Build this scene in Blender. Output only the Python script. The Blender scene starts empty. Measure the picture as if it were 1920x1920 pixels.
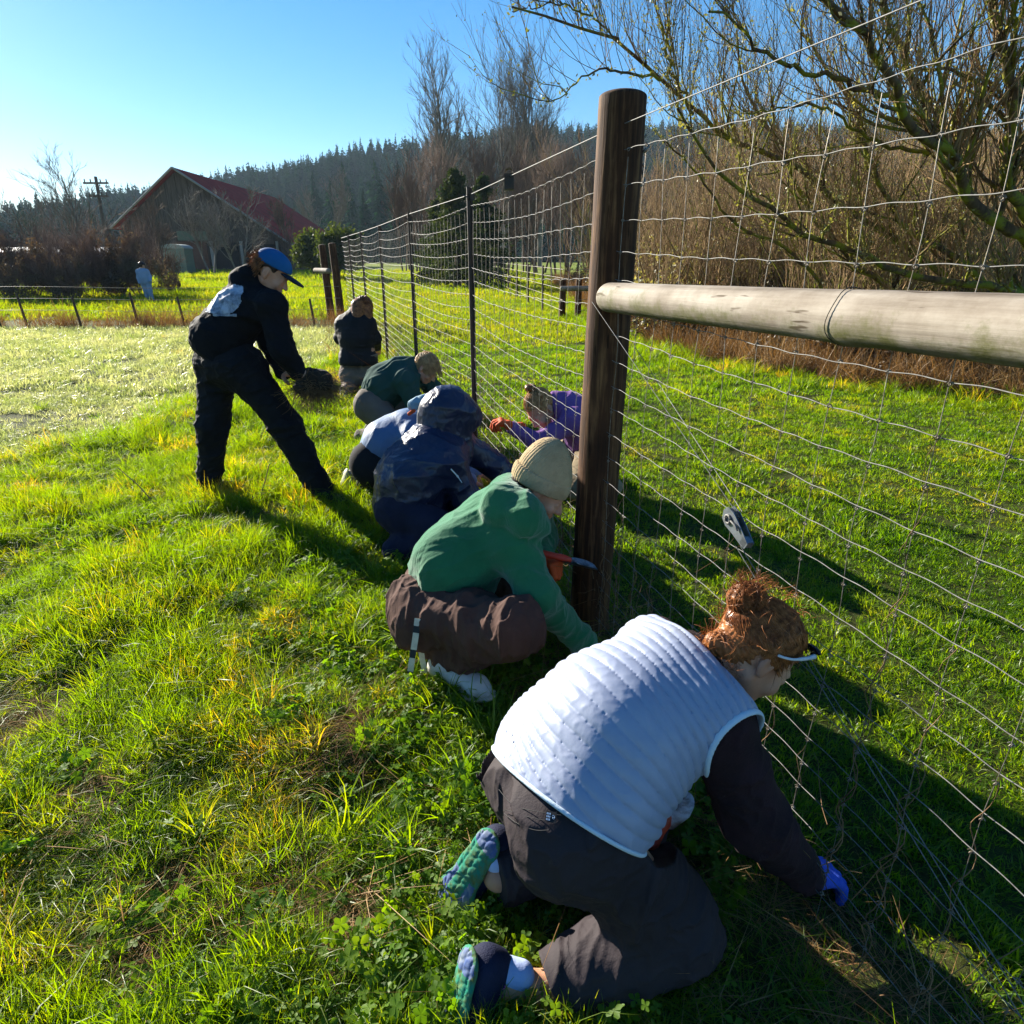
import bpy, math, random
import numpy as np
from mathutils import Vector, Matrix

# ------------------------------------------------------------------ camera, sky, sun, exposure
SC = bpy.context.scene
H = 1.5
PITCH = math.atan(480 / 1200)
CP, SP = math.cos(PITCH), math.sin(PITCH)
cam_data = bpy.data.cameras.new('camera')
cam = bpy.data.objects.new('camera', cam_data)
SC.collection.objects.link(cam)
cam.location = (0, 0, H)
cam.rotation_euler = (math.pi / 2 - PITCH, 0, 0)
cam_data.sensor_width = 36
cam_data.lens = 36 * 1200 / 1920
cam_data.clip_start = 0.02
cam_data.clip_end = 6000
SC.camera = cam

SUN_AZ = math.atan2(-0.71, 0.70)          # sun stands ahead and to the left
SUN_EL = math.radians(20)
world = bpy.data.worlds.new('World')
SC.world = world
world.use_nodes = True
wn = world.node_tree
wn.nodes.clear()
sky = wn.nodes.new('ShaderNodeTexSky')
sky.sky_type = 'NISHITA'
sky.sun_disc = False
sky.sun_elevation = SUN_EL
sky.sun_rotation = SUN_AZ
sky.altitude = 0
sky.air_density = 1.0
sky.dust_density = 0.1
sky.ozone_density = 4.0
hs = wn.nodes.new('ShaderNodeHueSaturation')
hs.inputs['Saturation'].default_value = 1.3
bg = wn.nodes.new('ShaderNodeBackground')
bg.inputs['Strength'].default_value = 0.050
wo = wn.nodes.new('ShaderNodeOutputWorld')
wn.links.new(sky.outputs[0], hs.inputs['Color'])
wn.links.new(hs.outputs[0], bg.inputs['Color'])
wn.links.new(bg.outputs[0], wo.inputs['Surface'])

sd = bpy.data.lights.new('sun', 'SUN')
sd.energy = 5.0
sd.angle = math.radians(0.5)
sd.color = (1.0, 0.93, 0.80)
sun = bpy.data.objects.new('sun', sd)
SC.collection.objects.link(sun)
sdir = Vector((math.sin(SUN_AZ) * math.cos(SUN_EL), math.cos(SUN_AZ) * math.cos(SUN_EL), math.sin(SUN_EL)))
sun.rotation_euler = (-sdir).to_track_quat('-Z', 'Y').to_euler()
sun.location = (-30, 30, 30)

SC.view_settings.view_transform = 'Standard'
SC.view_settings.look = 'None'
SC.view_settings.exposure = 1.78
SC.view_settings.gamma = 1
SC.view_settings.use_curve_mapping = False
SC.render.engine = 'CYCLES'
SC.cycles.max_bounces = 6
SC.cycles.diffuse_bounces = 3
SC.cycles.glossy_bounces = 2
SC.cycles.transmission_bounces = 3
SC.cycles.volume_bounces = 0
SC.cycles.use_denoising = True
SC.cycles.caustics_reflective = False
SC.cycles.caustics_refractive = False

C = SC.collection
RNG = np.random.default_rng(7)
random.seed(7)
V = lambda *a: np.array(a, dtype=np.float64)
UP = V(0, 0, 1)


def D(px, py, Y):
    """world point at depth Y metres north of the camera on the sight line of a photo pixel"""
    u, v = (px - 960) / 1200, (py - 960) / 1200
    t = Y / (CP - v * SP)
    return V(u * t, Y, H - t * (SP + v * CP))


def G(px, py, z=0.0):
    """world point at height z on the sight line of a photo pixel"""
    u, v = (px - 960) / 1200, (py - 960) / 1200
    t = (H - z) / (SP + v * CP)
    return V(u * t, t * (CP - v * SP), z)


def nrm(a):
    a = np.asarray(a, dtype=np.float64)
    return a / (np.linalg.norm(a, axis=-1, keepdims=True) + 1e-12)


# ------------------------------------------------------------------ numpy noise
_TAB = np.random.default_rng(3).random((32, 32, 32)).astype(np.float32)


def vnoise(P, s=1.0, seed=0):
    q = np.asarray(P, dtype=np.float32) * s + seed * 7.31 + 100
    i = np.floor(q).astype(np.int32)
    f = q - i
    f = f * f * (3 - 2 * f)
    i0 = i & 31
    i1 = (i + 1) & 31
    x0, y0, z0 = i0[..., 0], i0[..., 1], i0[..., 2]
    x1, y1, z1 = i1[..., 0], i1[..., 1], i1[..., 2]
    fx, fy, fz = f[..., 0], f[..., 1], f[..., 2]
    a = _TAB[x0, y0, z0] * (1 - fx) + _TAB[x1, y0, z0] * fx
    b = _TAB[x0, y1, z0] * (1 - fx) + _TAB[x1, y1, z0] * fx
    c = _TAB[x0, y0, z1] * (1 - fx) + _TAB[x1, y0, z1] * fx
    d = _TAB[x0, y1, z1] * (1 - fx) + _TAB[x1, y1, z1] * fx
    return (a * (1 - fy) + b * fy) * (1 - fz) + (c * (1 - fy) + d * fy) * fz


def fbm(P, s=1.0, seed=0, o=3):
    r, a, t = 0, 1.0, 0
    for k in range(o):
        r = r + a * vnoise(P, s * 2 ** k, seed + k)
        t += a
        a *= 0.5
    return r / t


def n2(x, y, s, seed=0, o=3):
    return fbm(np.stack([x, y, np.zeros_like(x) + seed * 3.3], -1), s, seed, o)


# ------------------------------------------------------------------ objects
def tag(o, label=None, cat=None, group=None, kind=None):
    if label: o['label'] = label
    if cat: o['category'] = cat
    if group: o['group'] = group
    if kind: o['kind'] = kind
    return o


def thing(name, label, cat, loc=(0, 0, 0), group=None, rz=0):
    o = bpy.data.objects.new(name, None)
    C.objects.link(o)
    o.location = loc
    o.rotation_euler = (0, 0, rz)
    o.empty_display_size = 0.1
    return tag(o, label, cat, group)


def mesh(name, v, f, mats=None, smooth=True, mi=None):
    """v (n,3); f: (m,k) int array, or list of such arrays"""
    me = bpy.data.meshes.new(name)
    v = np.asarray(v, dtype=np.float32).reshape(-1, 3)
    fl = f if isinstance(f, list) else [f]
    fl = [np.asarray(a, dtype=np.int32) for a in fl if len(a)]
    loops = np.concatenate([a.ravel() for a in fl])
    sizes = np.concatenate([np.full(len(a), a.shape[1], dtype=np.int32) for a in fl])
    starts = np.concatenate([[0], np.cumsum(sizes)[:-1]]).astype(np.int32)
    me.vertices.add(len(v))
    me.vertices.foreach_set('co', v.ravel())
    me.loops.add(len(loops))
    me.loops.foreach_set('vertex_index', loops)
    me.polygons.add(len(sizes))
    me.polygons.foreach_set('loop_start', starts)
    me.polygons.foreach_set('loop_total', sizes)
    if mats:
        for m in (mats if isinstance(mats, (list, tuple)) else [mats]):
            me.materials.append(m)
    if mi is not None:
        me.polygons.foreach_set('material_index', np.asarray(mi, dtype=np.int32))
    me.update(calc_edges=True)
    me.polygons.foreach_set('use_smooth', np.full(len(sizes), bool(smooth)))
    me.validate()
    return me


def add(name, me, parent=None, loc=None, rot=None, scale=None):
    o = bpy.data.objects.new(name, me)
    C.objects.link(o)
    if parent is not None: o.parent = parent
    if loc is not None: o.location = loc
    if rot is not None: o.rotation_euler = rot
    if scale is not None: o.scale = scale if hasattr(scale, '__len__') else (scale,) * 3
    return o


def rel(v, parent):
    """vertices in world space -> the frame of an unrotated, unscaled parent"""
    if parent is None: return v
    off = np.zeros(3)
    p = parent
    while p is not None:
        off = off + np.array(p.location)
        p = p.parent
    return np.asarray(v) - off


def copy_tree(o, parent=None):
    c = o.copy()
    C.objects.link(c)
    if parent is not None:
        c.parent = parent
    for ch in list(o.children):
        copy_tree(ch, c)
    return c


def tubes(P, R, sides=3, cap=False):
    """P (N,K,3) polylines, R (N,K) radii -> verts, quads"""
    P = np.asarray(P, dtype=np.float64)
    R = np.asarray(R, dtype=np.float64)
    N, K, _ = P.shape
    T = np.empty_like(P)
    T[:, 1:-1] = P[:, 2:] - P[:, :-2] if K > 2 else 0
    T[:, 0] = P[:, 1] - P[:, 0]
    T[:, -1] = P[:, -1] - P[:, -2]
    T = nrm(T)
    mean = nrm(T.mean(1))
    ref = np.where(np.abs(mean[:, 2:3]) > 0.75, V(1, 0, 0)[None], V(0, 0, 1)[None])
    A = nrm(np.cross(T, ref[:, None, :]))
    B = np.cross(T, A)
    ang = np.arange(sides) * 2 * math.pi / sides
    ca, sa = np.cos(ang), np.sin(ang)
    vv = P[:, :, None, :] + R[:, :, None, None] * (A[:, :, None, :] * ca[None, None, :, None] + B[:, :, None, :] * sa[None, None, :, None])
    base = (np.arange(N)[:, None, None] * K + np.arange(K - 1)[None, :, None]) * sides
    i = np.arange(sides)
    j = (i + 1) % sides
    q = np.stack([base + i, base + j, base + sides + j, base + sides + i], -1).reshape(-1, 4)
    v = vv.reshape(-1, 3)
    if cap:
        caps = []
        for n in range(N):
            caps.append((n * K * sides + np.arange(sides))[::-1])
            caps.append(((n * K + K - 1) * sides + np.arange(sides)))
        return v, [q, np.array(caps)]
    return v, [q]


def join(parts):
    """[(v,[faces])...] -> v,[faces]"""
    vs, fs, o = [], {}, 0
    for v, fl in parts:
        vs.append(v)
        for a in (fl if isinstance(fl, list) else [fl]):
            a = np.asarray(a)
            if len(a): fs.setdefault(a.shape[1], []).append(a + o)
        o += len(v)
    return np.concatenate(vs), [np.concatenate(fs[k]) for k in sorted(fs)]


def box(cx, cy, cz, sx, sy, sz, M=None):
    s = np.array([[x, y, z] for x in (-.5, .5) for y in (-.5, .5) for z in (-.5, .5)]) * V(sx, sy, sz)
    f = np.array([[0, 1, 3, 2], [4, 6, 7, 5], [0, 4, 5, 1], [2, 3, 7, 6], [0, 2, 6, 4], [1, 5, 7, 3]])
    if M is not None: s = s @ np.asarray(M).T
    return s + V(cx, cy, cz), [f]


def polyline(pts, n, smooth=True):
    """resample a list of points to n points (Catmull-Rom)"""
    p = np.asarray(pts, dtype=np.float64)
    if len(p) == 2:
        t = np.linspace(0, 1, n)[:, None]
        return p[0] * (1 - t) + p[1] * t
    d = np.concatenate([[0], np.cumsum(np.linalg.norm(np.diff(p, axis=0), axis=1))])
    s = np.linspace(0, d[-1], n)
    k = np.clip(np.searchsorted(d, s, side='right') - 1, 0, len(p) - 2)
    t = ((s - d[k]) / (d[k + 1] - d[k] + 1e-9))[:, None]
    P0, P1, P2, P3 = p[np.maximum(k - 1, 0)], p[k], p[k + 1], p[np.minimum(k + 2, len(p) - 1)]
    return 0.5 * (2 * P1 + (P2 - P0) * t + (2 * P0 - 5 * P1 + 4 * P2 - P3) * t ** 2 + (3 * P1 - P0 - 3 * P2 + P3) * t ** 3)


# ------------------------------------------------------------------ materials
def newmat(name):
    m = bpy.data.materials.new(name)
    m.use_nodes = True
    nt = m.node_tree
    nt.nodes.clear()
    return m, nt, nt.nodes, nt.links


def node(N, typ, **kw):
    n = N.new(typ)
    for k, v in kw.items():
        if k.startswith('i_'):
            n.inputs[k[2:].replace('_', ' ')].default_value = v
        else:
            setattr(n, k, v)
    return n


def ramp(N, L, fac, stops):
    r = N.new('ShaderNodeValToRGB')
    e = r.color_ramp.elements
    while len(e) < len(stops): e.new(0.5)
    for k, (p, c) in enumerate(stops):
        e[k].position = p
        e[k].color = (*c, 1) if len(c) == 3 else c
    L.new(fac, r.inputs[0])
    return r.outputs[0]


def cloth(name, a, b, scale=6, rough=0.85, bump=0.25, bscale=90, spec=0.2, sheen=0.0, fine=None, fold=0.0):
    m, nt, N, L = newmat(name)
    tc = N.new('ShaderNodeTexCoord')
    n1 = node(N, 'ShaderNodeTexNoise', i_Scale=scale, i_Detail=6.0, i_Roughness=0.6)
    L.new(tc.outputs['Object'], n1.inputs['Vector'])
    col = ramp(N, L, n1.outputs[0], [(0.3, a), (0.72, b)])
    n3 = node(N, 'ShaderNodeTexNoise', i_Scale=bscale, i_Detail=3.0)
    L.new(tc.outputs['Object'], n3.inputs['Vector'])
    h = n3.outputs[0]
    if fold:
        mp = node(N, 'ShaderNodeMapping')
        mp.inputs['Scale'].default_value = (1, 1, 0.45)
        L.new(tc.outputs['Object'], mp.inputs[0])
        n4 = node(N, 'ShaderNodeTexNoise', i_Scale=14.0, i_Detail=3.0, i_Distortion=1.2)
        L.new(mp.outputs[0], n4.inputs['Vector'])
        mm = node(N, 'ShaderNodeMath', operation='MULTIPLY_ADD')
        mm.inputs[1].default_value = fold
        L.new(n4.outputs[0], mm.inputs[0])
        fi = node(N, 'ShaderNodeMath', operation='MULTIPLY')
        fi.inputs[1].default_value = 0.16
        L.new(h, fi.inputs[0])
        L.new(fi.outputs[0], mm.inputs[2])
        h = mm.outputs[0]
    bp = node(N, 'ShaderNodeBump', i_Strength=min(1, bump * (1.6 if fold else 1)), i_Distance=0.010 if fold > .5 else 0.004)
    L.new(h, bp.inputs['Height'])
    p = node(N, 'ShaderNodeBsdfPrincipled', i_Roughness=rough)
    p.inputs['Specular IOR Level'].default_value = spec
    p.inputs['Sheen Weight'].default_value = sheen
    L.new(col, p.inputs['Base Color'])
    L.new(bp.outputs[0], p.inputs['Normal'])
    o = N.new('ShaderNodeOutputMaterial')
    L.new(p.outputs[0], o.inputs[0])
    return m


def skinmat(name, a, b):
    m, nt, N, L = newmat(name)
    tc = N.new('ShaderNodeTexCoord')
    n1 = node(N, 'ShaderNodeTexNoise', i_Scale=14.0, i_Detail=5.0)
    L.new(tc.outputs['Object'], n1.inputs['Vector'])
    col = ramp(N, L, n1.outputs[0], [(0.35, a), (0.7, b)])
    n3 = node(N, 'ShaderNodeTexNoise', i_Scale=500.0, i_Detail=2.0)
    L.new(tc.outputs['Object'], n3.inputs['Vector'])
    bp = node(N, 'ShaderNodeBump', i_Strength=0.15, i_Distance=0.001)
    L.new(n3.outputs[0], bp.inputs['Height'])
    p = node(N, 'ShaderNodeBsdfPrincipled', i_Roughness=0.5)
    p.inputs['Subsurface Weight'].default_value = 0.15
    p.inputs['Subsurface Radius'].default_value = (0.01, 0.004, 0.002)
    p.inputs['Specular IOR Level'].default_value = 0.35
    L.new(col, p.inputs['Base Color'])
    L.new(bp.outputs[0], p.inputs['Normal'])
    o = N.new('ShaderNodeOutputMaterial')
    L.new(p.outputs[0], o.inputs[0])
    return m


def leafmat(name, stops, rough=0.4, trans=0.5, tint=None, spec=0.4, gloss=0.1, pscale=1.2, zone=None):
    """thin foliage: diffuse + light coming through + a little gloss; colour varies by plant and place"""
    m, nt, N, L = newmat(name)
    oi = N.new('ShaderNodeObjectInfo')
    geo = N.new('ShaderNodeNewGeometry')
    n1 = node(N, 'ShaderNodeTexNoise', i_Scale=pscale, i_Detail=3.0)
    L.new(geo.outputs['Position'], n1.inputs['Vector'])
    ad = node(N, 'ShaderNodeMath', operation='MULTIPLY_ADD')
    L.new(oi.outputs['Random'], ad.inputs[0])
    ad.inputs[1].default_value = 0.55
    sb = node(N, 'ShaderNodeMath', operation='MULTIPLY_ADD')
    L.new(n1.outputs[0], sb.inputs[0])
    sb.inputs[1].default_value = 1.1
    sb.inputs[2].default_value = -0.32
    L.new(sb.outputs[0], ad.inputs[2])
    col = ramp(N, L, ad.outputs[0], stops)
    df = N.new('ShaderNodeBsdfDiffuse')
    tr = N.new('ShaderNodeBsdfTranslucent')
    gl = node(N, 'ShaderNodeBsdfGlossy', i_Roughness=rough)
    gl.inputs['Color'].default_value = (1, 1, 1, 1)
    L.new(col, df.inputs[0])
    mt = node(N, 'ShaderNodeMix', data_type='RGBA', blend_type='MULTIPLY')
    mt.inputs[0].default_value = 1
    L.new(col, mt.inputs[6])
    mt.inputs[7].default_value = (*(tint or (1.5, 1.35, 0.4)), 1)
    L.new(mt.outputs[2], tr.inputs[0])
    mx = node(N, 'ShaderNodeMixShader')
    mx.inputs[0].default_value = trans
    L.new(df.outputs[0], mx.inputs[1])
    L.new(tr.outputs[0], mx.inputs[2])
    m2 = node(N, 'ShaderNodeMixShader')
    m2.inputs[0].default_value = gloss
    L.new(mx.outputs[0], m2.inputs[1])
    L.new(gl.outputs[0], m2.inputs[2])
    o = N.new('ShaderNodeOutputMaterial')
    L.new(m2.outputs[0], o.inputs[0])
    return m


def barkmat(name, a, b, moss_green=None, mossamt=0.5, scale=8, rough=0.9, bump=0.6, stretch=(1, 1, 0.15)):
    m, nt, N, L = newmat(name)
    tc = N.new('ShaderNodeTexCoord')
    mp = node(N, 'ShaderNodeMapping')
    mp.inputs['Scale'].default_value = stretch
    L.new(tc.outputs['Object'], mp.inputs[0])
    n1 = node(N, 'ShaderNodeTexNoise', i_Scale=scale * 4, i_Detail=6.0)
    L.new(mp.outputs[0], n1.inputs['Vector'])
    col = ramp(N, L, n1.outputs[0], [(0.3, a), (0.7, b)])
    if moss_green:
        n2_ = node(N, 'ShaderNodeTexNoise', i_Scale=scale, i_Detail=5.0, i_Roughness=0.7)
        L.new(tc.outputs['Object'], n2_.inputs['Vector'])
        r = ramp(N, L, n2_.outputs[0], [(mossamt, (0, 0, 0)), (mossamt + 0.1, (1, 1, 1))])
        mx = node(N, 'ShaderNodeMix', data_type='RGBA')
        L.new(r, mx.inputs[0])
        L.new(col, mx.inputs[6])
        mx.inputs[7].default_value = (*moss_green, 1)
        col = mx.outputs[2]
    bp = node(N, 'ShaderNodeBump', i_Strength=bump, i_Distance=0.01)
    L.new(n1.outputs[0], bp.inputs['Height'])
    p = node(N, 'ShaderNodeBsdfPrincipled', i_Roughness=rough)
    p.inputs['Specular IOR Level'].default_value = 0.2
    L.new(col, p.inputs['Base Color'])
    L.new(bp.outputs[0], p.inputs['Normal'])
    o = N.new('ShaderNodeOutputMaterial')
    L.new(p.outputs[0], o.inputs[0])
    return m


def plain(name, c, rough=0.6, metal=0.0, spec=0.4, c2=None, scale=20, bump=0.1, bs=60):
    m, nt, N, L = newmat(name)
    tc = N.new('ShaderNodeTexCoord')
    n1 = node(N, 'ShaderNodeTexNoise', i_Scale=scale, i_Detail=5.0, i_Roughness=0.65)
    L.new(tc.outputs['Object'], n1.inputs['Vector'])
    c2 = c2 or tuple(x * 0.7 for x in c)
    col = ramp(N, L, n1.outputs[0], [(0.35, c2), (0.6, c)])
    n3 = node(N, 'ShaderNodeTexNoise', i_Scale=bs, i_Detail=4.0)
    L.new(tc.outputs['Object'], n3.inputs['Vector'])
    bp = node(N, 'ShaderNodeBump', i_Strength=bump, i_Distance=0.003)
    L.new(n3.outputs[0], bp.inputs['Height'])
    p = node(N, 'ShaderNodeBsdfPrincipled', i_Roughness=rough, i_Metallic=metal)
    p.inputs['Specular IOR Level'].default_value = spec
    L.new(col, p.inputs['Base Color'])
    L.new(bp.outputs[0], p.inputs['Normal'])
    o = N.new('ShaderNodeOutputMaterial')
    L.new(p.outputs[0], o.inputs[0])
    return m

# ------------------------------------------------------------------ ground
def fence_x(y):
    return np.interp(y, [-1, 2.385, 4.82, 7.0, 9.7, 12.1, 14.3, 16.1, 20], [1.345, 0.33, -0.286, -1.03, -1.85, -2.62, -3.35, -3.95, -5.2])


def thicket_x(y):
    """left edge of the brown brush right of the mown lawn"""
    return np.interp(y, [0, 5, 7.2, 7.7, 8.65, 9.85, 12.5, 16.8, 25, 45, 70], [9.5, 7.4, 5.6, 4.8, 3.95, 3.1, 2.5, 2.3, 2.4, 2.4, 1.0])


def gh(x, y):
    x = np.asarray(x, dtype=np.float64)
    y = np.asarray(y, dtype=np.float64)
    near = np.exp(-((x * x + (y - 2) ** 2) / 200.0))
    a = (n2(x, y, 2.2, 1) - 0.5) * 0.05 + (n2(x, y, 0.5, 2) - 0.5) * 0.10
    lawn = np.clip((x - fence_x(y)) / 0.4, 0, 1)
    a = a * (1 - 0.65 * lawn) * (0.25 + 0.75 * near)
    for (cx, cy, r, h) in MOUNDS:
        a = a + h * np.exp(-((x - cx) ** 2 + (y - cy) ** 2) / (2 * r * r))
    far = np.clip((y - 60) / 600, 0, 1)
    return a + far * 0.0


# low mound of turf, the loosened soil by the fence, a few dips
_m = lambda px, py: G(px, py)[:2]
MOUNDS = [(*_m(640, 1390), 0.16, 0.05), (*_m(700, 1480), 0.09, -0.06), (*_m(1500, 1830), 0.16, -0.03), (*_m(1600, 1690), 0.12, -0.05),
          (*_m(300, 1500), 0.2, 0.04), (*_m(420, 1470), 0.12, -0.05), (*_m(1130, 1190), 0.2, 0.02), (*_m(1800, 1800), 0.12, 0.05)]


def fold_grid():
    u = np.linspace(-1, 1, 430)
    x = 2.2 * np.sinh(u * 7.2)
    vv = np.linspace(0, 1, 470)
    y = -60 + 0 * vv
    a = np.linspace(-3.6, 7.2, 470)
    y = 1.8 + 1.9 * np.sinh(a)
    x = np.clip(x, -1500, 1500)
    y = np.clip(y, -80, 2200)
    X, Y = np.meshgrid(x, y)
    Z = gh(X, Y)
    n0, n1 = X.shape
    idx = np.arange(n0 * n1).reshape(n0, n1)
    f = np.stack([idx[:-1, :-1], idx[:-1, 1:], idx[1:, 1:], idx[1:, :-1]], -1).reshape(-1, 4)
    return np.stack([X, Y, Z], -1).reshape(-1, 3), f


def ground_mat():
    m, nt, N, L = newmat('turf_soil')
    geo = N.new('ShaderNodeNewGeometry')
    n1 = node(N, 'ShaderNodeTexNoise', i_Scale=38.0, i_Detail=8.0, i_Roughness=0.75)
    L.new(geo.outputs['Position'], n1.inputs['Vector'])
    n2_ = node(N, 'ShaderNodeTexNoise', i_Scale=0.9, i_Detail=5.0, i_Roughness=0.6)
    L.new(geo.outputs['Position'], n2_.inputs['Vector'])
    near = ramp(N, L, n1.outputs[0], [(0.3, (0.018, 0.018, 0.008)), (0.5, (0.055, 0.060, 0.015)), (0.62, (0.06, 0.10, 0.010)), (0.8, (0.13, 0.12, 0.04))])
    # far away the blades merge: the sheet itself takes the colour of grazed pasture
    n5 = node(N, 'ShaderNodeTexNoise', i_Scale=0.16, i_Detail=8.0, i_Roughness=0.7)
    L.new(geo.outputs['Position'], n5.inputs['Vector'])
    far = ramp(N, L, n5.outputs[0], [(0.3, (0.12, 0.17, 0.012)), (0.5, (0.17, 0.22, 0.014)), (0.65, (0.22, 0.24, 0.03)), (0.8, (0.12, 0.17, 0.015))])
    sep = N.new('ShaderNodeSeparateXYZ')
    L.new(geo.outputs['Position'], sep.inputs[0])
    mr = node(N, 'ShaderNodeMapRange')
    mr.inputs['From Min'].default_value = 9
    mr.inputs['From Max'].default_value = 40
    L.new(sep.outputs[1], mr.inputs[0])
    mx = node(N, 'ShaderNodeMix', data_type='RGBA')
    L.new(mr.outputs[0], mx.inputs[0])
    L.new(near, mx.inputs[6])
    L.new(far, mx.inputs[7])
    bp = node(N, 'ShaderNodeBump', i_Strength=0.9, i_Distance=0.02)
    L.new(n1.outputs[0], bp.inputs['Height'])
    p = node(N, 'ShaderNodeBsdfPrincipled', i_Roughness=0.95)
    p.inputs['Specular IOR Level'].default_value = 0.1
    L.new(mx.outputs[2], p.inputs['Base Color'])
    L.new(bp.outputs[0], p.inputs['Normal'])
    o = N.new('ShaderNodeOutputMaterial')
    L.new(p.outputs[0], o.inputs[0])
    return m


gv, gf = fold_grid()
tag(add('ground', mesh('ground', gv, gf, ground_mat())), kind='structure')


# ------------------------------------------------------------------ scatter (geometry nodes, for what nobody could count)
def make_scatter_group(col):
    ng = bpy.data.node_groups.new('scatter', 'GeometryNodeTree')
    ng.interface.new_socket('Geometry', in_out='INPUT', socket_type='NodeSocketGeometry')
    ng.interface.new_socket('Geometry', in_out='OUTPUT', socket_type='NodeSocketGeometry')
    N, L = ng.nodes, ng.links
    gi, go = N.new('NodeGroupInput'), N.new('NodeGroupOutput')
    iop = N.new('GeometryNodeInstanceOnPoints')
    ci = N.new('GeometryNodeCollectionInfo')
    ci.inputs['Collection'].default_value = col
    ci.inputs['Separate Children'].default_value = True
    ci.inputs['Reset Children'].default_value = True
    iop.inputs['Pick Instance'].default_value = True

    def attr(name, typ):
        a = N.new('GeometryNodeInputNamedAttribute')
        a.data_type = typ
        a.inputs['Name'].default_value = name
        return a.outputs['Attribute']
    e2r = N.new('FunctionNodeEulerToRotation')
    L.new(attr('rot', 'FLOAT_VECTOR'), e2r.inputs[0])
    L.new(gi.outputs[0], iop.inputs['Points'])
    L.new(ci.outputs[0], iop.inputs['Instance'])
    L.new(attr('idx', 'INT'), iop.inputs['Instance Index'])
    L.new(e2r.outputs[0], iop.inputs['Rotation'])
    L.new(attr('scl', 'FLOAT_VECTOR'), iop.inputs['Scale'])
    L.new(iop.outputs[0], go.inputs[0])
    return ng


def scatter(name, pts, rot, scl, nvar, meshes, label=None, cat=None, kind='stuff'):
    n = len(pts)
    me = bpy.data.meshes.new(name)
    me.vertices.add(n)
    me.vertices.foreach_set('co', np.asarray(pts, dtype=np.float32).ravel())
    a = me.attributes.new('rot', 'FLOAT_VECTOR', 'POINT')
    a.data.foreach_set('vector', np.asarray(rot, dtype=np.float32).ravel())
    scl = np.asarray(scl, dtype=np.float32)
    if scl.ndim == 1: scl = np.repeat(scl[:, None], 3, 1)
    a = me.attributes.new('scl', 'FLOAT_VECTOR', 'POINT')
    a.data.foreach_set('vector', scl.ravel())
    a = me.attributes.new('idx', 'INT', 'POINT')
    a.data.foreach_set('value', RNG.integers(0, nvar, n).astype(np.int32))
    o = add(name, me)
    col = bpy.data.collections.new(name + '_sources')
    for k, m in enumerate(meshes):
        s = bpy.data.objects.new('%s_piece_%02d' % (name, k), m)
        col.objects.link(s)
    md = o.modifiers.new('scatter', 'NODES')
    md.node_group = make_scatter_group(col)
    return tag(o, label, cat, kind=kind)


def blades(n, rad, hmin, hmax, wid, lean=0.5, seg=3, seed=0, curl=0.6, flat=0.0):
    """a tuft of n grass blades as ribbons"""
    r = np.random.default_rng(seed)
    a = r.random(n) * 2 * math.pi
    q = np.sqrt(r.random(n)) * rad
    base = np.stack([q * np.cos(a), q * np.sin(a), np.zeros(n)], -1)
    da = a + r.normal(0, 1.0, n)
    h = r.uniform(hmin, hmax, n)
    ln = np.abs(r.normal(lean, lean * 0.6, n))
    t = np.linspace(0, 1, seg + 1)
    dirv = np.stack([np.cos(da), np.sin(da), np.zeros(n)], -1)
    out = ln[:, None] * (t ** (1 + curl))[None]
    P = base[:, None, :] + dirv[:, None, :] * (out * h[:, None])[..., None] + UP * ((t[None] * (1 - 0.35 * np.minimum(out, 1.6) * t[None])) * h[:, None])[..., None]
    if flat: P[..., 2] *= (1 - flat)
    tw = r.random(n) * 2 * math.pi
    s = np.stack([np.cos(tw), np.sin(tw), np.zeros(n)], -1)
    w = wid * r.uniform(0.6, 1.3, n)[:, None] * (1 - t ** 2.2)[None] * 0.5
    w[:, -1] = 0.0
    A = P - s[:, None, :] * w[..., None]
    B = P + s[:, None, :] * w[..., None]
    K = seg + 1
    v = np.concatenate([A[:, :-1].reshape(n, -1, 3), B[:, :-1].reshape(n, -1, 3), P[:, -1:]], 1)
    per = 2 * seg + 1
    o = (np.arange(n) * per)[:, None]
    i = np.arange(seg - 1)[None]
    quads = np.stack([o + i, o + seg + i, o + seg + i + 1, o + i + 1], -1).reshape(-1, 4)
    tris = np.stack([o[:, 0] + seg - 1, o[:, 0] + 2 * seg - 1, o[:, 0] + 2 * seg], -1)
    return v.reshape(-1, 3), [tris, quads]


def leaflets(n, rad, h, size, seed=0, lobes=3, tilt=0.5):
    """low broad-leaved weeds: small lobed leaves held flat-ish on short stems"""
    r = np.random.default_rng(seed)
    vs, fs, o = [], [], 0
    quads = []
    for k in range(n):
        a, q = r.random() * 2 * math.pi, math.sqrt(r.random()) * rad
        c = V(q * math.cos(a), q * math.sin(a), h * r.uniform(0.35, 1.0))
        nn = nrm(V(r.normal(0, tilt), r.normal(0, tilt), 1))
        x = nrm(np.cross(nn, V(math.cos(a + 1.3), math.sin(a + 1.3), 0.1)))
        y = np.cross(nn, x)
        s = size * r.uniform(0.6, 1.3)
        for l in range(lobes):
            b = l * 2 * math.pi / lobes + r.normal(0, 0.1)
            dx = x * math.cos(b) + y * math.sin(b)
            dy = -x * math.sin(b) + y * math.cos(b)
            p = [c, c + dx * s * 0.55 - dy * s * 0.36 + nn * s * 0.1, c + dx * s * 0.95 - dy * s * 0.12, c + dx * s * 0.95 + dy * s * 0.14, c + dx * s * 0.5 + dy * s * 0.38 + nn * s * 0.1]
            vs += p
            fs += [[o, o + 1, o + 2, o + 3], [o, o + 3, o + 4, o + 4]]
            o += 5
    f = np.array(fs)
    q = f[0::2]
    t = f[1::2][:, :3]
    return np.array(vs), [t, q]


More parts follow.
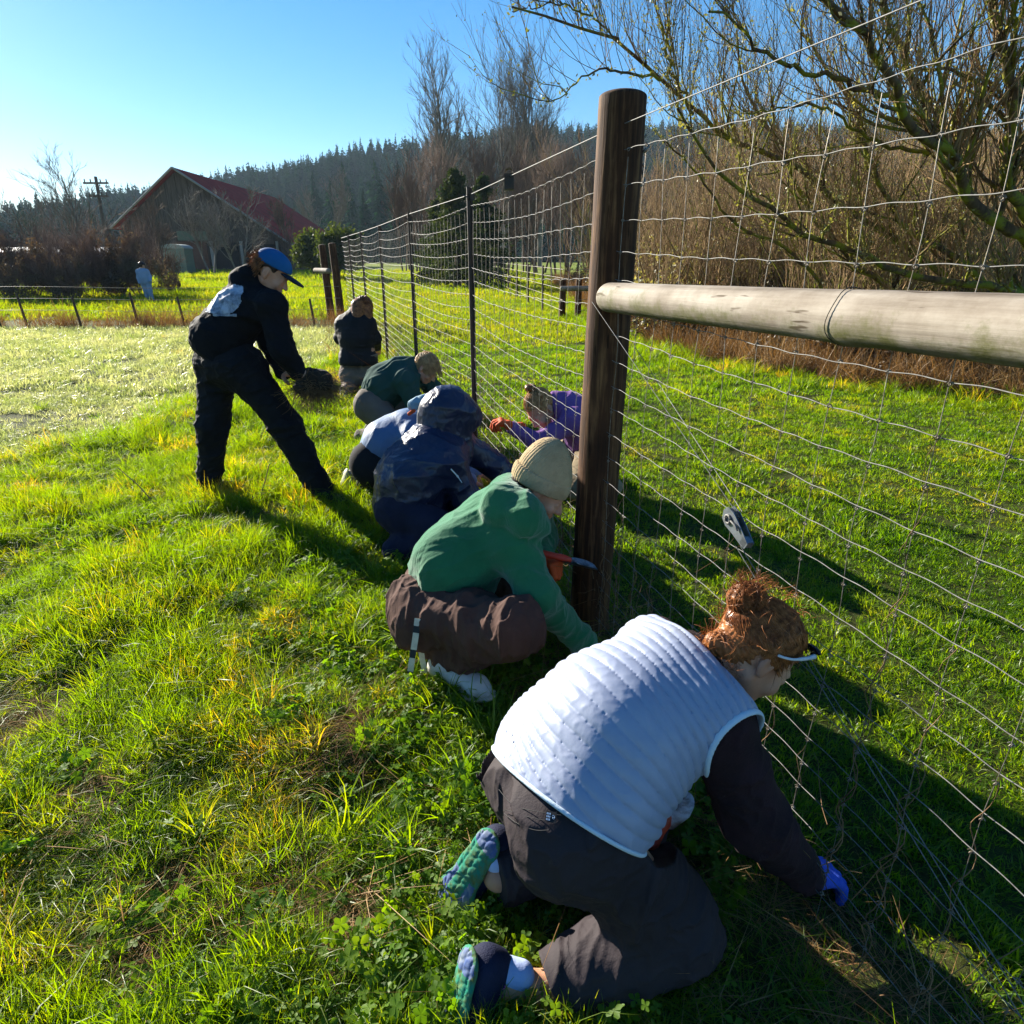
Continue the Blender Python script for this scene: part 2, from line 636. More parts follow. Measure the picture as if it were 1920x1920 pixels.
LUSH = leafmat('lush_grass_blade', [(0.0, (0.055, 0.125, 0.004)), (0.35, (0.085, 0.170, 0.005)), (0.6, (0.105, 0.190, 0.006)), (0.76, (0.17, 0.22, 0.010)), (0.92, (0.36, 0.25, 0.08))],
               rough=0.4, trans=0.6, gloss=0.018, tint=(2.9, 2.3, 0.12), pscale=1.6)
LAWN = leafmat('mown_grass_blade', [(0.0, (0.035, 0.090, 0.004)), (0.35, (0.07, 0.150, 0.005)), (0.7, (0.13, 0.20, 0.008)), (1.0, (0.30, 0.24, 0.07))],
               rough=0.4, trans=0.6, gloss=0.018, tint=(2.7, 2.4, 0.12), pscale=1.1)
FROST = leafmat('dewy_pale_blade', [(0.0, (0.14, 0.20, 0.05)), (0.4, (0.28, 0.33, 0.16)), (0.75, (0.40, 0.42, 0.26)), (1.0, (0.50, 0.48, 0.32))],
                rough=0.35, trans=0.5, gloss=0.06, tint=(1.7, 1.6, 0.8), pscale=0.8)
WEED = leafmat('weed_leaf', [(0.0, (0.05, 0.12, 0.006)), (0.5, (0.09, 0.18, 0.01)), (1.0, (0.16, 0.24, 0.02))], rough=0.5, trans=0.55, gloss=0.012, tint=(2.2, 2.0, 0.2), pscale=3)
STRAW = leafmat('dead_straw', [(0.0, (0.14, 0.07, 0.03)), (0.5, (0.34, 0.19, 0.08)), (1.0, (0.55, 0.37, 0.16))], rough=0.5, trans=0.35, gloss=0.01, tint=(1.2, 1.0, 0.7), pscale=3)
REED = leafmat('dead_reed', [(0.0, (0.09, 0.05, 0.022)), (0.5, (0.20, 0.12, 0.05)), (1.0, (0.34, 0.23, 0.10))], rough=0.5, trans=0.3, gloss=0.02, tint=(1.3, 1.0, 0.6), pscale=0.6)

tuft_a = [mesh('tuft', *blades(42, 0.05, 0.03, 0.115, 0.0034, 0.8, 3, s), LUSH) for s in range(6)]
tuft_long = [mesh('long_tuft', *blades(16, 0.04, 0.10, 0.24, 0.006, 0.9, 4, 20 + s, curl=0.9), LUSH) for s in range(4)]
tuft_lawn = [mesh('lawn_tuft', *blades(34, 0.05, 0.02, 0.05, 0.0042, 0.8, 2, 40 + s), LAWN) for s in range(6)]
PAST = leafmat('pasture_blade', [(0.0, (0.06, 0.13, 0.005)), (0.4, (0.10, 0.17, 0.006)), (0.75, (0.16, 0.20, 0.01)), (1.0, (0.32, 0.27, 0.04))], rough=0.5, trans=0.6, gloss=0.02, tint=(2.6, 2.1, 0.2), pscale=0.25)
tuft_far = [mesh('far_tuft', *blades(40, 0.16, 0.03, 0.09, 0.010, 0.8, 2, 60 + s), PAST) for s in range(4)]
tuft_frost = [mesh('dewy_tuft', *blades(34, 0.07, 0.02, 0.07, 0.0045, 1.0, 2, 80 + s), FROST) for s in range(5)]
tuft_weed = [mesh('weed_tuft', *leaflets(26, 0.07, 0.07, 0.013 + .002 * s, 100 + s, lobes=3 + s % 3), WEED) for s in range(5)]
tuft_straw = [mesh('straw_tuft', *blades(22, 0.10, 0.05, 0.16, 0.0035, 2.6, 3, 120 + s, flat=0.55), STRAW) for s in range(5)]
tuft_reed = [mesh('reed_tuft', *blades(26, 0.14, 0.2, 0.75, 0.007, 0.45, 4, 140 + s, curl=1.2), REED) for s in range(5)]
tuft_pasture = [mesh('pasture_tuft', *blades(40, 0.30, 0.03, 0.10, 0.02, 0.8, 1, 160 + s), PAST) for s in range(4)]


def in_view(x, y, margin=0.25, ymin=0.55):
    d = y * CP + H * SP
    vy = (H * CP - y * SP) / d
    return (y > ymin) & (np.abs(x / d) < 0.8 + margin) & (vy < 0.8 + margin)


def sample(x0, x1, y0, y1, dens, keep=None):
    n = int((x1 - x0) * (y1 - y0) * dens)
    x = RNG.uniform(x0, x1, n)
    y = RNG.uniform(y0, y1, n)
    k = in_view(x, y)
    if keep is not None: k &= keep(x, y)
    return x[k], y[k]


def blob(x, y, spots):
    r = np.zeros_like(x)
    for (px, py, s) in spots:
        c = G(px, py)
        r = np.maximum(r, np.exp(-((x - c[0]) ** 2 + (y - c[1]) ** 2) / (2 * s * s)))
    return r * np.clip(2.6 * (n2(x, y, 9.0, 61) - 0.25), 0.0, 1.25)


BARE = [(1560, 1720, 0.13), (1500, 1800, 0.12), (1420, 1860, 0.10), (1640, 1790, 0.12), (1700, 1900, 0.12), (1130, 1190, 0.16), (1090, 1260, 0.12), (700, 1470, 0.06), (1400, 1920, 0.12), (1250, 1900, 0.06)]
THATCH = [(660, 1360, 0.13), (640, 1440, 0.10), (600, 1500, 0.08), (520, 1700, 0.12), (660, 1720, 0.12), (420, 1560, 0.06), (250, 1800, 0.08), (340, 1640, 0.08), (620, 1780, 0.08), (1760, 1750, 0.10), (1820, 1850, 0.12), (1280, 1640, 0.10), (1030, 1290, 0.16), (180, 1480, 0.10),
          (1180, 960, 0.12), (1080, 950, 0.2), (1330, 1560, 0.1), (1480, 1760, 0.13), (1600, 1840, 0.15), (60, 1350, 0.1)]


def put(name, xs, ys, s, meshes, label, tilt=0.15, zoff=-0.004, hs=None):
    x, y = np.concatenate(xs), np.concatenate(ys)
    n = len(x)
    z = gh(x, y) + zoff
    rot = np.stack([RNG.normal(0, tilt, n), RNG.normal(0, tilt, n), RNG.random(n) * 6.283], -1)
    sc = RNG.uniform(0.65, 1.35, n) * (np.concatenate(s) if isinstance(s, list) else s)
    if hs is not None: sc = np.stack([sc, sc, sc * hs(x, y)], -1)
    return scatter(name, np.stack([x, y, z], -1), rot, sc, len(meshes), meshes, label)


left = lambda x, y: x < fence_x(y) + 0.12 + 0.08 * (n2(x, y, 3, 9) - 0.5)
frosty = lambda x, y: (x + 3.5 + 0.9 * (n2(x, y, 0.6, 11) - 0.5) + 0.9 * (n2(x, y, 3.0, 44) - 0.5) + RNG.normal(0, 0.22, len(x)) < 0.25 * np.sin(y)) | ((x < -2.6 + 1.2 * (n2(x, y, 0.5, 12) - 0.5) - 0.0) & (y > 8.6))


def lushkeep(x, y):
    b = blob(x, y, BARE)
    t = blob(x, y, THATCH)
    c = n2(x, y, 3.5, 5)
    return left(x, y) & ~frosty(x, y) & (RNG.random(len(x)) > 1.25 * b) & (RNG.random(len(x)) > 1.35 * t) & (c + RNG.normal(0, 0.08, len(x)) > 0.36 - 0.08 * (y < 2.6))


heightvar = lambda x, y: 0.45 + 1.25 * np.clip((n2(x, y, 2.6, 6) - 0.3) / 0.4, 0, 1)
a = sample(-1.4, 1.3, 0.5, 2.6, 1050, lushkeep)
b = sample(-4.6, 0.9, 2.6, 5.0, 420, lushkeep)
b2 = sample(-2.6, -1.4, 0.5, 2.6, 650, lushkeep)
c = sample(-6, 0.5, 5.0, 9.0, 190, lushkeep)
d = sample(-7, -1, 9.0, 15.0, 90, lushkeep)
put('grass', [a[0], b2[0], b[0], c[0], d[0]], [a[1], b2[1], b[1], c[1], d[1]],
    [np.full(len(a[0]), 0.72), np.full(len(b2[0]), 0.85), np.full(len(b[0]), 0.95), np.full(len(c[0]), 1.2), np.full(len(d[0]), 1.6)], tuft_a,
    'lush uneven green grass in front of and around the kneeling people', hs=heightvar)
lk = lambda x, y: lushkeep(x, y) & (n2(x, y, 1.7, 8) > 0.5)
a = sample(-1.8, 1.1, 0.5, 4.5, 60, lk)
b = sample(-4.5, 0.0, 4.5, 9.0, 30, lk)
put('long_grass', [a[0], b[0]], [a[1], b[1]], 0.8, tuft_long, 'longer arching green grass blades standing out of the turf', tilt=0.25)
wk = lambda x, y: left(x, y) & ~frosty(x, y) & (n2(x, y, 1.4, 14) + RNG.normal(0, 0.05, len(x)) > 0.47 + 0.05 * np.clip(y - 2, 0, 3)) & (RNG.random(len(x)) > blob(x, y, BARE)) & (RNG.random(len(x)) > 1.2 * blob(x, y, THATCH[:3]))
a = sample(-2.4, 1.0, 0.5, 2.4, 210, wk)
b = sample(-3.4, 0.3, 2.4, 6.0, 110, wk)
put('weeds', [a[0], b[0]], [a[1], b[1]], 0.85, tuft_weed, 'low glossy broad-leaved weeds mixed into the turf', tilt=0.2)
tk = lambda x, y: left(x, y) & (RNG.random(len(x)) < np.maximum(np.maximum(blob(x, y, THATCH), 0.55 * blob(x, y, BARE)), 0.05 * (n2(x, y, 2, 15) > 0.5)))
fk = lambda x, y: (np.abs(x - fence_x(y) + 0.02) < 0.10 + 0.12 * n2(x, y, 1.5, 16)) & (n2(x, y, 1.3, 17) > 0.42)
a = sample(-2.4, 1.4, 0.5, 4.2, 900, tk)
b = sample(-1, 1.4, 0.5, 5, 120, fk)
c = sample(-5, -0.3, 5, 16, 45, fk)
put('straw', [a[0], b[0], c[0]], [a[1], b[1], c[1]], [np.full(len(a[0]), 0.46), np.full(len(b[0]), 0.7), np.full(len(c[0]), 2.0)], tuft_straw, 'dead brown straw and thatch lying on the turf and soil', tilt=0.25)

FK = lambda x, y: frosty(x, y) & (y < 14.6) & (n2(x, y, 2, 18) + RNG.normal(0, 0.12, len(x)) > 0.3)
a = sample(-6.5, -2.5, 3.2, 7.5, 210, FK)
b = sample(-14, -2, 7.5, 14.6, 85, FK)
put('dewy_grass', [a[0], b[0]], [a[1], b[1]], [np.full(len(a[0]), 1.0), np.full(len(b[0]), 1.7)], tuft_frost, 'short pale dewy grass in the open field on the left')
a = sample(-9, -2.5, 3.2, 13, 3.5, FK)
put('field_tussocks', [a[0]], [a[1]], 1.0, tuft_a, 'scattered greener tussocks in the pale dewy grass')

right = lambda x, y: ~left(x, y) & (x < thicket_x(y) + 0.5)
lawnk = lambda x, y: right(x, y) & (n2(x, y, 5, 19) + RNG.normal(0, 0.1, len(x)) > 0.22)
a = sample(0.2, 3.4, 0.5, 3.2, 720, lawnk)
b = sample(-0.8, 6.2, 3.2, 7.0, 300, lawnk)
c = sample(-3, 6, 7.0, 12.0, 120, lawnk)
put('mown_lawn', [a[0], b[0], c[0]], [a[1], b[1], c[1]], [np.full(len(a[0]), 0.85), np.full(len(b[0]), 1.15), np.full(len(c[0]), 1.7)], tuft_lawn, 'short bright green mown lawn beyond the wire fence',
    hs=lambda x, y: 0.35 + 1.0 * np.clip(n2(x, y, 2.4, 30), 0, 1) ** 1.5)
farlawn = lambda x, y: right(x, y) & (y > 12)
a = sample(-6, 5, 12, 26, 26, farlawn)
b = sample(-26, 4, 16.5, 40, 9, lambda x, y: (y > 16.5) & (x < thicket_x(y)) & ((y > 26) | (x < fence_x(y))))
put('far_lawn', [a[0], b[0]], [a[1], b[1]], [np.full(len(a[0]), 1.3), np.full(len(b[0]), 2.2)], tuft_far, 'short lit grass of the lawn and pasture farther off')
a = sample(-60, 10, 40, 72, 3.2, lambda x, y: x < thicket_x(y))
put('pasture', [a[0]], [a[1]], 2.4, tuft_pasture, 'lit yellow green pasture reaching to the barn')

# taller grass along the edge of the lawn, dead reeds behind it
ek = lambda x, y: (x > thicket_x(y) - 1.6 * n2(x, y, 0.7, 21) - 0.1) & (x < thicket_x(y) + 0.1)
a = sample(1.5, 8, 5.0, 10, 30, ek)
b = sample(1.5, 6, 10, 24, 30, ek)
put('edge_grass', [a[0], b[0]], [a[1], b[1]], [np.full(len(a[0]), 1.6), np.full(len(b[0]), 2.2)], tuft_a, 'taller tufted grass along the edge of the lawn')
rk = lambda x, y: (x > thicket_x(y) - 0.15) & (x < thicket_x(y) + 2.8)
a = sample(2.0, 11, 4.5, 12, 60, rk)
b = sample(2, 9, 12, 40, 12, rk)
put('dead_reeds', [a[0], b[0]], [a[1], b[1]], [np.full(len(a[0]), 0.85), np.full(len(b[0]), 1.2)], tuft_reed, 'tangle of dead brown reeds below the willows', tilt=0.5)
# strip of reeds along the old fence across the left field
sk = lambda x, y: (np.abs(y - 15.4 - 0.03 * x) < 0.55) & (n2(x, y, 0.9, 23) > 0.36)
a = sample(-16, -3.6, 14, 17, 26, sk)
put('field_reeds', [a[0]], [a[1]], 0.75, tuft_reed, 'strip of tall dead grass along the old fence across the left field', tilt=0.3)

wk2 = lambda x, y: (x > fence_x(y) - 0.75) & (x < fence_x(y) + 0.15) & (n2(x, y, 0.8, 25) > 0.42)
a = sample(-5, 0, 5.6, 15, 5, wk2)
put('fence_weeds', [a[0]], [a[1]], 0.62, tuft_reed, 'dry brown stalks standing along the far part of the fence', tilt=0.3)

# ------------------------------------------------------------------ hills and forest
def hill_h(x, y):
    # ridge rising to the right, lower shoulder on the left
    top = np.interp(x, [-900, -420, -300, -230, -150, -60, 20, 120, 260, 420, 900], [0, 0, 3, 18, 34, 50, 58, 60, 58, 52, 40])
    t = np.clip((y - 170) / 260, 0, 1)
    s = t * t * (3 - 2 * t)
    return top * s * (0.85 + 0.3 * n2(x, y, 0.012, 31)) - 1.0 * (1 - s)


hx, hy = np.meshgrid(np.linspace(-900, 900, 150), np.linspace(120, 760, 60))
hv = np.stack([hx, hy, hill_h(hx, hy)], -1).reshape(-1, 3)
ii = np.arange(60 * 150).reshape(60, 150)
hf = np.stack([ii[:-1, :-1], ii[:-1, 1:], ii[1:, 1:], ii[1:, :-1]], -1).reshape(-1, 4)
HILLM = plain('hill_floor', (0.03, 0.04, 0.015), 1.0, c2=(0.015, 0.02, 0.01), scale=0.3, bump=0)
tag(add('hill', mesh('hill', hv, hf, HILLM)), kind='structure')

NEEDLE = leafmat('needle_foliage', [(0.0, (0.008, 0.032, 0.012)), (0.5, (0.014, 0.050, 0.017)), (1.0, (0.03, 0.075, 0.02))], rough=0.6, trans=0.15, gloss=0.0, tint=(0.8, 1.3, 0.7), pscale=0.03)
NEARN = leafmat('cedar_foliage', [(0.0, (0.010, 0.024, 0.006)), (0.5, (0.025, 0.045, 0.010)), (1.0, (0.06, 0.07, 0.015))], rough=0.6, trans=0.3, gloss=0.02, tint=(1.5, 1.3, 0.4), pscale=0.8)
BARK = barkmat('dark_bark', (0.035, 0.024, 0.016), (0.09, 0.065, 0.045), scale=3)


def conifer(seed, h=1.0, w=0.17, tiers=16, per=9, droop=0.25, wob=.02):
    """unit-height conifer crown: tiers of drooping two-faced sprays with gaps"""
    r = np.random.default_rng(seed)
    vs, fs, o = [], [], 0
    for k in range(tiers):
        t = k / (tiers - 1)
        z = 0.10 + 0.86 * t ** 0.95
        rad = w * (1 - t) ** 0.75 * r.uniform(0.75, 1.15) + 0.008
        for j in range(per if t < 0.8 else per // 2 + 1):
            if r.random() < 0.12: continue
            a = j * 6.283 / per + r.uniform(0, 0.7)
            L_ = rad * r.uniform(0.6, 1.2)
            d = V(math.cos(a), math.sin(a), 0)
            s = V(-math.sin(a), math.cos(a), 0)
            c = V(r.normal(0, wob * .1), r.normal(0, wob * .1), z + r.uniform(-wob, wob))
            wd = L_ * r.uniform(0.28, 0.5)
            m = c + d * L_ * 0.55 - UP * L_ * droop * 0.4
            e = c + d * L_ - UP * L_ * droop * r.uniform(0.6, 1.8)
            vs += [c, m + s * wd - UP * 0.012, e, m - s * wd - UP * 0.012, m + UP * 0.02]
            fs += [[o, o + 1, o + 4], [o + 1, o + 2, o + 4], [o + 2, o + 3, o + 4], [o + 3, o, o + 4]]
            o += 5
    top = V(0, 0, 1.0)
    vs += [V(.012, 0, .93), V(-.006, .011, .93), V(-.006, -.011, .93), top]
    fs += [[o, o + 1, o + 3], [o + 1, o + 2, o + 3], [o + 2, o, o + 3]]
    return np.array(vs), [np.array(fs)]


forest_m = [mesh('conifer_far', *conifer(200 + s, w=[.20, .26, .17, .30][s % 4], tiers=20, per=8, wob=.05), NEEDLE, smooth=False) for s in range(8)]
# far slope: reads as one mass
n = 15000
x = RNG.uniform(-560, 420, n * 3)
y = RNG.uniform(175, 520, n * 3)
px = x / (y * CP + 1e-6)
k = (np.abs(px) < 1.05) & (n2(x, y, 0.02, 33) + RNG.normal(0, 0.1, len(x)) > 0.33)
x, y = x[k][:n], y[k][:n]
hgt = RNG.uniform(6, 14, len(x)) * (0.6 + 0.8 * n2(x, y, 0.03, 34))
scatter('forest', np.stack([x, y, hill_h(x, y) - 0.5], -1), np.stack([RNG.normal(0, .03, len(x)), RNG.normal(0, .03, len(x)), RNG.random(len(x)) * 6.28], -1), hgt, 8, forest_m,
        'conifer forest covering the hillside behind the barn')


# ------------------------------------------------------------------ bare trees
def spawn(P, R, n, L0, spread, up, K, rf, rng, t0=0.25, t1=1.0, jit=0.06, curve=0.25, lfall=0.5, rmin=0.002, pw=None):
    N, Kp, _ = P.shape
    ln = np.linalg.norm(np.diff(P, axis=1), axis=2).sum(1)
    pi = rng.choice(N, n, p=ln / ln.sum())
    t = rng.uniform(t0, t1, n)
    f = t * (Kp - 1)
    i = np.minimum(f.astype(int), Kp - 2)
    w = (f - i)[:, None]
    b = P[pi, i] * (1 - w) + P[pi, i + 1] * w
    r0 = (R[pi, i] * (1 - w[:, 0]) + R[pi, i + 1] * w[:, 0]) * rf
    T = nrm(P[pi, i + 1] - P[pi, i])
    rnd = nrm(rng.normal(size=(n, 3)))
    perp = nrm(rnd - (rnd * T).sum(1, keepdims=True) * T)
    sp = rng.uniform(0.6, 1.3, n)[:, None] * spread
    d = nrm(T * np.cos(sp) + perp * np.sin(sp) + UP * up)
    L = L0 * rng.uniform(0.5, 1.15, n) * (1 - lfall * t)
    Q = np.empty((n, K, 3))
    Q[:, 0] = b
    for k in range(1, K):
        d = nrm(d + rng.normal(size=(n, 3)) * jit * 3 + UP * curve / K)
        Q[:, k] = Q[:, k - 1] + d * (L / (K - 1))[:, None]
    r0 = np.maximum(r0, rmin)
    RR = r0[:, None] * np.linspace(1, 0.35, K)[None]
    return Q, np.maximum(RR, rmin * 0.5)


def bare_tree(seed, h, r, lean=(0, 0), stems=1, spread0=0.1, n1=14, n2_=90, n3=500, L1=0.45, L2=0.22, L3=0.1, s1=0.7, up=0.35, rmin=0.004, taper=0.25):
    g = np.random.default_rng(seed)
    P0 = np.empty((stems, 8, 3))
    for s in range(stems):
        a = g.random() * 6.28
        d = nrm(V(lean[0] + math.cos(a) * spread0 * (stems > 1 or 0.3), lean[1] + math.sin(a) * spread0 * (stems > 1 or 0.3), 1))
        p = V(0, 0, -0.1) + V(math.cos(a), math.sin(a), 0) * r * (stems > 1)
        P0[s, 0] = p
        hh = h * g.uniform(0.75, 1.0) if stems > 1 else h
        for k in range(1, 8):
            d = nrm(d + g.normal(size=3) * 0.05 + UP * 0.06)
            P0[s, k] = P0[s, k - 1] + d * hh / 7
    R0 = np.tile(r * np.linspace(1, taper, 8), (stems, 1)) * (1 if stems == 1 else 0.6)
    P1, R1 = spawn(P0, R0, n1, h * L1, s1, up, 7, 0.6, g, 0.22, 0.98, 0.05, 0.6, 0.55, rmin)
    P2, R2 = spawn(P1, R1, n2_, h * L2, 0.7, up * 0.8, 6, 0.6, g, 0.15, 1.0, 0.05, 0.4, 0.3, rmin)
    P3, R3 = spawn(P2, R2, n3, h * L3, 0.6, up * 0.8, 4, 0.6, g, 0.1, 1.0, 0.05, 0.3, 0.3, rmin * 0.8)
    tr = join([tubes(P0, R0, 7), tubes(P1, R1, 5)])
    cr = join([tubes(P2, R2, 3), tubes(P3, R3, 3)])
    return tr, cr


def tree_thing(name, label, cat, loc, tr, cr, mt, mc, group=None, crown='crown', rz=0, extra=None):
    t = thing(name, label, cat, loc, group, rz)
    add('trunk', mesh('trunk', *tr, mt), t)
    o = add(crown, mesh(crown, *cr, mc), t)
    if extra: add('leaf_buds', extra, t)
    return t


TWIG_GREY = barkmat('grey_twig', (0.10, 0.085, 0.07), (0.22, 0.19, 0.16), scale=2)
TWIG_RED = barkmat('red_brown_twig', (0.07, 0.045, 0.032), (0.18, 0.115, 0.08), scale=2)
TWIG_TAN = barkmat('tan_twig', (0.13, 0.08, 0.04), (0.36, 0.24, 0.12), moss_green=(0.20, 0.19, 0.03), mossamt=0.56, scale=3)
MOSSY = barkmat('mossy_bark', (0.045, 0.03, 0.02), (0.14, 0.095, 0.055), moss_green=(0.20, 0.21, 0.02), mossamt=0.46, scale=5)

# tall bare poplars behind the brush
for (px, ptop, pb, Y, w, sd_, lab) in [(862, 175, 470, 95, 1, 1, 'tall bare cottonwood with fanning crown, leftmost of the three above the brown wood'),
                                       (945, 125, 470, 100, 1, 2, 'tallest bare cottonwood, narrow upright crown, middle of the three above the brown wood'),
                                       (1012, 170, 470, 98, 1, 3, 'slim bare cottonwood nearest the big wooden fence post')]:
    b = D(px, pb, Y)
    tp = D(px, ptop, Y)
    h = tp[2]
    tr, cr = bare_tree(300 + sd_, h, 0.34, stems=[1, 2, 1][sd_ - 1], spread0=0.12, n1=44, n2_=340, n3=2200, L1=0.55, L2=0.22, L3=0.09, s1=0.62, up=0.45, rmin=0.022)
    tree_thing('cottonwood_tree', lab, 'tree', (b[0], Y, 0), tr, cr, TWIG_GREY, TWIG_GREY, 'tall bare cottonwoods behind the brown wood')

# brown leafless wood behind the lawn: trees one can tell apart, three shapes copied
shapes = [bare_tree(320 + s, 1.0, 0.018, stems=3, spread0=0.28, n1=22, n2_=130, n3=900, L1=0.5, L2=0.24, L3=0.12, s1=0.5, up=0.6, rmin=0.0016) for s in range(3)]
SHM = [(mesh('trunk', *a_, TWIG_RED), mesh('crown', *b_, TWIG_RED)) for a_, b_ in shapes]
ORD = 'first second third fourth fifth sixth seventh eighth ninth tenth eleventh twelfth thirteenth fourteenth fifteenth sixteenth seventeenth eighteenth nineteenth twentieth'.split()
wood = [(770, 250, 62), (800, 285, 56), (842, 250, 66), (880, 270, 60), (915, 240, 64), (950, 262, 58), (985, 255, 62), (1018, 240, 66), (1050, 270, 52), (1085, 250, 55), (748, 330, 64), (762, 300, 70), (1120, 265, 50),
        (860, 330, 50), (940, 340, 46), (1005, 330, 44), (1065, 335, 40), (1150, 280, 38), (1195, 300, 36), (1230, 320, 34)]
gaps = ['behind the far end of the wire fence', 'between the cottonwood trunks', 'behind the dark cedar', 'left of the big wooden post', 'at the left end of the brown wood', 'rising over the lawn hedge']
for k, (px, ptop, Y) in enumerate(wood):
    tp = D(px, ptop, Y)
    m = SHM[k % 3]
    where = 'seen just right of' if px > 1130 else 'left of'
    t = thing('leafless_tree', ORD[sorted(q_[0] for q_ in wood).index(px)] + ' reddish brown leafless tree from the left in the wood behind the lawn', 'tree', (tp[0], Y, 0), 'brown leafless wood behind the lawn', RNG.random() * 6)
    t.scale = (tp[2] * 0.9, tp[2] * 0.9, tp[2])
    add('trunk', m[0], t)
    add('crown', m[1], t)

# individual conifers at the foot of the hill and the cedar by the lawn
CON = [mesh('crown', *conifer(230 + s, w=[.17, .2, .23][s], tiers=26, per=13), NEEDLE, smooth=False) for s in range(3)]
TRK = mesh('trunk', *tubes([[V(0, 0, 0), V(0, 0, .5), V(0, 0, .97)]], [[.016, .011, .002]], 7), BARK)
cons = [(680, 352, 150), (738, 345, 148), (712, 330, 168), (655, 345, 172), (618, 330, 180), (760, 322, 160), (585, 318, 196), (640, 300, 210), (700, 296, 215), (745, 300, 190)]
for k, (px, ptop, Y) in enumerate(cons):
    tp = D(px, ptop, Y)
    t = thing('conifer_tree', ORD[sorted(q_[0] for q_ in cons).index(px)] + ' dark conifer from the left at the foot of the wooded hill', 'tree', (tp[0], Y, 0), 'conifers at the foot of the wooded hill', RNG.random() * 6)
    t.scale = (tp[2],) * 3
    add('crown', CON[k % 3], t)
    add('trunk', TRK, t)


def leafcloud(seed, n, fn, size, mat, name='crown'):
    r = np.random.default_rng(seed)
    c = fn(r, n)
    u = nrm(r.normal(size=(n, 3)))
    w = nrm(np.cross(u, nrm(r.normal(size=(n, 3)))))
    s = size * r.uniform(0.5, 1.4, n)[:, None]
    v = np.stack([c - u * s, c + w * s * 0.45, c + u * s, c - w * s * 0.45], 1).reshape(-1, 3)
    f = np.arange(4 * n).reshape(n, 4)
    return mesh(name, v, f, mat, smooth=False)


def clumps(r, n, boxes, k=40, cs=0.3):
    cc = []
    for (c, rad) in boxes:
        m = max(3, int(k * rad[0] * rad[2]))
        d = nrm(r.normal(size=(m, 3))) * r.random((m, 1)) ** 0.4
        cc.append(V(*c) + d * V(*rad))
    cc = np.concatenate(cc)
    i = r.integers(0, len(cc), n)
    return cc[i] + r.normal(size=(n, 3)) * cs


# dark cedar group beyond the lawn
for (px, ptop, Y, w, lab) in [(852, 318, 34, 2.3, 'dark green cedar with ragged branches beyond the lawn, left of the big post'), (905, 330, 38, 2.0, 'second dark cedar standing behind the ragged one by the steel fence post'),
                              (820, 372, 40, 1.7, 'smaller dark cedar at the left edge of the cedar group')]:
    tp = D(px, ptop, Y)
    t = thing('cedar_tree', lab, 'tree', (tp[0], Y, 0), None)
    hh = tp[2]
    def fn(r, n, w=w, hh=hh):
        m = 150
        z = r.uniform(.04, .98, m)
        a = r.random(m) * 6.283
        L_ = w * (1 - z) ** .7 * r.uniform(.55, 1.35, m)
        i = r.integers(0, m, n)
        q = r.random(n) ** .6
        return np.stack([np.cos(a[i]) * L_[i] * q + r.normal(0, .10, n), np.sin(a[i]) * L_[i] * q + r.normal(0, .10, n), z[i] * hh - L_[i] * q * .25 + r.normal(0, .09, n)], -1)
    add('crown', leafcloud(int(px), 15000, fn, .075, NEARN), t)
    add('trunk', mesh('trunk', *tubes([[V(0, 0, -.05), V(0.05, 0, hh * .5), V(0, 0, hh * .95)]], [[.17, .11, .02]], 8), BARK), t)

# round green shrubs at the far end of the fence
BROAD = leafmat('shrub_leaf', [(0.0, (0.02, 0.035, 0.006)), (0.5, (0.05, 0.075, 0.01)), (1.0, (0.12, 0.13, 0.02))], rough=0.5, trans=0.4, gloss=0.03, tint=(1.6, 1.4, 0.3), pscale=0.7)
for (px, py, pw, Y, lab) in [(628, 418, 34, 44, 'round green shrub by the far end of the wire fence'), (585, 432, 30, 47, 'lower olive green shrub beside the round one near the barn')]:
    tp = D(px, py, Y)
    w = pw / 1200 * Y
    t = thing('evergreen_shrub', lab, 'shrub', (tp[0], Y, 0))
    h = tp[2]
    add('foliage', leafcloud(px, 9000, lambda r, n: clumps(r, n, [((0, 0, h * 0.62), (w, w, h * .36)), ((w * .5, 0, h * .5), (w * .7, w * .7, h * .3)), ((-w * .5, 0, h * .45), (w * .6, w * .6, h * .28))], 30, 0.22), 0.11, BROAD, 'foliage'), t)
    st = bare_tree(px, h * 0.8, 0.06, stems=4, spread0=0.5, n1=8, n2_=20, n3=40, rmin=0.01)
    add('stems', mesh('stems', *join([st[0], st[1]]), BARK), t)

# brown bramble thickets at the left
bush = [bare_tree(350 + s, 1.0, 0.012, stems=9, spread0=0.9, n1=60, n2_=420, n3=1500, L1=0.5, L2=0.28, L3=0.14, s1=0.8, up=0.15, rmin=0.0022) for s in range(3)]
TWIG_BR = barkmat('bramble_twig', (0.08, 0.05, 0.04), (0.20, 0.13, 0.10), scale=2)
BM = [(mesh('stems', *a_, TWIG_BR), mesh('twigs', *b_, TWIG_BR)) for a_, b_ in bush]
DRYLEAF = leafmat('dry_leaf', [(0.0, (0.05, 0.035, 0.022)), (0.5, (0.10, 0.07, 0.04)), (1.0, (0.20, 0.16, 0.10))], rough=0.5, trans=0.3, gloss=0.04, tint=(1.3, 1, .6), pscale=0.8)
BL = [leafcloud(360 + s, 3800, lambda r, n: clumps(r, n, [((0, 0, .42), (.62, .62, .36))], 60, 0.06), 0.02, DRYLEAF, 'leaves') for s in range(2)]
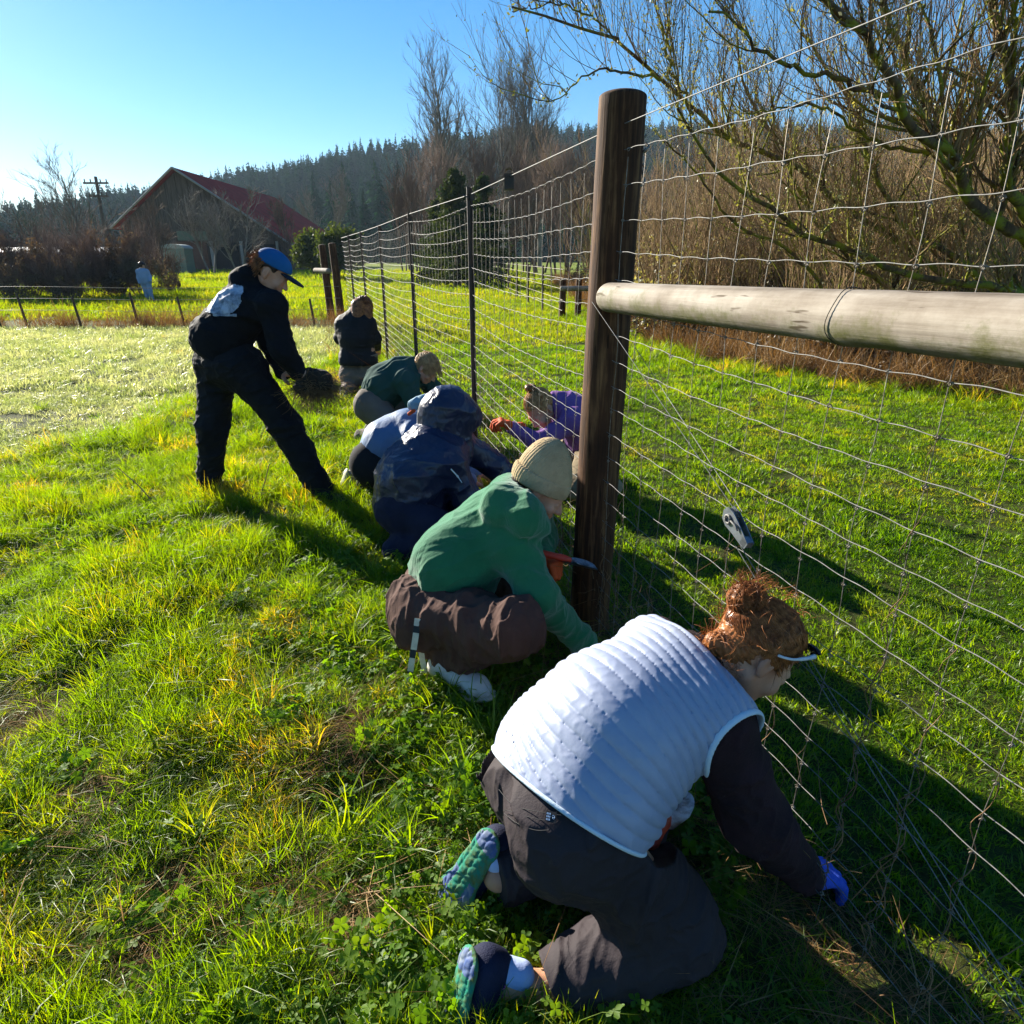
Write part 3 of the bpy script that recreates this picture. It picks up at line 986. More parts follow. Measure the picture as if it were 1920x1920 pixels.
bl = [(20, 400, 26, 1.3), (75, 408, 25, 1.2), (130, 385, 27, 1.3), (185, 392, 26, 1.25), (235, 402, 27, 1.3), (300, 440, 32, 0.8), (315, 505, 29, 0.4), (-30, 395, 26, 1.3), (55, 430, 31, 1.4), (160, 425, 32, 1.3), (250, 428, 34, 1.0), (105, 455, 24, .9), (205, 455, 26.5, .8), (10, 455, 24, .9)]
for k, (px, pt, Y, w) in enumerate(bl):
    tp = D(px, pt, Y)
    h = tp[2]
    t = thing('bramble_bush', ORD[sorted(q_[0] for q_ in bl).index(px)] + ' brown bramble bush from the left, left of the person in pale blue' if px < 300 else ('taller bush right behind the person in pale blue' if px < 310 else 'low straw-coloured bush right of the person in pale blue'), 'bush', (tp[0], Y, 0),
              'brown bramble bushes in the left thicket' if px < 300 else None, RNG.random() * 6)
    t.scale = (w * 1.6, w * 1.6, h)
    add('stems', BM[k % 3][0], t)
    add('twigs', BM[k % 3][1], t)
    add('leaves', BL[k % 2], t)

# bare trees: left skyline, and the pale ones in front of the barn
for (px, pt, Y, r, sd_, lab, mm, kw) in [
    (112, 308, 36, 0.13, 5, 'spreading bare tree above the left thicket, left of the utility pole', TWIG_GREY, dict(n1=22, n2_=150, n3=900, s1=0.85, up=0.3, L1=0.6)),
    (38, 345, 38, 0.10, 6, 'smaller bare tree at the left edge above the thicket', TWIG_GREY, dict(n1=18, n2_=120, n3=600, s1=0.8, up=0.3, L1=0.55)),
    (372, 352, 58, 0.16, 7, 'pale-twigged bare tree in front of the barn gable', TWIG_GREY, dict(n1=26, n2_=220, n3=1300, s1=0.7, up=0.4, L1=0.6)),
    (430, 368, 56, 0.14, 8, 'bare tree with leaning pale branches in front of the red barn roof', TWIG_GREY, dict(n1=24, n2_=200, n3=1200, s1=0.9, up=0.1, L1=0.65)),
    (285, 372, 50, 0.12, 9, 'brownish bare tree at the left corner of the barn', TWIG_RED, dict(n1=24, n2_=200, n3=1000, s1=0.7, up=0.3, L1=0.6)),
    (545, 395, 66, 0.12, 10, 'reddish bare tree at the right end of the barn roof', TWIG_RED, dict(n1=22, n2_=200, n3=1000, s1=0.7, up=0.4, L1=0.6)),
    (600, 352, 120, 0.3, 11, 'brownish bare tree behind the right end of the barn', TWIG_GREY, dict(n1=26, n2_=220, n3=1300, s1=0.6, up=0.6, L1=0.55))]:
    tp = D(px, pt, Y)
    tr, cr = bare_tree(400 + sd_, tp[2], r, stems=2, spread0=0.25, rmin=0.00030 * Y, **kw)
    tree_thing('bare_tree', lab, 'tree', (tp[0], Y, 0), tr, cr, mm, mm)

# ------------------------------------------------------------------ barn
PLANKM = barkmat('weathered_boards', (0.05, 0.038, 0.03), (0.12, 0.09, 0.07), scale=0.9, stretch=(3, 3, 0.12))
ROOFM = plain('red_roof_metal', (0.34, 0.030, 0.018), 0.75, spec=.1, c2=(0.22, 0.022, 0.014), scale=0.5, bump=0)
GREENP = plain('faded_green_panel', (0.13, 0.16, 0.11), 0.8)
DOORM = plain('rust_brown_door', (0.14, 0.055, 0.03), 0.8, scale=2)
pk = D(330, 317, 72)
eR = D(547, 457, 72)
eL = D(226, 420, 72)
depth, dxr = 34.0, -2.0
back = V(dxr, depth, 0)
barn = thing('barn', 'large dark timber barn with red metal roof beyond the field', 'barn', (pk[0], 72, 0))


def bm_(name, v, f, m, par=barn, smooth=False, **k):
    return add(name, mesh(name, rel(np.array(v), par), f, m, smooth=smooth), par, **k)


lowL, lowR = V(eL[0], 72, -0.1), V(eR[0], 72, -0.1)
# gable wall as boards with recessed joints
nb = 30
xs = np.linspace(eL[0], eR[0], nb + 1)
roofz = lambda x: float(np.interp(x, [eL[0], pk[0], eR[0]], [eL[2], pk[2], eR[2]]))
for k in range(nb):
    a_, b_ = xs[k] + 0.02, xs[k + 1] - 0.02
    y0 = 72 + 0.03 * (k % 2)
    vv = []
    for yy in (y0, y0 + 0.12):
        vv += [V(a_, yy, -0.1), V(b_, yy, -0.1), V(b_, yy, roofz(b_) - 0.1), V(a_, yy, roofz(a_) - 0.1)]
    ff = np.array([[0, 1, 2, 3], [5, 4, 7, 6], [0, 4, 5, 1], [3, 2, 6, 7], [0, 3, 7, 4], [1, 5, 6, 2]])
    bm_('wall_board', vv, ff, PLANKM)
sw = lambda P_: [P_ + V(0, .2, 0), P_ + back]
bm_('side_wall', [lowR + V(0, .2, 0), lowR + back, eR + back - V(0, 0, .1), eR + V(0, .2, -.1)], np.array([[0, 1, 2, 3]]), PLANKM)
bm_('back_wall', [lowL + back, lowR + back, eR + back - V(0, 0, .1), pk + back - V(0, 0, .1), eL + back - V(0, 0, .1)], np.array([[0, 1, 2, 3, 4]]), PLANKM)
bm_('inner_wall', [lowL + V(0, .2, 0), lowR + V(0, .2, 0), eR + V(0, .2, -.15), pk + V(0, .2, -.15), eL + V(0, .2, -.15)], np.array([[0, 1, 2, 3, 4]]), PLANKM)
bm_('side_wall', [lowL + V(0, .2, 0), lowL + back, eL + back - V(0, 0, .1), eL + V(0, .2, -.1)], np.array([[0, 1, 2, 3]]), PLANKM)


def roof_side(e, s):
    """corrugated slope from ridge pk to eave e, with an overhang"""
    over = nrm(e - pk) * 0.8
    E = e + over
    n = 60
    vv, fr = [], V(0, -0.8, 0)
    tt = np.linspace(0, 1, n * 2 + 1)
    nn = nrm(np.cross(E - pk, back)) * s
    for k, t in enumerate(tt):
        o_ = fr + (back - fr) * t + nn * (0.06 if k % 2 else 0.0)
        vv += [pk + o_, E + o_, E + o_ - nn * 0.12, pk + o_ - nn * 0.12]
    i = np.arange(n * 2)[:, None] * 4
    q = [np.concatenate([i, i + 1, i + 5, i + 4], 1), np.concatenate([i + 3, i + 7, i + 6, i + 2], 1), np.concatenate([i + 1, i + 2, i + 6, i + 5], 1)]
    return vv, np.concatenate(q)


for e, s in ((eR, -1), (eL, 1)):
    vv, q = roof_side(e, s)
    bm_('roof', vv, q, ROOFM)
TRIMM = plain('lit_rake_trim', (0.30, 0.27, 0.24), 0.7)  # pale tone paints in the sunlit line along the gable edge
for e in (eR, eL):
    E = e + nrm(e - pk) * 0.8
    P_ = np.stack([pk + V(0, -.86, .05), E + V(0, -.86, .05)])[None]
    bm_('rake_trim', *tubes(P_, np.full((1, 2), 0.11), 4), TRIMM)


def panel(px0, py0, px1, py1, name, m, y=71.9, th=0.1):
    a_, b_ = D(px0, py0, y), D(px1, py1, y)
    v, f = box((a_[0] + b_[0]) / 2, y, (a_[2] + b_[2]) / 2, abs(b_[0] - a_[0]), th, abs(a_[2] - b_[2]))
    return bm_(name, v, f, m)


panel(331, 433, 391, 451, 'hayloft_panel', GREENP)
panel(331, 453, 395, 506, 'sliding_door', DOORM)
DARK = plain('opening_shade', (0.012, 0.011, 0.01), 0.9)  # near-black panels paint in the shade inside the openings
panel(400, 455, 452, 506, 'cart_opening_shade', DARK)
panel(458, 458, 520, 506, 'cart_opening_shade', DARK)
for px in (399, 455, 522):
    panel(px - 1.4, 452, px + 1.4, 506, 'timber_post', TRIMM, y=71.7, th=0.2)

# dark shed joined behind the right of the barn
sh = thing('shed', 'low dark shed beside the right end of the barn', 'shed', (-24, 78, 0))
a_, b_ = D(540, 462, 78), D(640, 505, 78)
v, f = box((a_[0] + b_[0]) / 2, 80, a_[2] / 2, b_[0] - a_[0], 4, a_[2])
add('wall', mesh('wall', rel(v, sh), f, PLANKM, smooth=False), sh)
v, f = box((a_[0] + b_[0]) / 2, 80, a_[2] + 0.12, b_[0] - a_[0] + .8, 4.8, 0.2)
add('roof', mesh('roof', rel(v, sh), f, ROOFM, smooth=False), sh)

# portable toilet in front of the barn
pt = G(335, 505.5)
PT = thing('portable_toilet', 'pale green portable toilet standing in front of the barn door', 'portable toilet', (D(335, 490, 60)[0], 60, 0))
GRP = plain('toilet_plastic', (0.12, 0.19, 0.15), 0.5)
GRW = plain('toilet_roof_plastic', (0.25, 0.30, 0.27), 0.5)
wd, hd = 2.0, 2.1
v, f = box(0, 0, hd / 2, wd, 1.6, hd)
add('cabin', mesh('cabin', v, f, GRP, smooth=False), PT)
v, f = box(0, -.83, hd / 2 - .05, wd * .6, .06, hd * .86)
dr = add('door', mesh('door', v, f, GRP, smooth=False), PT)
v, f = box(wd * .22, -.88, hd * .5, .08, .06, .2)
add('handle', mesh('handle', v, f, GRW, smooth=False), dr)
an = np.linspace(0, math.pi, 9)
rv = np.concatenate([np.stack([np.cos(an) * wd * .53, np.full(9, yy), hd + np.sin(an) * .36], -1) for yy in (-.9, .9)])
i = np.arange(8)
add('roof', mesh('roof', rv, [np.stack([i, i + 1, i + 10, i + 9], -1), np.array([list(range(8, -1, -1)), list(range(9, 18))])], GRW, smooth=False), PT)

# long pale greenhouse behind the left thicket
gh_ = thing('greenhouse', 'long low greenhouse with pale roof behind the left thicket', 'greenhouse', (D(60, 470, 48)[0], 48, 0))
a_, b_ = D(-40, 462, 48), D(195, 470, 48)
n = 10
an = np.linspace(0, math.pi, n)
PALE = plain('pale_sheeting', (0.55, 0.52, 0.48), 0.4)
xx = np.linspace(a_[0], b_[0], 9)
zz = a_[2]
rv = np.concatenate([np.stack([np.full(n, q_), 51 - 3 * np.cos(an), 0.6 + (zz - 0.6) * np.sin(an) ** 0.7], -1) for q_ in xx])
ff = np.concatenate([np.stack([k * n + np.arange(n - 1), k * n + np.arange(n - 1) + 1, (k + 1) * n + np.arange(n - 1) + 1, (k + 1) * n + np.arange(n - 1)], -1) for k in range(8)])
add('roof', mesh('roof', rel(rv, gh_), ff, PALE), gh_)
v, f = box((a_[0] + b_[0]) / 2, 51, .3, b_[0] - a_[0], 6, .6)
add('base_wall', mesh('base_wall', rel(v, gh_), f, PLANKM, smooth=False), gh_)

# utility pole
up_ = thing('utility_pole', 'dark wooden utility pole with crossarms between the bare tree and the barn', 'utility pole', (D(185, 400, 60)[0], 60, 0))
tp = D(179, 331, 60)
POLE = barkmat('pole_wood', (0.05, 0.04, 0.035), (0.11, 0.09, 0.07), scale=1)
add('pole', mesh('pole', *tubes([[V(0, 0, 0), V(tp[0] - up_.location[0], 0, tp[2])]], [[.16, .12]], 8), POLE), up_)
for dz, w in ((0.5, 1.3), (1.5, 1.0)):
    v, f = box(tp[0] - up_.location[0], -.15, tp[2] - dz, w * 1.6, .12, .14)
    ca = add('crossarm', mesh('crossarm', v, f, POLE, smooth=False), up_)
    for sx in (-1, -.45, .45, 1):
        add('insulator', mesh('insulator', *tubes([[V(tp[0] - up_.location[0] + sx * w * .7, -.15, tp[2] - dz + .07), V(tp[0] - up_.location[0] + sx * w * .7, -.15, tp[2] - dz + .3)]], [[.05, .04]], 6), POLE), ca)

# ------------------------------------------------------------------ wire fence
GALV = plain('galvanised_wire', (0.20, 0.195, 0.185), 0.6, metal=0.2, spec=.3, c2=(0.11, 0.105, 0.095), scale=60, bump=0.1)
GALVD = plain('weathered_wire', (0.30, 0.27, 0.23), 0.5, metal=0.5, c2=(0.14, 0.11, 0.08), scale=40, bump=0.1)
STEEL = plain('painted_steel_post', (0.035, 0.026, 0.020), 0.55, c2=(0.075, 0.04, 0.022), scale=15, bump=0.3)


def wood_post_mat(name, a, b, c, gscale=18, moss_green=None, rough=0.85, axis=2, crack=True):
    m, nt, N, L = newmat(name)
    tc = N.new('ShaderNodeTexCoord')
    mp = node(N, 'ShaderNodeMapping')
    s = [1, 1, 1]
    s[axis] = 0.06
    mp.inputs['Scale'].default_value = s
    L.new(tc.outputs['Object'], mp.inputs[0])
    n1 = node(N, 'ShaderNodeTexNoise', i_Scale=gscale * 3, i_Detail=8.0, i_Roughness=0.65, i_Distortion=0.3)
    L.new(mp.outputs[0], n1.inputs['Vector'])
    col = ramp(N, L, n1.outputs[0], [(0.28, a), (0.5, b), (0.74, c)])
    n2_ = node(N, 'ShaderNodeTexNoise', i_Scale=5.0, i_Detail=6.0, i_Roughness=0.7)
    L.new(tc.outputs['Object'], n2_.inputs['Vector'])
    st = ramp(N, L, n2_.outputs[0], [(0.35, (0.55, 0.5, 0.45)), (0.6, (1, 1, 1))])
    mx = node(N, 'ShaderNodeMix', data_type='RGBA', blend_type='MULTIPLY')
    mx.inputs[0].default_value = 0.8
    L.new(col, mx.inputs[6])
    L.new(st, mx.inputs[7])
    col = mx.outputs[2]
    # dark checks along the grain
    mp2 = node(N, 'ShaderNodeMapping')
    s2 = [60, 60, 60]
    s2[axis] = 9.0
    mp2.inputs['Scale'].default_value = s2
    L.new(tc.outputs['Object'], mp2.inputs[0])
    vo = node(N, 'ShaderNodeTexNoise', i_Scale=1.0, i_Detail=2.0, i_Roughness=0.5)
    L.new(mp2.outputs[0], vo.inputs['Vector'])
    cr = ramp(N, L, vo.outputs[0], [(0.66, (1, 1, 1)), (0.72, (0.30, 0.25, 0.2))])
    mx2 = node(N, 'ShaderNodeMix', data_type='RGBA', blend_type='MULTIPLY')
    mx2.inputs[0].default_value = 1.0 if crack else 0.3
    L.new(col, mx2.inputs[6])
    L.new(cr, mx2.inputs[7])
    col = mx2.outputs[2]
    if moss_green:
        n4 = node(N, 'ShaderNodeTexNoise', i_Scale=9.0, i_Detail=6.0, i_Roughness=0.75)
        L.new(tc.outputs['Object'], n4.inputs['Vector'])
        geo = N.new('ShaderNodeNewGeometry')
        sp = N.new('ShaderNodeSeparateXYZ')
        L.new(geo.outputs['Normal'], sp.inputs[0])
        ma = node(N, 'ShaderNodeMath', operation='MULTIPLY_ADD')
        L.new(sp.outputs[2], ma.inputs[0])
        ma.inputs[1].default_value = -0.16  # downward faces take more of the second colour
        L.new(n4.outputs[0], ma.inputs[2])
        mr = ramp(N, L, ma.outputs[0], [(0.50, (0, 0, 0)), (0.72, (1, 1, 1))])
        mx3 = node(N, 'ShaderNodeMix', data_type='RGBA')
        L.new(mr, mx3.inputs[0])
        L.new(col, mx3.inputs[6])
        mx3.inputs[7].default_value = (*moss_green, 1)
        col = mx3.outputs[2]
    bp = node(N, 'ShaderNodeBump', i_Strength=0.7, i_Distance=0.004)
    L.new(n1.outputs[0], bp.inputs['Height'])
    p = node(N, 'ShaderNodeBsdfPrincipled', i_Roughness=rough)
    p.inputs['Specular IOR Level'].default_value = 0.25
    L.new(col, p.inputs['Base Color'])
    L.new(bp.outputs[0], p.inputs['Normal'])
    o = N.new('ShaderNodeOutputMaterial')
    L.new(p.outputs[0], o.inputs[0])
    return m


POSTW = wood_post_mat('post_wood', (0.020, 0.009, 0.005), (0.070, 0.030, 0.012), (0.26, 0.135, 0.055))
RAILW = wood_post_mat('rail_wood', (0.15, 0.12, 0.09), (0.30, 0.26, 0.21), (0.42, 0.38, 0.32), gscale=9, moss_green=(0.11, 0.11, 0.035), axis=0)


def log(p0, p1, r0, r1, seg=40, sides=28, seed=0, bulge=0.03, dome=0.6, knots=4):
    """round timber with domed ends, slight crookedness and knots; axis kept along local x or z by the caller"""
    r = np.random.default_rng(seed)
    p0, p1 = np.array(p0, float), np.array(p1, float)
    L = np.linalg.norm(p1 - p0)
    t = np.linspace(0, 1, seg)
    rr = r0 + (r1 - r0) * t
    e = dome * r0 / L
    end = np.sqrt(np.clip(1 - np.clip((e - t) / e, 0, 1) ** 2, 0.0, 1)) * np.sqrt(np.clip(1 - np.clip((t - 1 + e) / e, 0, 1) ** 2, 0.0, 1))
    tt = np.concatenate([np.linspace(0, e, 7)[:-1], np.linspace(e, 1 - e, seg), np.linspace(1 - e, 1, 7)[1:]])
    rr = (r0 + (r1 - r0) * tt)
    end = np.sqrt(np.clip(1 - np.clip((e - tt) / e, 0, 1) ** 2, 0.0004, 1)) * np.sqrt(np.clip(1 - np.clip((tt - 1 + e) / e, 0, 1) ** 2, 0.0004, 1))
    P = p0 + (p1 - p0) * tt[:, None]
    n = len(tt)
    v, f = tubes(P[None], (rr * end)[None], sides, cap=True)
    c = np.repeat(P, sides, 0)
    d = v - c
    w = (vnoise(v, 6, seed) - 0.5) * bulge * 2 + (vnoise(v * V(1, 1, 1), 22, seed + 3) - 0.5) * bulge * 0.6
    for k in range(knots):
        kt, ka = r.uniform(0.08, 0.92), r.uniform(0, 6.28)
        kp = p0 + (p1 - p0) * kt
        q = nrm(r.normal(size=3))
        q = nrm(q - (q @ nrm(p1 - p0)) * nrm(p1 - p0)) * r0 + kp
        w = w + 0.09 * np.exp(-((v - q) ** 2).sum(1) / (2 * 0.028 ** 2))
    return c + d * (1 + w)[:, None], f


FB = V(0.33, 2.385, 0)
fence = thing('wire_fence', 'tall woven wire fence on wooden and steel posts running past the kneeling people', 'fence', FB)
fdir = nrm(V(-0.3, 1, 0))


def fadd(name, v, f, m, par=None, smooth=True, label=None):
    par = par or fence
    o = add(name, mesh(name, rel(v, par), f, m, smooth=smooth), par)
    if label: o['label'] = label
    return o


def fobj(name, o0, v, f, m, rot, label=None, par=None):
    """mesh built round its own origin, so its grain runs along its own axis"""
    par = par or fence
    o = add(name, mesh(name, v, f, m), par)
    o.location = Vector(rel(o0, par))
    o.rotation_euler = rot
    if label: o['label'] = label
    return o


# corner post
v, f = log((0, 0, -0.2), (0, 0, 1.99), 0.084, 0.076, 60, 32, 5, 0.02, 0.25, 3)
v[:, 0] += np.clip(v[:, 2], 0, 2) * 0.012
fobj('wooden_post', FB, v, f, POSTW, (0, 0, 0), 'big dark round wooden post with weathered lit edge')
# horizontal rail toward the camera side
side = nrm(np.cross(fdir, UP))            # toward the lawn
rail0 = D(1131, 556, 2.30)
rail0 = V(FB[0] - 0.015, 2.385, 1.368) - side * 0.055 + fdir * 0.085
rail0 = D(1133, 557, 2.34)
rail1 = rail0 - fdir * 2.9
ang = math.atan2(-fdir[1], -fdir[0])
v, f = log((0, 0, 0), (2.9, 0, 0), 0.048, 0.0525, 90, 36, 9, 0.018, 1.0, 7)
rail = fobj('brace_rail', rail0, v, f, RAILW, (0, -0.022, ang), 'pale weathered round rail with knots and a darker olive underside')
# growth ring crack round the rail
t = np.linspace(0, 6.283, 30)
P_ = np.stack([1.12 + 0.006 * np.sin(t * 3), np.cos(t) * 0.0535, np.sin(t) * 0.0535], -1)[None]
cr_ = add('split', mesh('split', *tubes(P_, np.full((1, 30), 0.0011), 4), plain('dark_split', (0.05, 0.04, 0.03), 0.9)), rail)
# far wooden posts at the end of this run
for k, (px, pyb, ptop) in enumerate([(641, 604, 455), (622, 600, 458)]):
    b = G(px, pyb)
    h = D(px - 8, ptop, b[1])[2]
    v, f = log((0, 0, -0.1), (0, 0, h), 0.095, 0.085, 20, 16, 30 + k, 0.02, 0.25, 1)
    fobj('wooden_post', V(b[0], b[1], 0), v, f, POSTW, (0, -0.03, 0), 'one of the paired wooden posts at the far end of the fence')
b0, b1 = G(615, 602), G(641, 604)
v, f = log((0, 0, 0), (0.9, 0, 0), 0.06, 0.055, 10, 12, 40, 0.02, .5, 0)
fobj('brace_rail', D(617, 508, 15.5), v, f, RAILW, (0, 0, 2.2), 'short pale rail stub on the far wooden posts')

# steel T posts
TP = [(G(892, 865)[0], 4.82), (D(779, 640, 7.0)[0], 7.0), (D(728, 683, 9.7)[0], 9.7), (-2.62, 12.1), (-3.35, 14.3)]


def tpost(h):
    w, t_ = 0.038, 0.006
    parts = [box(0, 0, h / 2, w, t_, h), box(0, 0.017, h / 2, t_, 0.028, h)]
    z = 0.12
    while z < h - 0.05:
        parts.append(box(0, -0.006, z, 0.014, 0.008, 0.014))
        z += 0.054
    return join(parts)


tpm = mesh('steel_post', *tpost(1.93), STEEL, smooth=False)
for k, (x, y) in enumerate(TP):
    o = add('steel_post', tpm, fence)
    o.location = Vector(rel(V(x + 0.012, y, -0.03 if k else 0.0), fence))
    o.rotation_euler = (RNG.normal(0, .006), RNG.normal(0, .008), math.atan2(fdir[1], fdir[0]) + 0.1)
    o['label'] = 'thin dark studded steel post'
    # clamp at the top
    v, f = join([box(0, 0, 0, .05, .03, .045), tubes([[V(-.02, -.02, .01), V(.05, -.045, .0)]], [[.006, .006]], 5), tubes([[V(-.02, .02, -.01), V(.03, .05, .015)]], [[.005, .005]], 5)])
    cl = add('wire_clamp', mesh('wire_clamp', v, f, STEEL, smooth=False), o)
    cl.location = (0, 0, 1.87)

# run of the fence, parametrised by y
WZ = [1.82, 1.718, 1.617, 1.52, 1.43, 1.34, 1.25, 1.16, 1.07, 0.985, 0.895, 0.80, 0.715, 0.63, 0.55, 0.47, 0.395, 0.32, 0.25, 0.18, 0.11]
POSTY = [0.0, 2.385, 4.82, 7.0, 9.7, 12.1, 14.3, 16.1]


def sag(y, z, amp):
    r = np.zeros_like(y)
    for a_, b_ in zip(POSTY[:-1], POSTY[1:]):
        t = np.clip((y - a_) / (b_ - a_), 0, 1)
        r = np.where((y >= a_) & (y <= b_), np.sin(math.pi * t) ** 0.8, r)
    return -amp * r * np.clip((z - 0.2) / 0.8, 0, 1)


VSP = 0.122
wy_near = np.arange(0.25, 2.34, 0.010)
wy_far = np.concatenate([np.arange(2.43, 7.0, 0.03), np.arange(7.0, 16.1, 0.06)])
for sec, ys in (('near', wy_near), ('far', wy_far)):
    for k, z in enumerate(WZ):
        ph = RNG.random() * 6
        amp = (0.028 + 0.012 * RNG.random()) if z > 1.0 else 0.015
        crimp = 0.0016 * np.sin(ys / VSP * 2 * math.pi) * (1 if sec == 'near' else 1.2) + 0.004 * (vnoise(np.stack([ys, ys * 0, ys * 0 + k], -1), 6, k) - 0.5) + 0.012 * (vnoise(np.stack([ys, ys * 0, ys * 0 + k], -1), 1.3, 50 + k) - 0.5)
        zz = z + sag(ys, z, amp) + crimp
        xx = fence_x(ys) + 0.006 * np.sin(ys * 2.1 + ph) + 0.010 * (vnoise(np.stack([ys, ys * 0 + 9, ys * 0 + k], -1), 2.0, k) - 0.5)
        P_ = np.stack([xx, ys, zz], -1)[None]
        rad = np.where(ys < 2.4, 0.00105, 0.0012 + 0.00014 * (ys - 2.4))
        fadd('horizontal_wire', *tubes(P_, rad[None], 5 if sec == 'near' else 4), GALV)
# smooth top strand
for ys in (np.linspace(0.2, 2.34, 30), np.linspace(2.42, 16.1, 60)):
    P_ = np.stack([fence_x(ys), ys, 1.885 + 0 * ys], -1)[None]
    fadd('top_wire', *tubes(P_, np.where(ys < 2.4, 0.0015, 0.0018 + 0.00022 * (ys - 2.4))[None], 6), GALV)

# upright wires with a knot at every crossing
yv = []
y = 0.33
while y < 15.9:
    if abs(y - 2.385) > 0.07: yv.append(y)
    y += VSP if y < 9.7 else VSP * 1.6
for k, y in enumerate(yv):
    zs = np.linspace(0.02, 1.795, 46 if y < 5 else 16)
    bend = 0.012 * (vnoise(np.stack([zs, zs * 0 + k, zs * 0], -1), 5, 71) - 0.5) * (1.2 if y < 5 else 0.6)
    yy = y + bend + 0.02 * np.sin(zs * 1.5 + k * 1.3) * (vnoise(np.stack([zs * 0 + k, zs * 0, zs * 0], -1), 0.7, 5) - 0.4)
    xx = fence_x(yy) + 0.004 * np.sin(zs * 9 + k)
    z2 = zs + sag(yy, zs, 0.03)
    r_ = 0.0009 if y < 2.4 else 0.0009 + 0.00010 * (y - 2.4)
    parts = [tubes(np.stack([xx, yy, z2], -1)[None], np.full((1, len(zs)), r_), 4)]
    if y < 7:
        for z in WZ:
            c = V(float(np.interp(z, zs, xx)), float(np.interp(z, zs, yy)), float(z + sag(np.array([y]), z, .034)[0] + 0.0035 * math.sin(y / VSP * 6.283)))
            t = np.linspace(0, 9, 9)
            Q = np.stack([c[0] + np.cos(t) * 0.0042, c[1] + (t - 4.5) * 0.0008, c[2] + np.sin(t) * 0.0042], -1)[None]
            parts.append(tubes(Q, np.full((1, 9), 0.0013), 3))
    v, f = join(parts)
    fadd('upright_wire', v, f, GALVD)

# brace cable pair and its ratchet tensioner
sd_ = -side * 0.05
cab0 = D(1110, 566, 2.33)
ten = D(1384, 990, 1.50) - side * 0.0
cab1 = V(1.0, 0.2, 0.05)
cab0b = D(1190, 650, 2.40)
for nm, pts in (('brace_cable', [cab0, ten + V(0, 0, .03)]), ('brace_cable', [cab0b, ten + V(0.004, 0, .045)]), ('brace_cable', [ten - V(0, 0.0, .05), cab1]), ('brace_cable', [ten - V(-0.012, 0.0, .05), cab1 + V(.02, 0, 0)])):
    fadd(nm, *tubes(polyline(pts, 14)[None], np.full((1, 14), 0.0011), 5), GALV)
tt = nrm(cab1 - ten)
tb = nrm(np.cross(tt, side))
Mx = np.stack([side, tb, tt], 1)            # local x=thickness, y=width, z=length down the cable
BLUEZ = plain('zinc_ratchet', (0.32, 0.35, 0.40), 0.35, metal=0.7, c2=(0.22, 0.24, 0.28), scale=30)
out = [(-.022, -.052), (-.027, -.03), (-.02, .0), (-.015, .04), (-.010, .058), (.010, .058), (.016, .03), (.022, .0), (.026, -.03), (.02, -.055), (.0, -.062)]
ten_parts = []
rt = fadd('ratchet_tensioner', np.zeros((3, 3)) + ten, np.array([[0, 1, 2]]), BLUEZ)
n_ = len(out)
for sx in (-.010, .008):
    vv = np.array([[sx, a_, b_] for a_, b_ in out] + [[sx + .002, a_, b_] for a_, b_ in out]) @ Mx.T
    ff = [np.array([list(range(n_))[::-1], list(range(n_, 2 * n_))]), np.array([[i, (i + 1) % n_, n_ + (i + 1) % n_, n_ + i] for i in range(n_)])]
    ten_parts.append((vv, ff))
v, f = join(ten_parts + [(lambda b_: (b_[0] @ Mx.T, b_[1]))(box(0, 0, 0.045, .02, .022, .02))])
rt.data = mesh('ratchet_tensioner', v, f, BLUEZ, smooth=False)
rt.location = Vector(rel(ten, fence))
t = np.linspace(0, 6.283, 15)
ringp = (np.stack([np.full(15, -.013), np.cos(t) * .011 - .002, np.sin(t) * .011 - .032], -1) @ Mx.T)[None]
add('axle_ring', mesh('axle_ring', *tubes(ringp, np.full((1, 15), .0035), 6), GALV), rt)
t = np.arange(48)
rad = np.where(t % 2, .026, .0215)
wv = np.stack([np.zeros(48), np.cos(t / 48 * 6.283) * rad, np.sin(t / 48 * 6.283) * rad - .032], -1)
gw = np.concatenate([wv + V(-.006, 0, 0), wv + V(.004, 0, 0)]) @ Mx.T
add('ratchet_wheel', mesh('ratchet_wheel', gw, [np.array([[i, (i + 1) % 48, 48 + (i + 1) % 48, 48 + i] for i in range(48)]), np.array([list(range(48)), list(range(48, 96))[::-1]])], GALV, smooth=False), rt)
pw_ = (np.array([[-.014, .006, -.02], [-.016, .014, 0], [-.014, .008, .014]]) @ Mx.T)[None]
add('pawl', mesh('pawl', *tubes(pw_, np.array([[.003, .004, .0025]]), 5), GALV), rt)
# insulator clamp hanging on the top strand left of the big post, staples bunch on the right of the post
c = D(979, 328, 3.75)
c = V(float(fence_x(3.75)), 3.75, 1.86)
v, f = join([box(0, 0, 0.0, .05, .05, .075), box(.0, .03, .03, .03, .06, .02), tubes([[V(0, -.03, .04), V(0, .03, .04)]], [[.022, .022]], 8)])
o = add('wire_strainer', mesh('wire_strainer', v, f, STEEL, smooth=False), fence)
o.location = Vector(rel(c, fence))
kn = []
g = np.random.default_rng(4)
for k in range(10):
    p = V(FB[0] + .088, 2.375, 1.855 - 0.012 * k * g.uniform(.5, 1.4)) + g.normal(size=3) * .006
    q = nrm(g.normal(size=3)) * .022
    kn.append(tubes(polyline([p - q, p + V(.012, 0, 0), p + q], 6)[None], np.full((1, 6), .0034), 5))
fadd('wire_knot', *join(kn), GALVD)

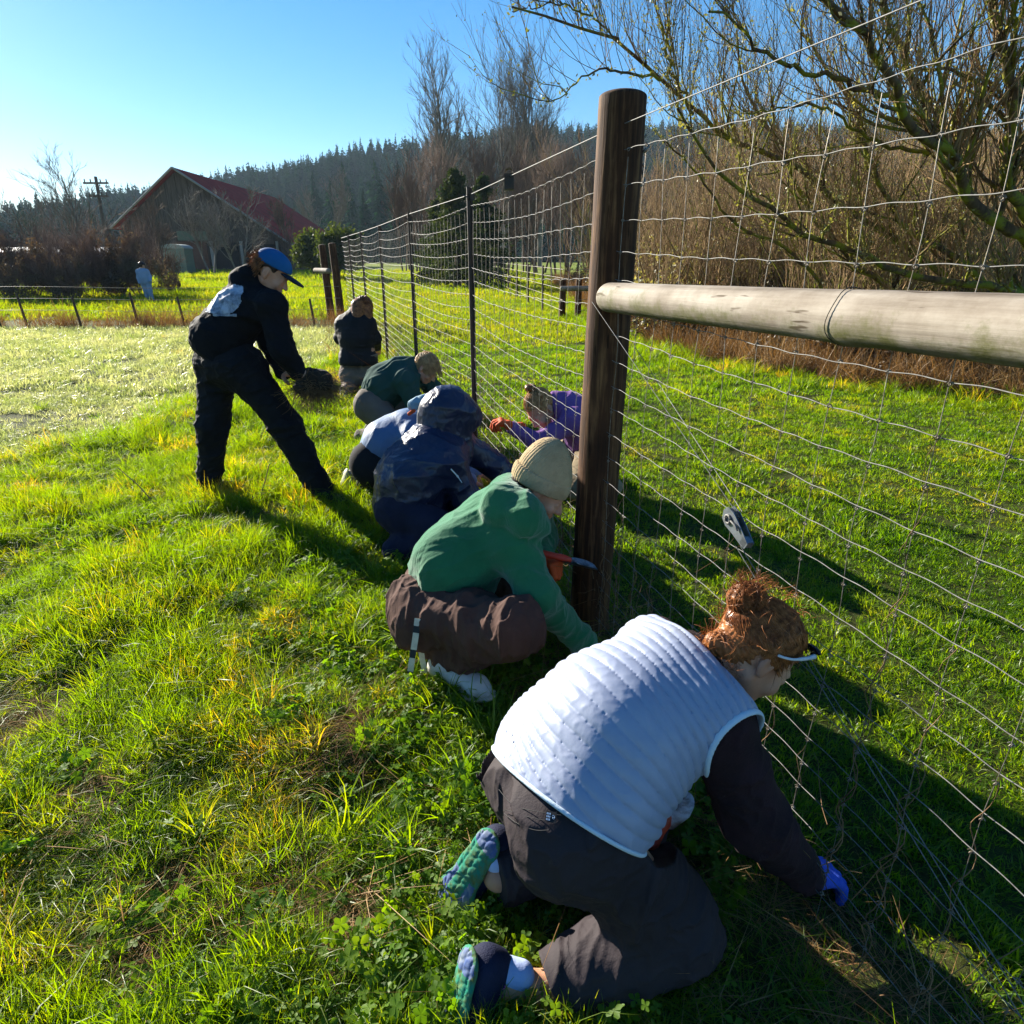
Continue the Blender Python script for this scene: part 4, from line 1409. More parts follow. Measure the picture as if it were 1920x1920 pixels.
# dry vines twisted up the upright wires, and stems lying across the mesh
VINE = barkmat('dry_vine', (0.10, 0.055, 0.025), (0.26, 0.16, 0.08), scale=10, bump=0.3)
vp = []
g = np.random.default_rng(8)
for y in yv:
    if y > 6: break
    m = int(g.choice([0, 1, 2, 4], p=[.15, .3, .3, .25]))
    for q in range(m):
        zt = g.uniform(0.35, 1.28) if y < 2.5 else g.uniform(.2, .6)
        zb = g.uniform(0.0, 0.25)
        n = 36
        zs = np.linspace(zb, zt, n)
        ph = g.random() * 6
        rr = 0.004 + 0.010 * vnoise(np.stack([zs, zs * 0 + q, zs * 0 + y], -1), 12, 3)
        yy = y + np.sin(zs * 40 + ph) * rr
        xx = fence_x(yy) + np.cos(zs * 40 + ph) * rr
        vp.append((np.stack([xx, yy, zs], -1), np.linspace(.0019, .0007, n)))
v, f = tubes(np.array([a_ for a_, _ in vp]), np.array([b_ for _, b_ in vp]), 3)
tag(add('dry_vines', mesh('dry_vines', v, f, VINE)), 'dry brown vine stems twined up the fence wires', kind='stuff')
n = 260
yb = g.uniform(0.5, 4.5, n)
b = np.stack([fence_x(yb) + g.normal(0, .04, n), yb, g.uniform(0.0, 0.35, n)], -1)
dd = nrm(np.stack([g.normal(0, .5, n), g.normal(0, .9, n), g.normal(0.2, .5, n)], -1))
ln = g.uniform(.08, .32, n)
tt_ = np.linspace(0, 1, 5)
P_ = b[:, None] + dd[:, None] * (tt_[None] * ln[:, None])[..., None] + g.normal(size=(n, 5, 3)) * .006
P_[..., 2] = np.maximum(P_[..., 2], 0.01)
v, f = tubes(P_, np.tile(np.linspace(.0014, .0006, 5), (n, 1)), 3)
tag(add('loose_stems', mesh('loose_stems', v, f, VINE)), 'loose dry stems caught low in the wire mesh', kind='stuff')

# second fence farther off beyond the lawn
F2 = G(1070, 598)
fence2 = thing('far_wire_fence', 'second wire fence with short brace posts farther off across the lawn', 'fence', (F2[0], F2[1], 0))
ends = [G(1083, 600), G(1054, 597)]
for b in ends:
    v, f = log((0, 0, -0.1), (0, 0, 0.98), 0.085, 0.08, 12, 14, 50, .02, .25, 0)
    fobj('wooden_post', V(b[0], b[1], 0), v, f, POSTW, (0, 0, 0), par=fence2)
v, f = log((0, 0, 0), (2.2, 0, 0), 0.06, 0.07, 12, 14, 51, .02, .5, 0)
fobj('brace_rail', D(1050, 541, 16.6), v, f, RAILW, (0, 0, 0.0), 'short pale rail of the far fence', par=fence2)
for z in (0.25, .5, .75, 1.0, 1.2):
    for A, B in ((D(1085, 545, 16.5), D(1320, 520, 19)), (D(1055, 545, 16.5), D(905, 500, 44))):
        P_ = polyline([V(A[0], A[1], z), V(B[0], B[1], z)], 8)[None]
        fadd('horizontal_wire', *tubes(P_, np.full((1, 8), .006), 4), GALVD, par=fence2)
for k in range(9):
    t = (k + 1) / 9
    A, B = D(1055, 545, 16.5), D(905, 500, 44)
    p = A * (1 - t) + B * t
    v, f = tubes([[V(0, 0, 0), V(0, 0, 1.25)]], [[.03, .03]], 5)
    fobj('steel_post', V(p[0], p[1], 0), v, f, STEEL, (0, 0, 0), par=fence2)
# old fence across the left field
fence3 = thing('field_fence', 'old low fence of thin posts and wires across the left field', 'fence', (-10, 15.5, 0))
for px, pyb, ptp, ln_ in [(50, 604, 548, .03), (258, 598, 548, .05), (150, 600, 556, 0), (345, 600, 556, 0), (0, 606, 560, 0), (590, 603, 560, -.02), (430, 602, 560, 0)]:
    b = G(px, pyb)
    y = 15.4 + 0.03 * b[0]
    b = D(px, pyb, y)
    h = D(px - 14, ptp, y)[2]
    v, f = tubes([[V(0, 0, -.1), V(-.06, 0, h)]], [[.028, .024]], 6)
    fobj('steel_post', V(b[0], y, 0), v, f, STEEL, (0, 0, 0), par=fence3)
for z in (.35, .6, .85):
    xs_ = np.linspace(-16, -3.9, 30)
    P_ = np.stack([xs_, 15.4 + .03 * xs_, z + .02 * np.sin(xs_)], -1)[None]
    fadd('horizontal_wire', *tubes(P_, np.full((1, 30), .004), 4), GALVD, par=fence3)

# ------------------------------------------------------------------ willows on the right
limbs = [
    # (photo polyline, depth at start, depth at end, radius start, end)
    ([(1990, 500), (1918, 443), (1821, 372), (1794, 313), (1776, 278), (1723, 251), (1687, 193), (1665, 134), (1597, 54), (1530, -20)], 6.4, 4.6, .075, .022),
    ([(1690, 190), (1575, 152), (1463, 116), (1418, 85), (1373, 40), (1330, 15)], 5.4, 4.6, .026, .008),
    ([(1990, 470), (1915, 390), (1884, 331), (1897, 246), (1893, 148), (1870, 54), (1860, -30)], 6.2, 5.4, .07, .035),
    ([(1780, 285), (1767, 273), (1723, 179), (1687, 90), (1665, 27), (1650, -30)], 5.9, 5.4, .045, .02),
    ([(2000, 620), (1911, 551), (1800, 528), (1687, 510), (1597, 470), (1526, 448), (1441, 385), (1364, 340), (1311, 269), (1270, 201)], 7.4, 5.6, .06, .012),
    ([(1960, 640), (1620, 412), (1508, 322), (1441, 291), (1364, 255), (1311, 215), (1230, 143), (1163, 80), (1060, 40), (960, 10)], 8.2, 5.4, .06, .008),
    ([(1740, 290), (1642, 264), (1575, 224), (1544, 197), (1480, 200), (1400, 215)], 6.2, 5.6, .022, .006),
    ([(1820, 372), (1790, 290), (1850, 190), (1900, 110), (1940, 60)], 6.4, 6.0, .03, .015),
    ([(1240, 150), (1180, 140), (1120, 130), (1060, 175), (1010, 190)], 5.6, 5.6, .014, .004),
    ([(1300, 215), (1255, 120), (1240, 40), (1220, -20)], 6.0, 5.6, .018, .006),
    ([(1900, 240), (1800, 140), (1700, 130), (1640, 60), (1560, 20)], 5.8, 5.6, .02, .006),
    ([(1160, 80), (1110, 30), (1040, 10), (960, 20)], 5.6, 5.6, .010, .004),
    ([(1700, 560), (1600, 490), (1520, 400), (1470, 300), (1400, 170), (1380, 60)], 8.5, 7.8, .05, .012),
    ([(1880, 560), (1790, 480), (1690, 420), (1630, 300), (1600, 200), (1500, 60)], 8.0, 7.4, .05, .015),
    ([(1560, 560), (1480, 470), (1380, 420), (1310, 330), (1240, 260)], 8.8, 8.0, .035, .008),
]
groups = [([0, 1, 3, 6], 'mossy willow with the thick forking limb that crosses the top right', 15), ([2, 7, 10], 'dark upright mossy willow trunk at the right edge', 11), ([4], 'willow with the low limb arching out just above the rail', 8),
          ([5, 8, 9, 11], 'willow whose long mossy limb reaches over the big wooden post', 15), ([12, 14], 'thinner willow leaning left in the thicket beyond the rail', 9), ([13], 'willow rising behind the low arching limb', 8)]
BUD = leafmat('catkin_bud', [(0.0, (0.10, 0.11, 0.02)), (0.5, (0.22, 0.22, 0.06)), (1.0, (0.40, 0.36, 0.20))], rough=0.5, trans=0.4, gloss=0.05, tint=(1.4, 1.3, .5), pscale=2)
wr = np.random.default_rng(77)
for ids, lab, dens in groups:
    K = 26
    P0, R0 = [], []
    for i in ids:
        pts, y0, y1, r0, r1 = limbs[i]
        w3 = []
        for j, (px, py) in enumerate(pts):
            t = j / (len(pts) - 1)
            w3.append(D(px, py, y0 + (y1 - y0) * t))
        q = polyline(w3, K)
        q[1:] += wr.normal(size=(K - 1, 3)) * 0.012
        P0.append(q)
        R0.append(np.linspace(r0, r1, K))
    base = P0[0][0].copy()
    # root of the limb down to the ground, off to the right
    gb = V(base[0] + 0.6, base[1] + 0.3, 0)
    root = polyline([gb - V(0, 0, .1), (gb + base) / 2 + V(.15, 0, 0), base], K)
    P0.append(root)
    R0.append(np.linspace(R0[0][0] * 1.7, R0[0][0], K))
    P0, R0 = np.array(P0), np.array(R0) * .8
    nl = len(ids)
    P1, R1 = spawn(P0[:nl], R0[:nl], dens * 3, 1.3, 0.8, 0.45, 9, 0.5, wr, 0.1, 1.0, 0.05, 0.9, 0.4, .004)
    P2, R2 = spawn(P1, R1, dens * 22, 0.75, 0.7, 0.45, 7, 0.55, wr, 0.1, 1.0, 0.05, 0.7, 0.3, .0020)
    P2b, R2b = spawn(P0[:nl], R0[:nl], dens * 12, 0.9, 0.7, 0.9, 7, 0.2, wr, 0.1, 1.0, 0.04, 0.9, 0.3, .003)
    P3, R3 = spawn(np.concatenate([P2, P2b]), np.concatenate([R2, R2b]), dens * 75, 0.3, 0.6, 0.35, 4, 0.6, wr, 0.1, 1.0, 0.05, 0.5, 0.3, .0012)
    t = thing('willow_tree', lab, 'tree', (gb[0], gb[1], 0), 'willows at the edge of the lawn')
    parts = [tubes(P0, R0, 9)]
    v, f = join(parts)
    nn = 1 + 0.25 * (vnoise(v, 14, 4) - 0.5)
    add('trunk', mesh('trunk', rel(v, t), f, MOSSY), t)
    add('branches', mesh('branches', *(lambda a_: (rel(a_[0], t), a_[1]))(tubes(P1, R1, 5)), MOSSY), t)['kind'] = 'stuff'
    add('crown', mesh('crown', *(lambda a_: (rel(a_[0], t), a_[1]))(join([tubes(P2, R2, 3), tubes(P2b, R2b, 3), tubes(P3, R3, 3)])), TWIG_TAN), t)['kind'] = 'stuff'
    # moss tufts on the limbs and buds on the twigs
    allP = np.concatenate([P0[:nl].reshape(-1, 3), P1.reshape(-1, 3)])
    n = 1500
    c = allP[wr.integers(0, len(allP), n)] + wr.normal(size=(n, 3)) * .02
    c2 = np.concatenate([P2.reshape(-1, 3), P3.reshape(-1, 3)])
    c2 = c2[wr.integers(0, len(c2), n * 2)] + wr.normal(size=(n * 2, 3)) * .008
    cc = np.concatenate([c, c2])
    u = nrm(wr.normal(size=cc.shape))
    w_ = nrm(np.cross(u, nrm(wr.normal(size=cc.shape))))
    s = np.concatenate([np.full(n, .016), np.full(2 * n, .009)])[:, None] * wr.uniform(.5, 1.3, (3 * n, 1))
    vv = np.stack([cc - u * s, cc + w_ * s * .5, cc + u * s, cc - w_ * s * .5], 1).reshape(-1, 3)
    add('buds', mesh('buds', rel(vv, t), np.arange(12 * n).reshape(-1, 4), BUD, smooth=False), t)

# thicket of willow whips behind, each clump a plant
whip = []
for s in range(4):
    g = np.random.default_rng(500 + s)
    n = 34
    K = 9
    b = np.stack([g.normal(0, .45, n), g.normal(0, .45, n), np.zeros(n)], -1)
    d = nrm(np.stack([g.normal(0, .28, n), g.normal(0, .28, n), np.ones(n)], -1))
    P = np.empty((n, K, 3))
    P[:, 0] = b
    L_ = g.uniform(.55, 1.0, n)
    for k in range(1, K):
        d = nrm(d + g.normal(size=(n, 3)) * .09)
        P[:, k] = P[:, k - 1] + d * (L_ / (K - 1))[:, None] * 3.2
    R = g.uniform(.009, .02, n)[:, None] * np.linspace(1, .2, K)[None]
    P2, R2 = spawn(P, R, 340, .9, .6, .5, 6, .5, g, .1, 1, .05, .6, .3, .004)
    P3, R3 = spawn(P2, R2, 1300, .4, .6, .3, 4, .6, g, .1, 1, .05, .4, .3, .003)
    whip.append((mesh('stems', *tubes(P, R, 4), MOSSY if s % 2 else TWIG_TAN), mesh('crown', *join([tubes(P2, R2, 3), tubes(P3, R3, 3)]), TWIG_TAN)))
WL = leafcloud(520, 2600, lambda r, n: clumps(r, n, [((0, 0, .8), (.9, .9, .9))], 60, .12), .035, BUD, 'leaves')
WD = leafcloud(521, 3200, lambda r, n: clumps(r, n, [((0, 0, .5), (1.0, 1.0, .6))], 60, .12), .045, DRYLEAF, 'leaves')
g = np.random.default_rng(11)
spots = []
for Y, x0, x1, step in [(11.5, 3.9, 13, .95), (14, 3.4, 15, 1.1), (17.5, 3.6, 18, 1.5), (22, 3.9, 22, 1.9), (28, 4.4, 27, 2.4), (9.8, 4.9, 11, 1.0)]:
    x = x0
    while x < x1:
        spots.append((x + g.normal(0, .25), Y + g.normal(0, .6)))
        x += step
for k, (x, y) in enumerate(spots):
    t = thing('willow_shrub', 'leafless willow shrub in the dense brown thicket beyond the rail', 'shrub', (x, y, 0), 'willow shrubs in the thicket beyond the lawn', g.random() * 6)
    s = g.uniform(.85, 1.15) * (1.0 + 0.035 * (y - 10))
    t.scale = (s * 1.05, s * 1.05, s * g.uniform(.9, 1.15))
    m = whip[k % 4]
    add('stems', m[0], t)
    add('crown', m[1], t)
    add('leaves', WL if k % 3 else WD, t)
    add('dead_leaves', WD, t, scale=(1.1, 1.1, .7))

# ------------------------------------------------------------------ people: signed-distance modelling, one continuous surface per body
def smin(a, b, k):
    if k <= 0: return np.minimum(a, b)
    h = np.maximum(k - np.abs(a - b), 0) / k
    return np.minimum(a, b) - h * h * k * 0.25


class S:
    """list of primitives blended together, with optional field modifiers"""

    def __init__(s, k=0.03):
        s.p, s.k, s.mods = [], k, []

    def cap(s, a, b, ra, rb, k=None, side=None, asp=1.0):
        """round cone from a to b; side/asp widen the section along one direction"""
        s.p.append(('cap', np.array(a, float), np.array(b, float), ra, rb, s.k if k is None else k, None if side is None else nrm(side), asp))
        return s

    def chain(s, pts, rs, k=None, side=None, asp=1.0):
        for i in range(len(pts) - 1):
            s.cap(pts[i], pts[i + 1], rs[i], rs[i + 1], k, side, asp)
        return s

    def ell(s, c, r, M=None, k=None, sub=False):
        s.p.append(('sub' if sub else 'ell', np.array(c, float), np.array(r, float), np.eye(3) if M is None else np.array(M, float), 0, s.k if k is None else k, None, 1))
        return s

    def bounds(s):
        lo, hi = np.full(3, 1e9), np.full(3, -1e9)
        for q in s.p:
            if q[0] == 'cap':
                r = max(q[3], q[4]) * max(1, q[7])
                lo = np.minimum(lo, np.minimum(q[1], q[2]) - r)
                hi = np.maximum(hi, np.maximum(q[1], q[2]) + r)
            elif q[0] == 'ell':
                r = q[2].max()
                lo, hi = np.minimum(lo, q[1] - r), np.maximum(hi, q[1] + r)
        return lo - 0.03, hi + 0.03

    def f(s, P):
        F = None
        for q in s.p:
            if q[0] == 'cap':
                _, a, b, ra, rb, k, sd, asp = q
                ba = b - a
                h = np.clip(((P - a) @ ba) / (ba @ ba + 1e-12), 0, 1)
                d = P - a - h[:, None] * ba
                if sd is not None:
                    m = d @ sd
                    l = np.sqrt(np.maximum((d * d).sum(1) - m * m + (m / asp) ** 2, 1e-12))
                else:
                    l = np.sqrt((d * d).sum(1))
                v = l - (ra + (rb - ra) * h)
            else:
                _, c, r, M, _, k, _, _ = q
                x = (P - c) @ M
                k0 = np.sqrt(((x / r) ** 2).sum(1)) + 1e-9
                k1 = np.sqrt(((x / r ** 2).__pow__(2)).sum(1)) + 1e-9
                v = k0 * (k0 - 1) / k1
            if F is None: F = v
            elif q[0] == 'sub': F = -smin(-F, v, k)
            else: F = smin(F, v, k)
        for m in s.mods: F = m(P, F)
        return F


_CORN = np.array([[0, 0, 0], [1, 0, 0], [0, 1, 0], [1, 1, 0], [0, 0, 1], [1, 0, 1], [0, 1, 1], [1, 1, 1]])
_EDG = [(0, 1), (2, 3), (4, 5), (6, 7), (0, 2), (1, 3), (4, 6), (5, 7), (0, 4), (1, 5), (2, 6), (3, 7)]


def polygonise(fn, lo, hi, vox):
    n = np.ceil((hi - lo) / vox / 4).astype(int) * 4 + 1
    cs = [lo[i] + vox * np.arange(n[i]) for i in range(3)]
    co = [c[::4] for c in cs]
    X = np.stack(np.meshgrid(*co, indexing='ij'), -1).astype(np.float32)
    Fc = fn(X.reshape(-1, 3)).reshape(X.shape[:3])
    F = Fc
    for ax in range(3):                                    # linear upsample by 4
        a = np.take(F, np.arange(F.shape[ax] - 1), ax)
        b = np.take(F, np.arange(1, F.shape[ax]), ax)
        st = np.stack([a + (b - a) * t for t in (0, .25, .5, .75)], ax + 1)
        sh = list(F.shape)
        sh[ax] = (F.shape[ax] - 1) * 4
        F = np.concatenate([st.reshape(sh), np.take(F, [F.shape[ax] - 1], ax)], ax)
    F = np.ascontiguousarray(F, dtype=np.float32)
    m = np.abs(F) < vox * 5.5
    I = np.argwhere(m)
    F[m] = fn((lo + I * vox).astype(np.float32))
    neg = F < 0
    c = np.zeros(tuple(n - 1), dtype=np.int8)
    for d in _CORN:
        c += neg[d[0]:n[0] - 1 + d[0], d[1]:n[1] - 1 + d[1], d[2]:n[2] - 1 + d[2]]
    act = (c > 0) & (c < 8)
    A = np.argwhere(act)
    vid = np.full(act.shape, -1, dtype=np.int64)
    vid[act] = np.arange(len(A))
    acc = np.zeros((len(A), 3))
    cnt = np.zeros(len(A))
    vals = [F[A[:, 0] + d[0], A[:, 1] + d[1], A[:, 2] + d[2]] for d in _CORN]
    for a, b in _EDG:
        va, vb = vals[a], vals[b]
        x = (va < 0) != (vb < 0)
        t = np.where(x, va / np.where(x, va - vb, 1), 0)
        acc += np.where(x[:, None], _CORN[a] + t[:, None] * (_CORN[b] - _CORN[a]), 0)
        cnt += x
    v = lo + (A + acc / cnt[:, None]) * vox
    faces = []
    for ax in range(3):
        u, w = (ax + 1) % 3, (ax + 2) % 3
        sl0 = [slice(1, None)] * 3
        a0 = [slice(None)] * 3
        a1 = [slice(None)] * 3
        a0[ax] = slice(0, -1)
        a1[ax] = slice(1, None)
        s0, s1 = neg[tuple(a0)], neg[tuple(a1)]
        E = np.argwhere(s0 != s1)
        ok = (E[:, u] > 0) & (E[:, w] > 0) & (E[:, u] < n[u] - 1) & (E[:, w] < n[w] - 1)
        E = E[ok]
        flip = s0[E[:, 0], E[:, 1], E[:, 2]]
        q = []
        for du, dw in ((-1, -1), (0, -1), (0, 0), (-1, 0)):
            e = E.copy()
            e[:, u] += du
            e[:, w] += dw
            q.append(vid[e[:, 0], e[:, 1], e[:, 2]])
        q = np.stack(q, 1)
        q = np.where(flip[:, None], q, q[:, ::-1])
        faces.append(q[(q >= 0).all(1)])
    return v, np.concatenate(faces)


def sdf_obj(name, s, vox, mat, parent, label=None, matfn=None, mats=None):
    lo, hi = s.bounds()
    v, f = polygonise(s.f, lo, hi, vox)
    mi = matfn(v[f].mean(1)) if matfn else None
    o = add(name, mesh(name, rel(v, parent), f, mats or mat, mi=mi), parent)
    if label: o['label'] = label
    return o


def wrinkle(amp, scale, seed, axis=None, squash=0.35, sharp=1.0):
    """soft ridged folds; axis: direction the folds run along"""
    ax = None if axis is None else nrm(axis)

    def m(P, F):
        Q = P
        if ax is not None:
            q = P @ ax
            Q = P - (q * (1 - squash))[:, None] * ax
        n1 = vnoise(Q, scale, seed)
        n2_ = vnoise(Q + 0.06 * (n1[:, None] - .5), scale * 2.1, seed + 5)
        r = (1 - np.abs(2 * n1 - 1)) ** 3 * 1.0 + (1 - np.abs(2 * n2_ - 1)) ** 3 * 0.5
        return F - amp * (r - 0.4)
    return m


def cut(p, n, k=0.0):
    """keep the side that n points away from"""
    n = nrm(n)
    return lambda P, F: np.maximum(F, (P - p) @ n) if k == 0 else -smin(-F, -((P - p) @ n), k)


def frame(fw, up):
    y = nrm(fw)
    x = nrm(np.cross(y, up))
    z = np.cross(x, y)
    return np.stack([x, y, z], 1)                # columns: right, forward, up


def head_prims(s, c, fw, up, sc=1.0):
    M = frame(fw, up)
    w = lambda x, y, z: c + M @ (V(x, y, z) * sc)
    k = 0.012 * sc
    s.ell(w(0, -.012, .028), V(.074, .096, .088) * sc, M, 0.03)
    s.ell(w(0, .035, -.03), V(.058, .062, .078) * sc, M, 0.025)
    s.ell(w(0, .068, -.085), V(.026, .022, .020) * sc, M, 0.02)           # chin
    s.cap(w(-.05, .0, -.055), w(-.02, .06, -.085), .018 * sc, .014 * sc, .02)   # jaw
    s.cap(w(.05, .0, -.055), w(.02, .06, -.085), .018 * sc, .014 * sc, .02)
    s.cap(w(-.03, .082, .012), w(.03, .082, .012), .012 * sc, .012 * sc, k)  # brow
    s.cap(w(0, .092, .005), w(0, .113, -.030), .008 * sc, .012 * sc, k * .7)  # nose
    for x in (-1, 1):
        s.ell(w(x * .012, .102, -.034), V(.008, .009, .007) * sc, M, .006)
        s.ell(w(x * .031, .096, -.004), V(.015, .012, .010) * sc, M, .010, sub=True)
        s.ell(w(x * .031, .082, -.004), V(.014, .012, .010) * sc, M, .003)
        s.ell(w(x * .040, .070, -.035), V(.020, .018, .020) * sc, M, .02)
        # ear: rim with a hollow
        s.ell(w(x * .077, -.008, -.004), V(.010, .019, .031) * sc, M, .006)
        s.ell(w(x * .087, -.004, -.001), V(.006, .010, .018) * sc, M, .004, sub=True)
        s.ell(w(x * .076, .0, -.030), V(.008, .010, .012) * sc, M, .006)
    s.ell(w(0, .094, -.056), V(.021, .010, .006) * sc, M, .004)
    s.ell(w(0, .092, -.067), V(.019, .010, .007) * sc, M, .004)
    return M, w


def hand_prims(s, w, d, n, thumb, curl=0.5, g=0.0, sc=1.0, spread=0.12):
    """palm, five separate fingers; d: finger direction, n: way the palm faces, thumb: +1/-1"""
    d = nrm(d)
    n = nrm(n - (n @ d) * d)
    t = np.cross(d, n) * thumb
    k = .007
    kn = []
    for i, (u, l) in enumerate([(.030, .088), (.010, .092), (-.010, .088), (-.029, .080)]):
        a = w + (d * .012 + t * u * .6) * sc
        b = w + (d * l + t * u) * sc
        s.cap(a, b, (.014 + g) * sc, (.0115 + g) * sc, .012)
        kn.append(b)
    s.cap(w - d * .03 * sc, w + d * .03 * sc, (.026 + g) * sc, (.026 + g) * sc, .02, t, 1.25)
    for i, (b, ln, f) in enumerate(zip(kn, (.044, .049, .045, .035), (.9, 1.0, 1.1, 1.25))):
        c, p = curl * f, b
        dd = nrm(d + t * (spread * (1.5 - i) * .6))
        for j, q in enumerate((1.0, .62, .5)):
            c2 = c * (1, 2.0, 2.7)[j]
            e = p + (dd * math.cos(c2) + n * math.sin(c2)) * ln * q * sc
            s.cap(p, e, (.0095 - .0008 * j + g) * sc, (.0088 - .0009 * j + g) * sc, .003)
            p = e
    a = w + (d * .022 + t * .026) * sc
    m = a + (d * .30 + t * .75 + n * .35) * .042 * sc
    e = m + (d * .75 + t * .35 + n * .5) * .034 * sc
    f = e + (d * .85 + n * .5) * .024 * sc
    s.chain([a, m, e, f], [(.0150 + g) * sc, (.0125 + g) * sc, (.0110 + g) * sc, (.0085 + g) * sc], .006)
    return s


def body_sdf(J, q=1.0, head=True):
    """the person's own body, thinner than the clothes, one surface from head to ankles"""
    s = S(.03)
    s.cap(J['hipR'], J['hipL'], .088, .088)
    pel = (J['hipR'] + J['hipL']) / 2
    sd = J['hipR'] - J['hipL']
    s.chain([pel, J['mid'], J['chest']], [.09, .085, .095], .05, sd, 1.25)
    s.cap(J['shR'], J['shL'], .045, .045, .05)
    s.chain([J['chest'], J['neck']], [.07, .052], .05)
    s.cap(J['neck'], J['head'] - frame(J['hf'], J['hu']) @ V(0, .018, .035), .052, .052, .03)
    for a in 'RL':
        s.chain([J['sh' + a], J['el' + a], J['wr' + a]], [.044, .036, .026], .02)
        s.chain([J['hip' + a], J['kn' + a], J['an' + a]], [.075, .05, .034], .03)
    return s


def clothes(J, kind, st):
    """kind 'top' or 'legs'"""
    pel = (J['hipR'] + J['hipL']) / 2
    sd = J['hipR'] - J['hipL']
    s = S(st.get('k', .05))
    if kind == 'top':
        r = st.get('tr', (.135, .13, .135))
        asp = st.get('asp', 1.22)
        s.chain([pel, J['mid'], J['chest']], r, .07, sd, asp)
        s.cap(J['shR'], J['shL'], st.get('sr', .078), st.get('sr', .078), .08)
        s.cap(J['chest'], J['neck'], .10, .075, .06)
        if st.get('arms', True):
            ar = st.get('ar', (.068, .058, .042))
            for a in 'RL':
                s.chain([J['sh' + a], J['el' + a], J['wr' + a]], ar, .035)
    else:
        hr = st.get('hr', .125)
        s.cap(J['hipR'], J['hipL'], hr, hr, .06)
        s.cap(pel, J['mid'], hr * .98, hr * .85, .06, sd, 1.2)
        lr = st.get('lr', (.115, .08, .062))
        for a in 'RL':
            s.chain([J['hip' + a], J['kn' + a], J['an' + a]], lr, .04)
            if st.get('glute') is not None:
                s.ell(J['hip' + a] + st['glute'], V(.11, .11, .11), None, .07)
    return s


def strands(parent, c, M, n, mat, style, sc=1.0, seed=0, bun=None, rad=.0007, K=8, keep=None, name='hair_strands'):
    """fine strands over the scalp; bun: local point where they gather, else they fall along 'style' direction (world)"""
    g = np.random.default_rng(seed)
    d = nrm(g.normal(size=(n * 3, 3)))
    ok = (d[:, 2] > -.35) & ~((d[:, 1] > .55) & (d[:, 2] < .5))
    if keep is not None: ok &= keep(d)
    d = d[ok][:n]
    n = len(d)
    R = V(.083, .106, .098) * sc
    o = V(0, -.012, .028) * sc
    t = np.linspace(0, 1, K)
    P = np.empty((n, K, 3))
    if bun is not None:
        B = np.array(bun) * sc
        bd = nrm(B - o)
        for k in range(K):
            q = nrm(d * (1 - t[k] * .97) + bd * t[k] * 1.02)
            P[:, k] = o + q * R * (1.0 + .05 * np.sin(math.pi * t[k]) * g.random((n, 1)))
        P += (vnoise(P, 60, seed)[..., None] - .5) * .006
    else:
        st = nrm(np.array(style)) @ M          # world -> local
        L = .11 * sc
        p = o + d * R
        P[:, 0] = p
        tang = nrm(st - (st * d).sum(1, keepdims=True) * d + g.normal(size=(n, 3)) * .25)
        for k in range(1, K):
            p = p + tang * L / K
            dd = nrm((p - o) / R)
            surf = o + dd * R * (1.02 + .04 * g.random((n, 1)))
            out = (p - o) @ st > .05 * sc
            p = np.where(out[:, None], p, surf)
            tang = nrm(tang * .7 + nrm(st - (st * dd).sum(1, keepdims=True) * dd * np.where(out[:, None], 0, 1)) * .5)
            P[:, k] = p
    W = P @ M.T + c
    rr = np.tile(rad * np.linspace(1, .5, K), (n, 1))
    v, f = tubes(W, rr, 3)
    o_ = add(name, mesh(name, rel(v, parent), f, mat), parent)
    o_['kind'] = 'stuff'
    return o_


def shoe(parent, heel, toe, up, length, upper_m, sole_m, pad_m=None, vox=.004, sock=None, tread=True, name='shoe'):
    y = nrm(toe - heel)
    x = nrm(np.cross(y, up))
    z = np.cross(x, y)
    M = np.stack([x, y, z], 1)
    L = length
    w = lambda a, b, c_: heel + M @ V(a, b, c_)
    s = S(.02)
    s.chain([w(0, .035, .045), w(0, L * .45, .045), w(.004, L * .78, .032), w(.004, L * .9, .025)], [.036, .036, .036, .026], .03, x, 1.12)
    s.cap(w(0, .035, .045), w(0, .045, .095), .036, .036, .03, y, 1.2)
    s.mods.append(cut(w(0, .045, .105), z + y * -.35))
    sh = sdf_obj(name, s, vox, upper_m, parent)
    q = S(.02)
    q.chain([w(0, .03, .0), w(0, L * .42, .0), w(.004, L * .76, .004), w(.003, L * .9, .012)], [.039, .037, .053, .042], .02, z, .34)
    if tread:
        def tr(P, F):
            l = (P - heel) @ M
            low = l[:, 2] < -.004
            cell = np.abs(((l[:, 1] * 38 + np.sin(l[:, 0] * 90) * .45) % 1) - .5)
            cel2 = np.abs(((l[:, 0] * 42 + .5) % 1) - .5)
            gr = np.minimum(np.maximum(.16 - cell, 0) + np.maximum(.15 - cel2, 0), .12)
            return F + np.where(low, gr * .06, 0)
        q.mods.append(tr)

    def mf(P):
        l = (P - heel) @ M
        pad = (l[:, 2] < -.005) & ((l[:, 1] > L * .72) | (l[:, 1] < L * .16) | ((np.abs(l[:, 0]) > .022) & (l[:, 1] > L * .5)))
        return pad.astype(int)
    so = sdf_obj('sole', q, vox, sole_m, sh, matfn=mf if pad_m else None, mats=[sole_m, pad_m] if pad_m else None)
    if sock is not None:
        sk = S(.02)
        sk.cap(w(0, .04, .07), sock, .034, .031)
        sdf_obj('sock', sk, vox * 1.3, SOCKM, parent)
    return sh, M, w


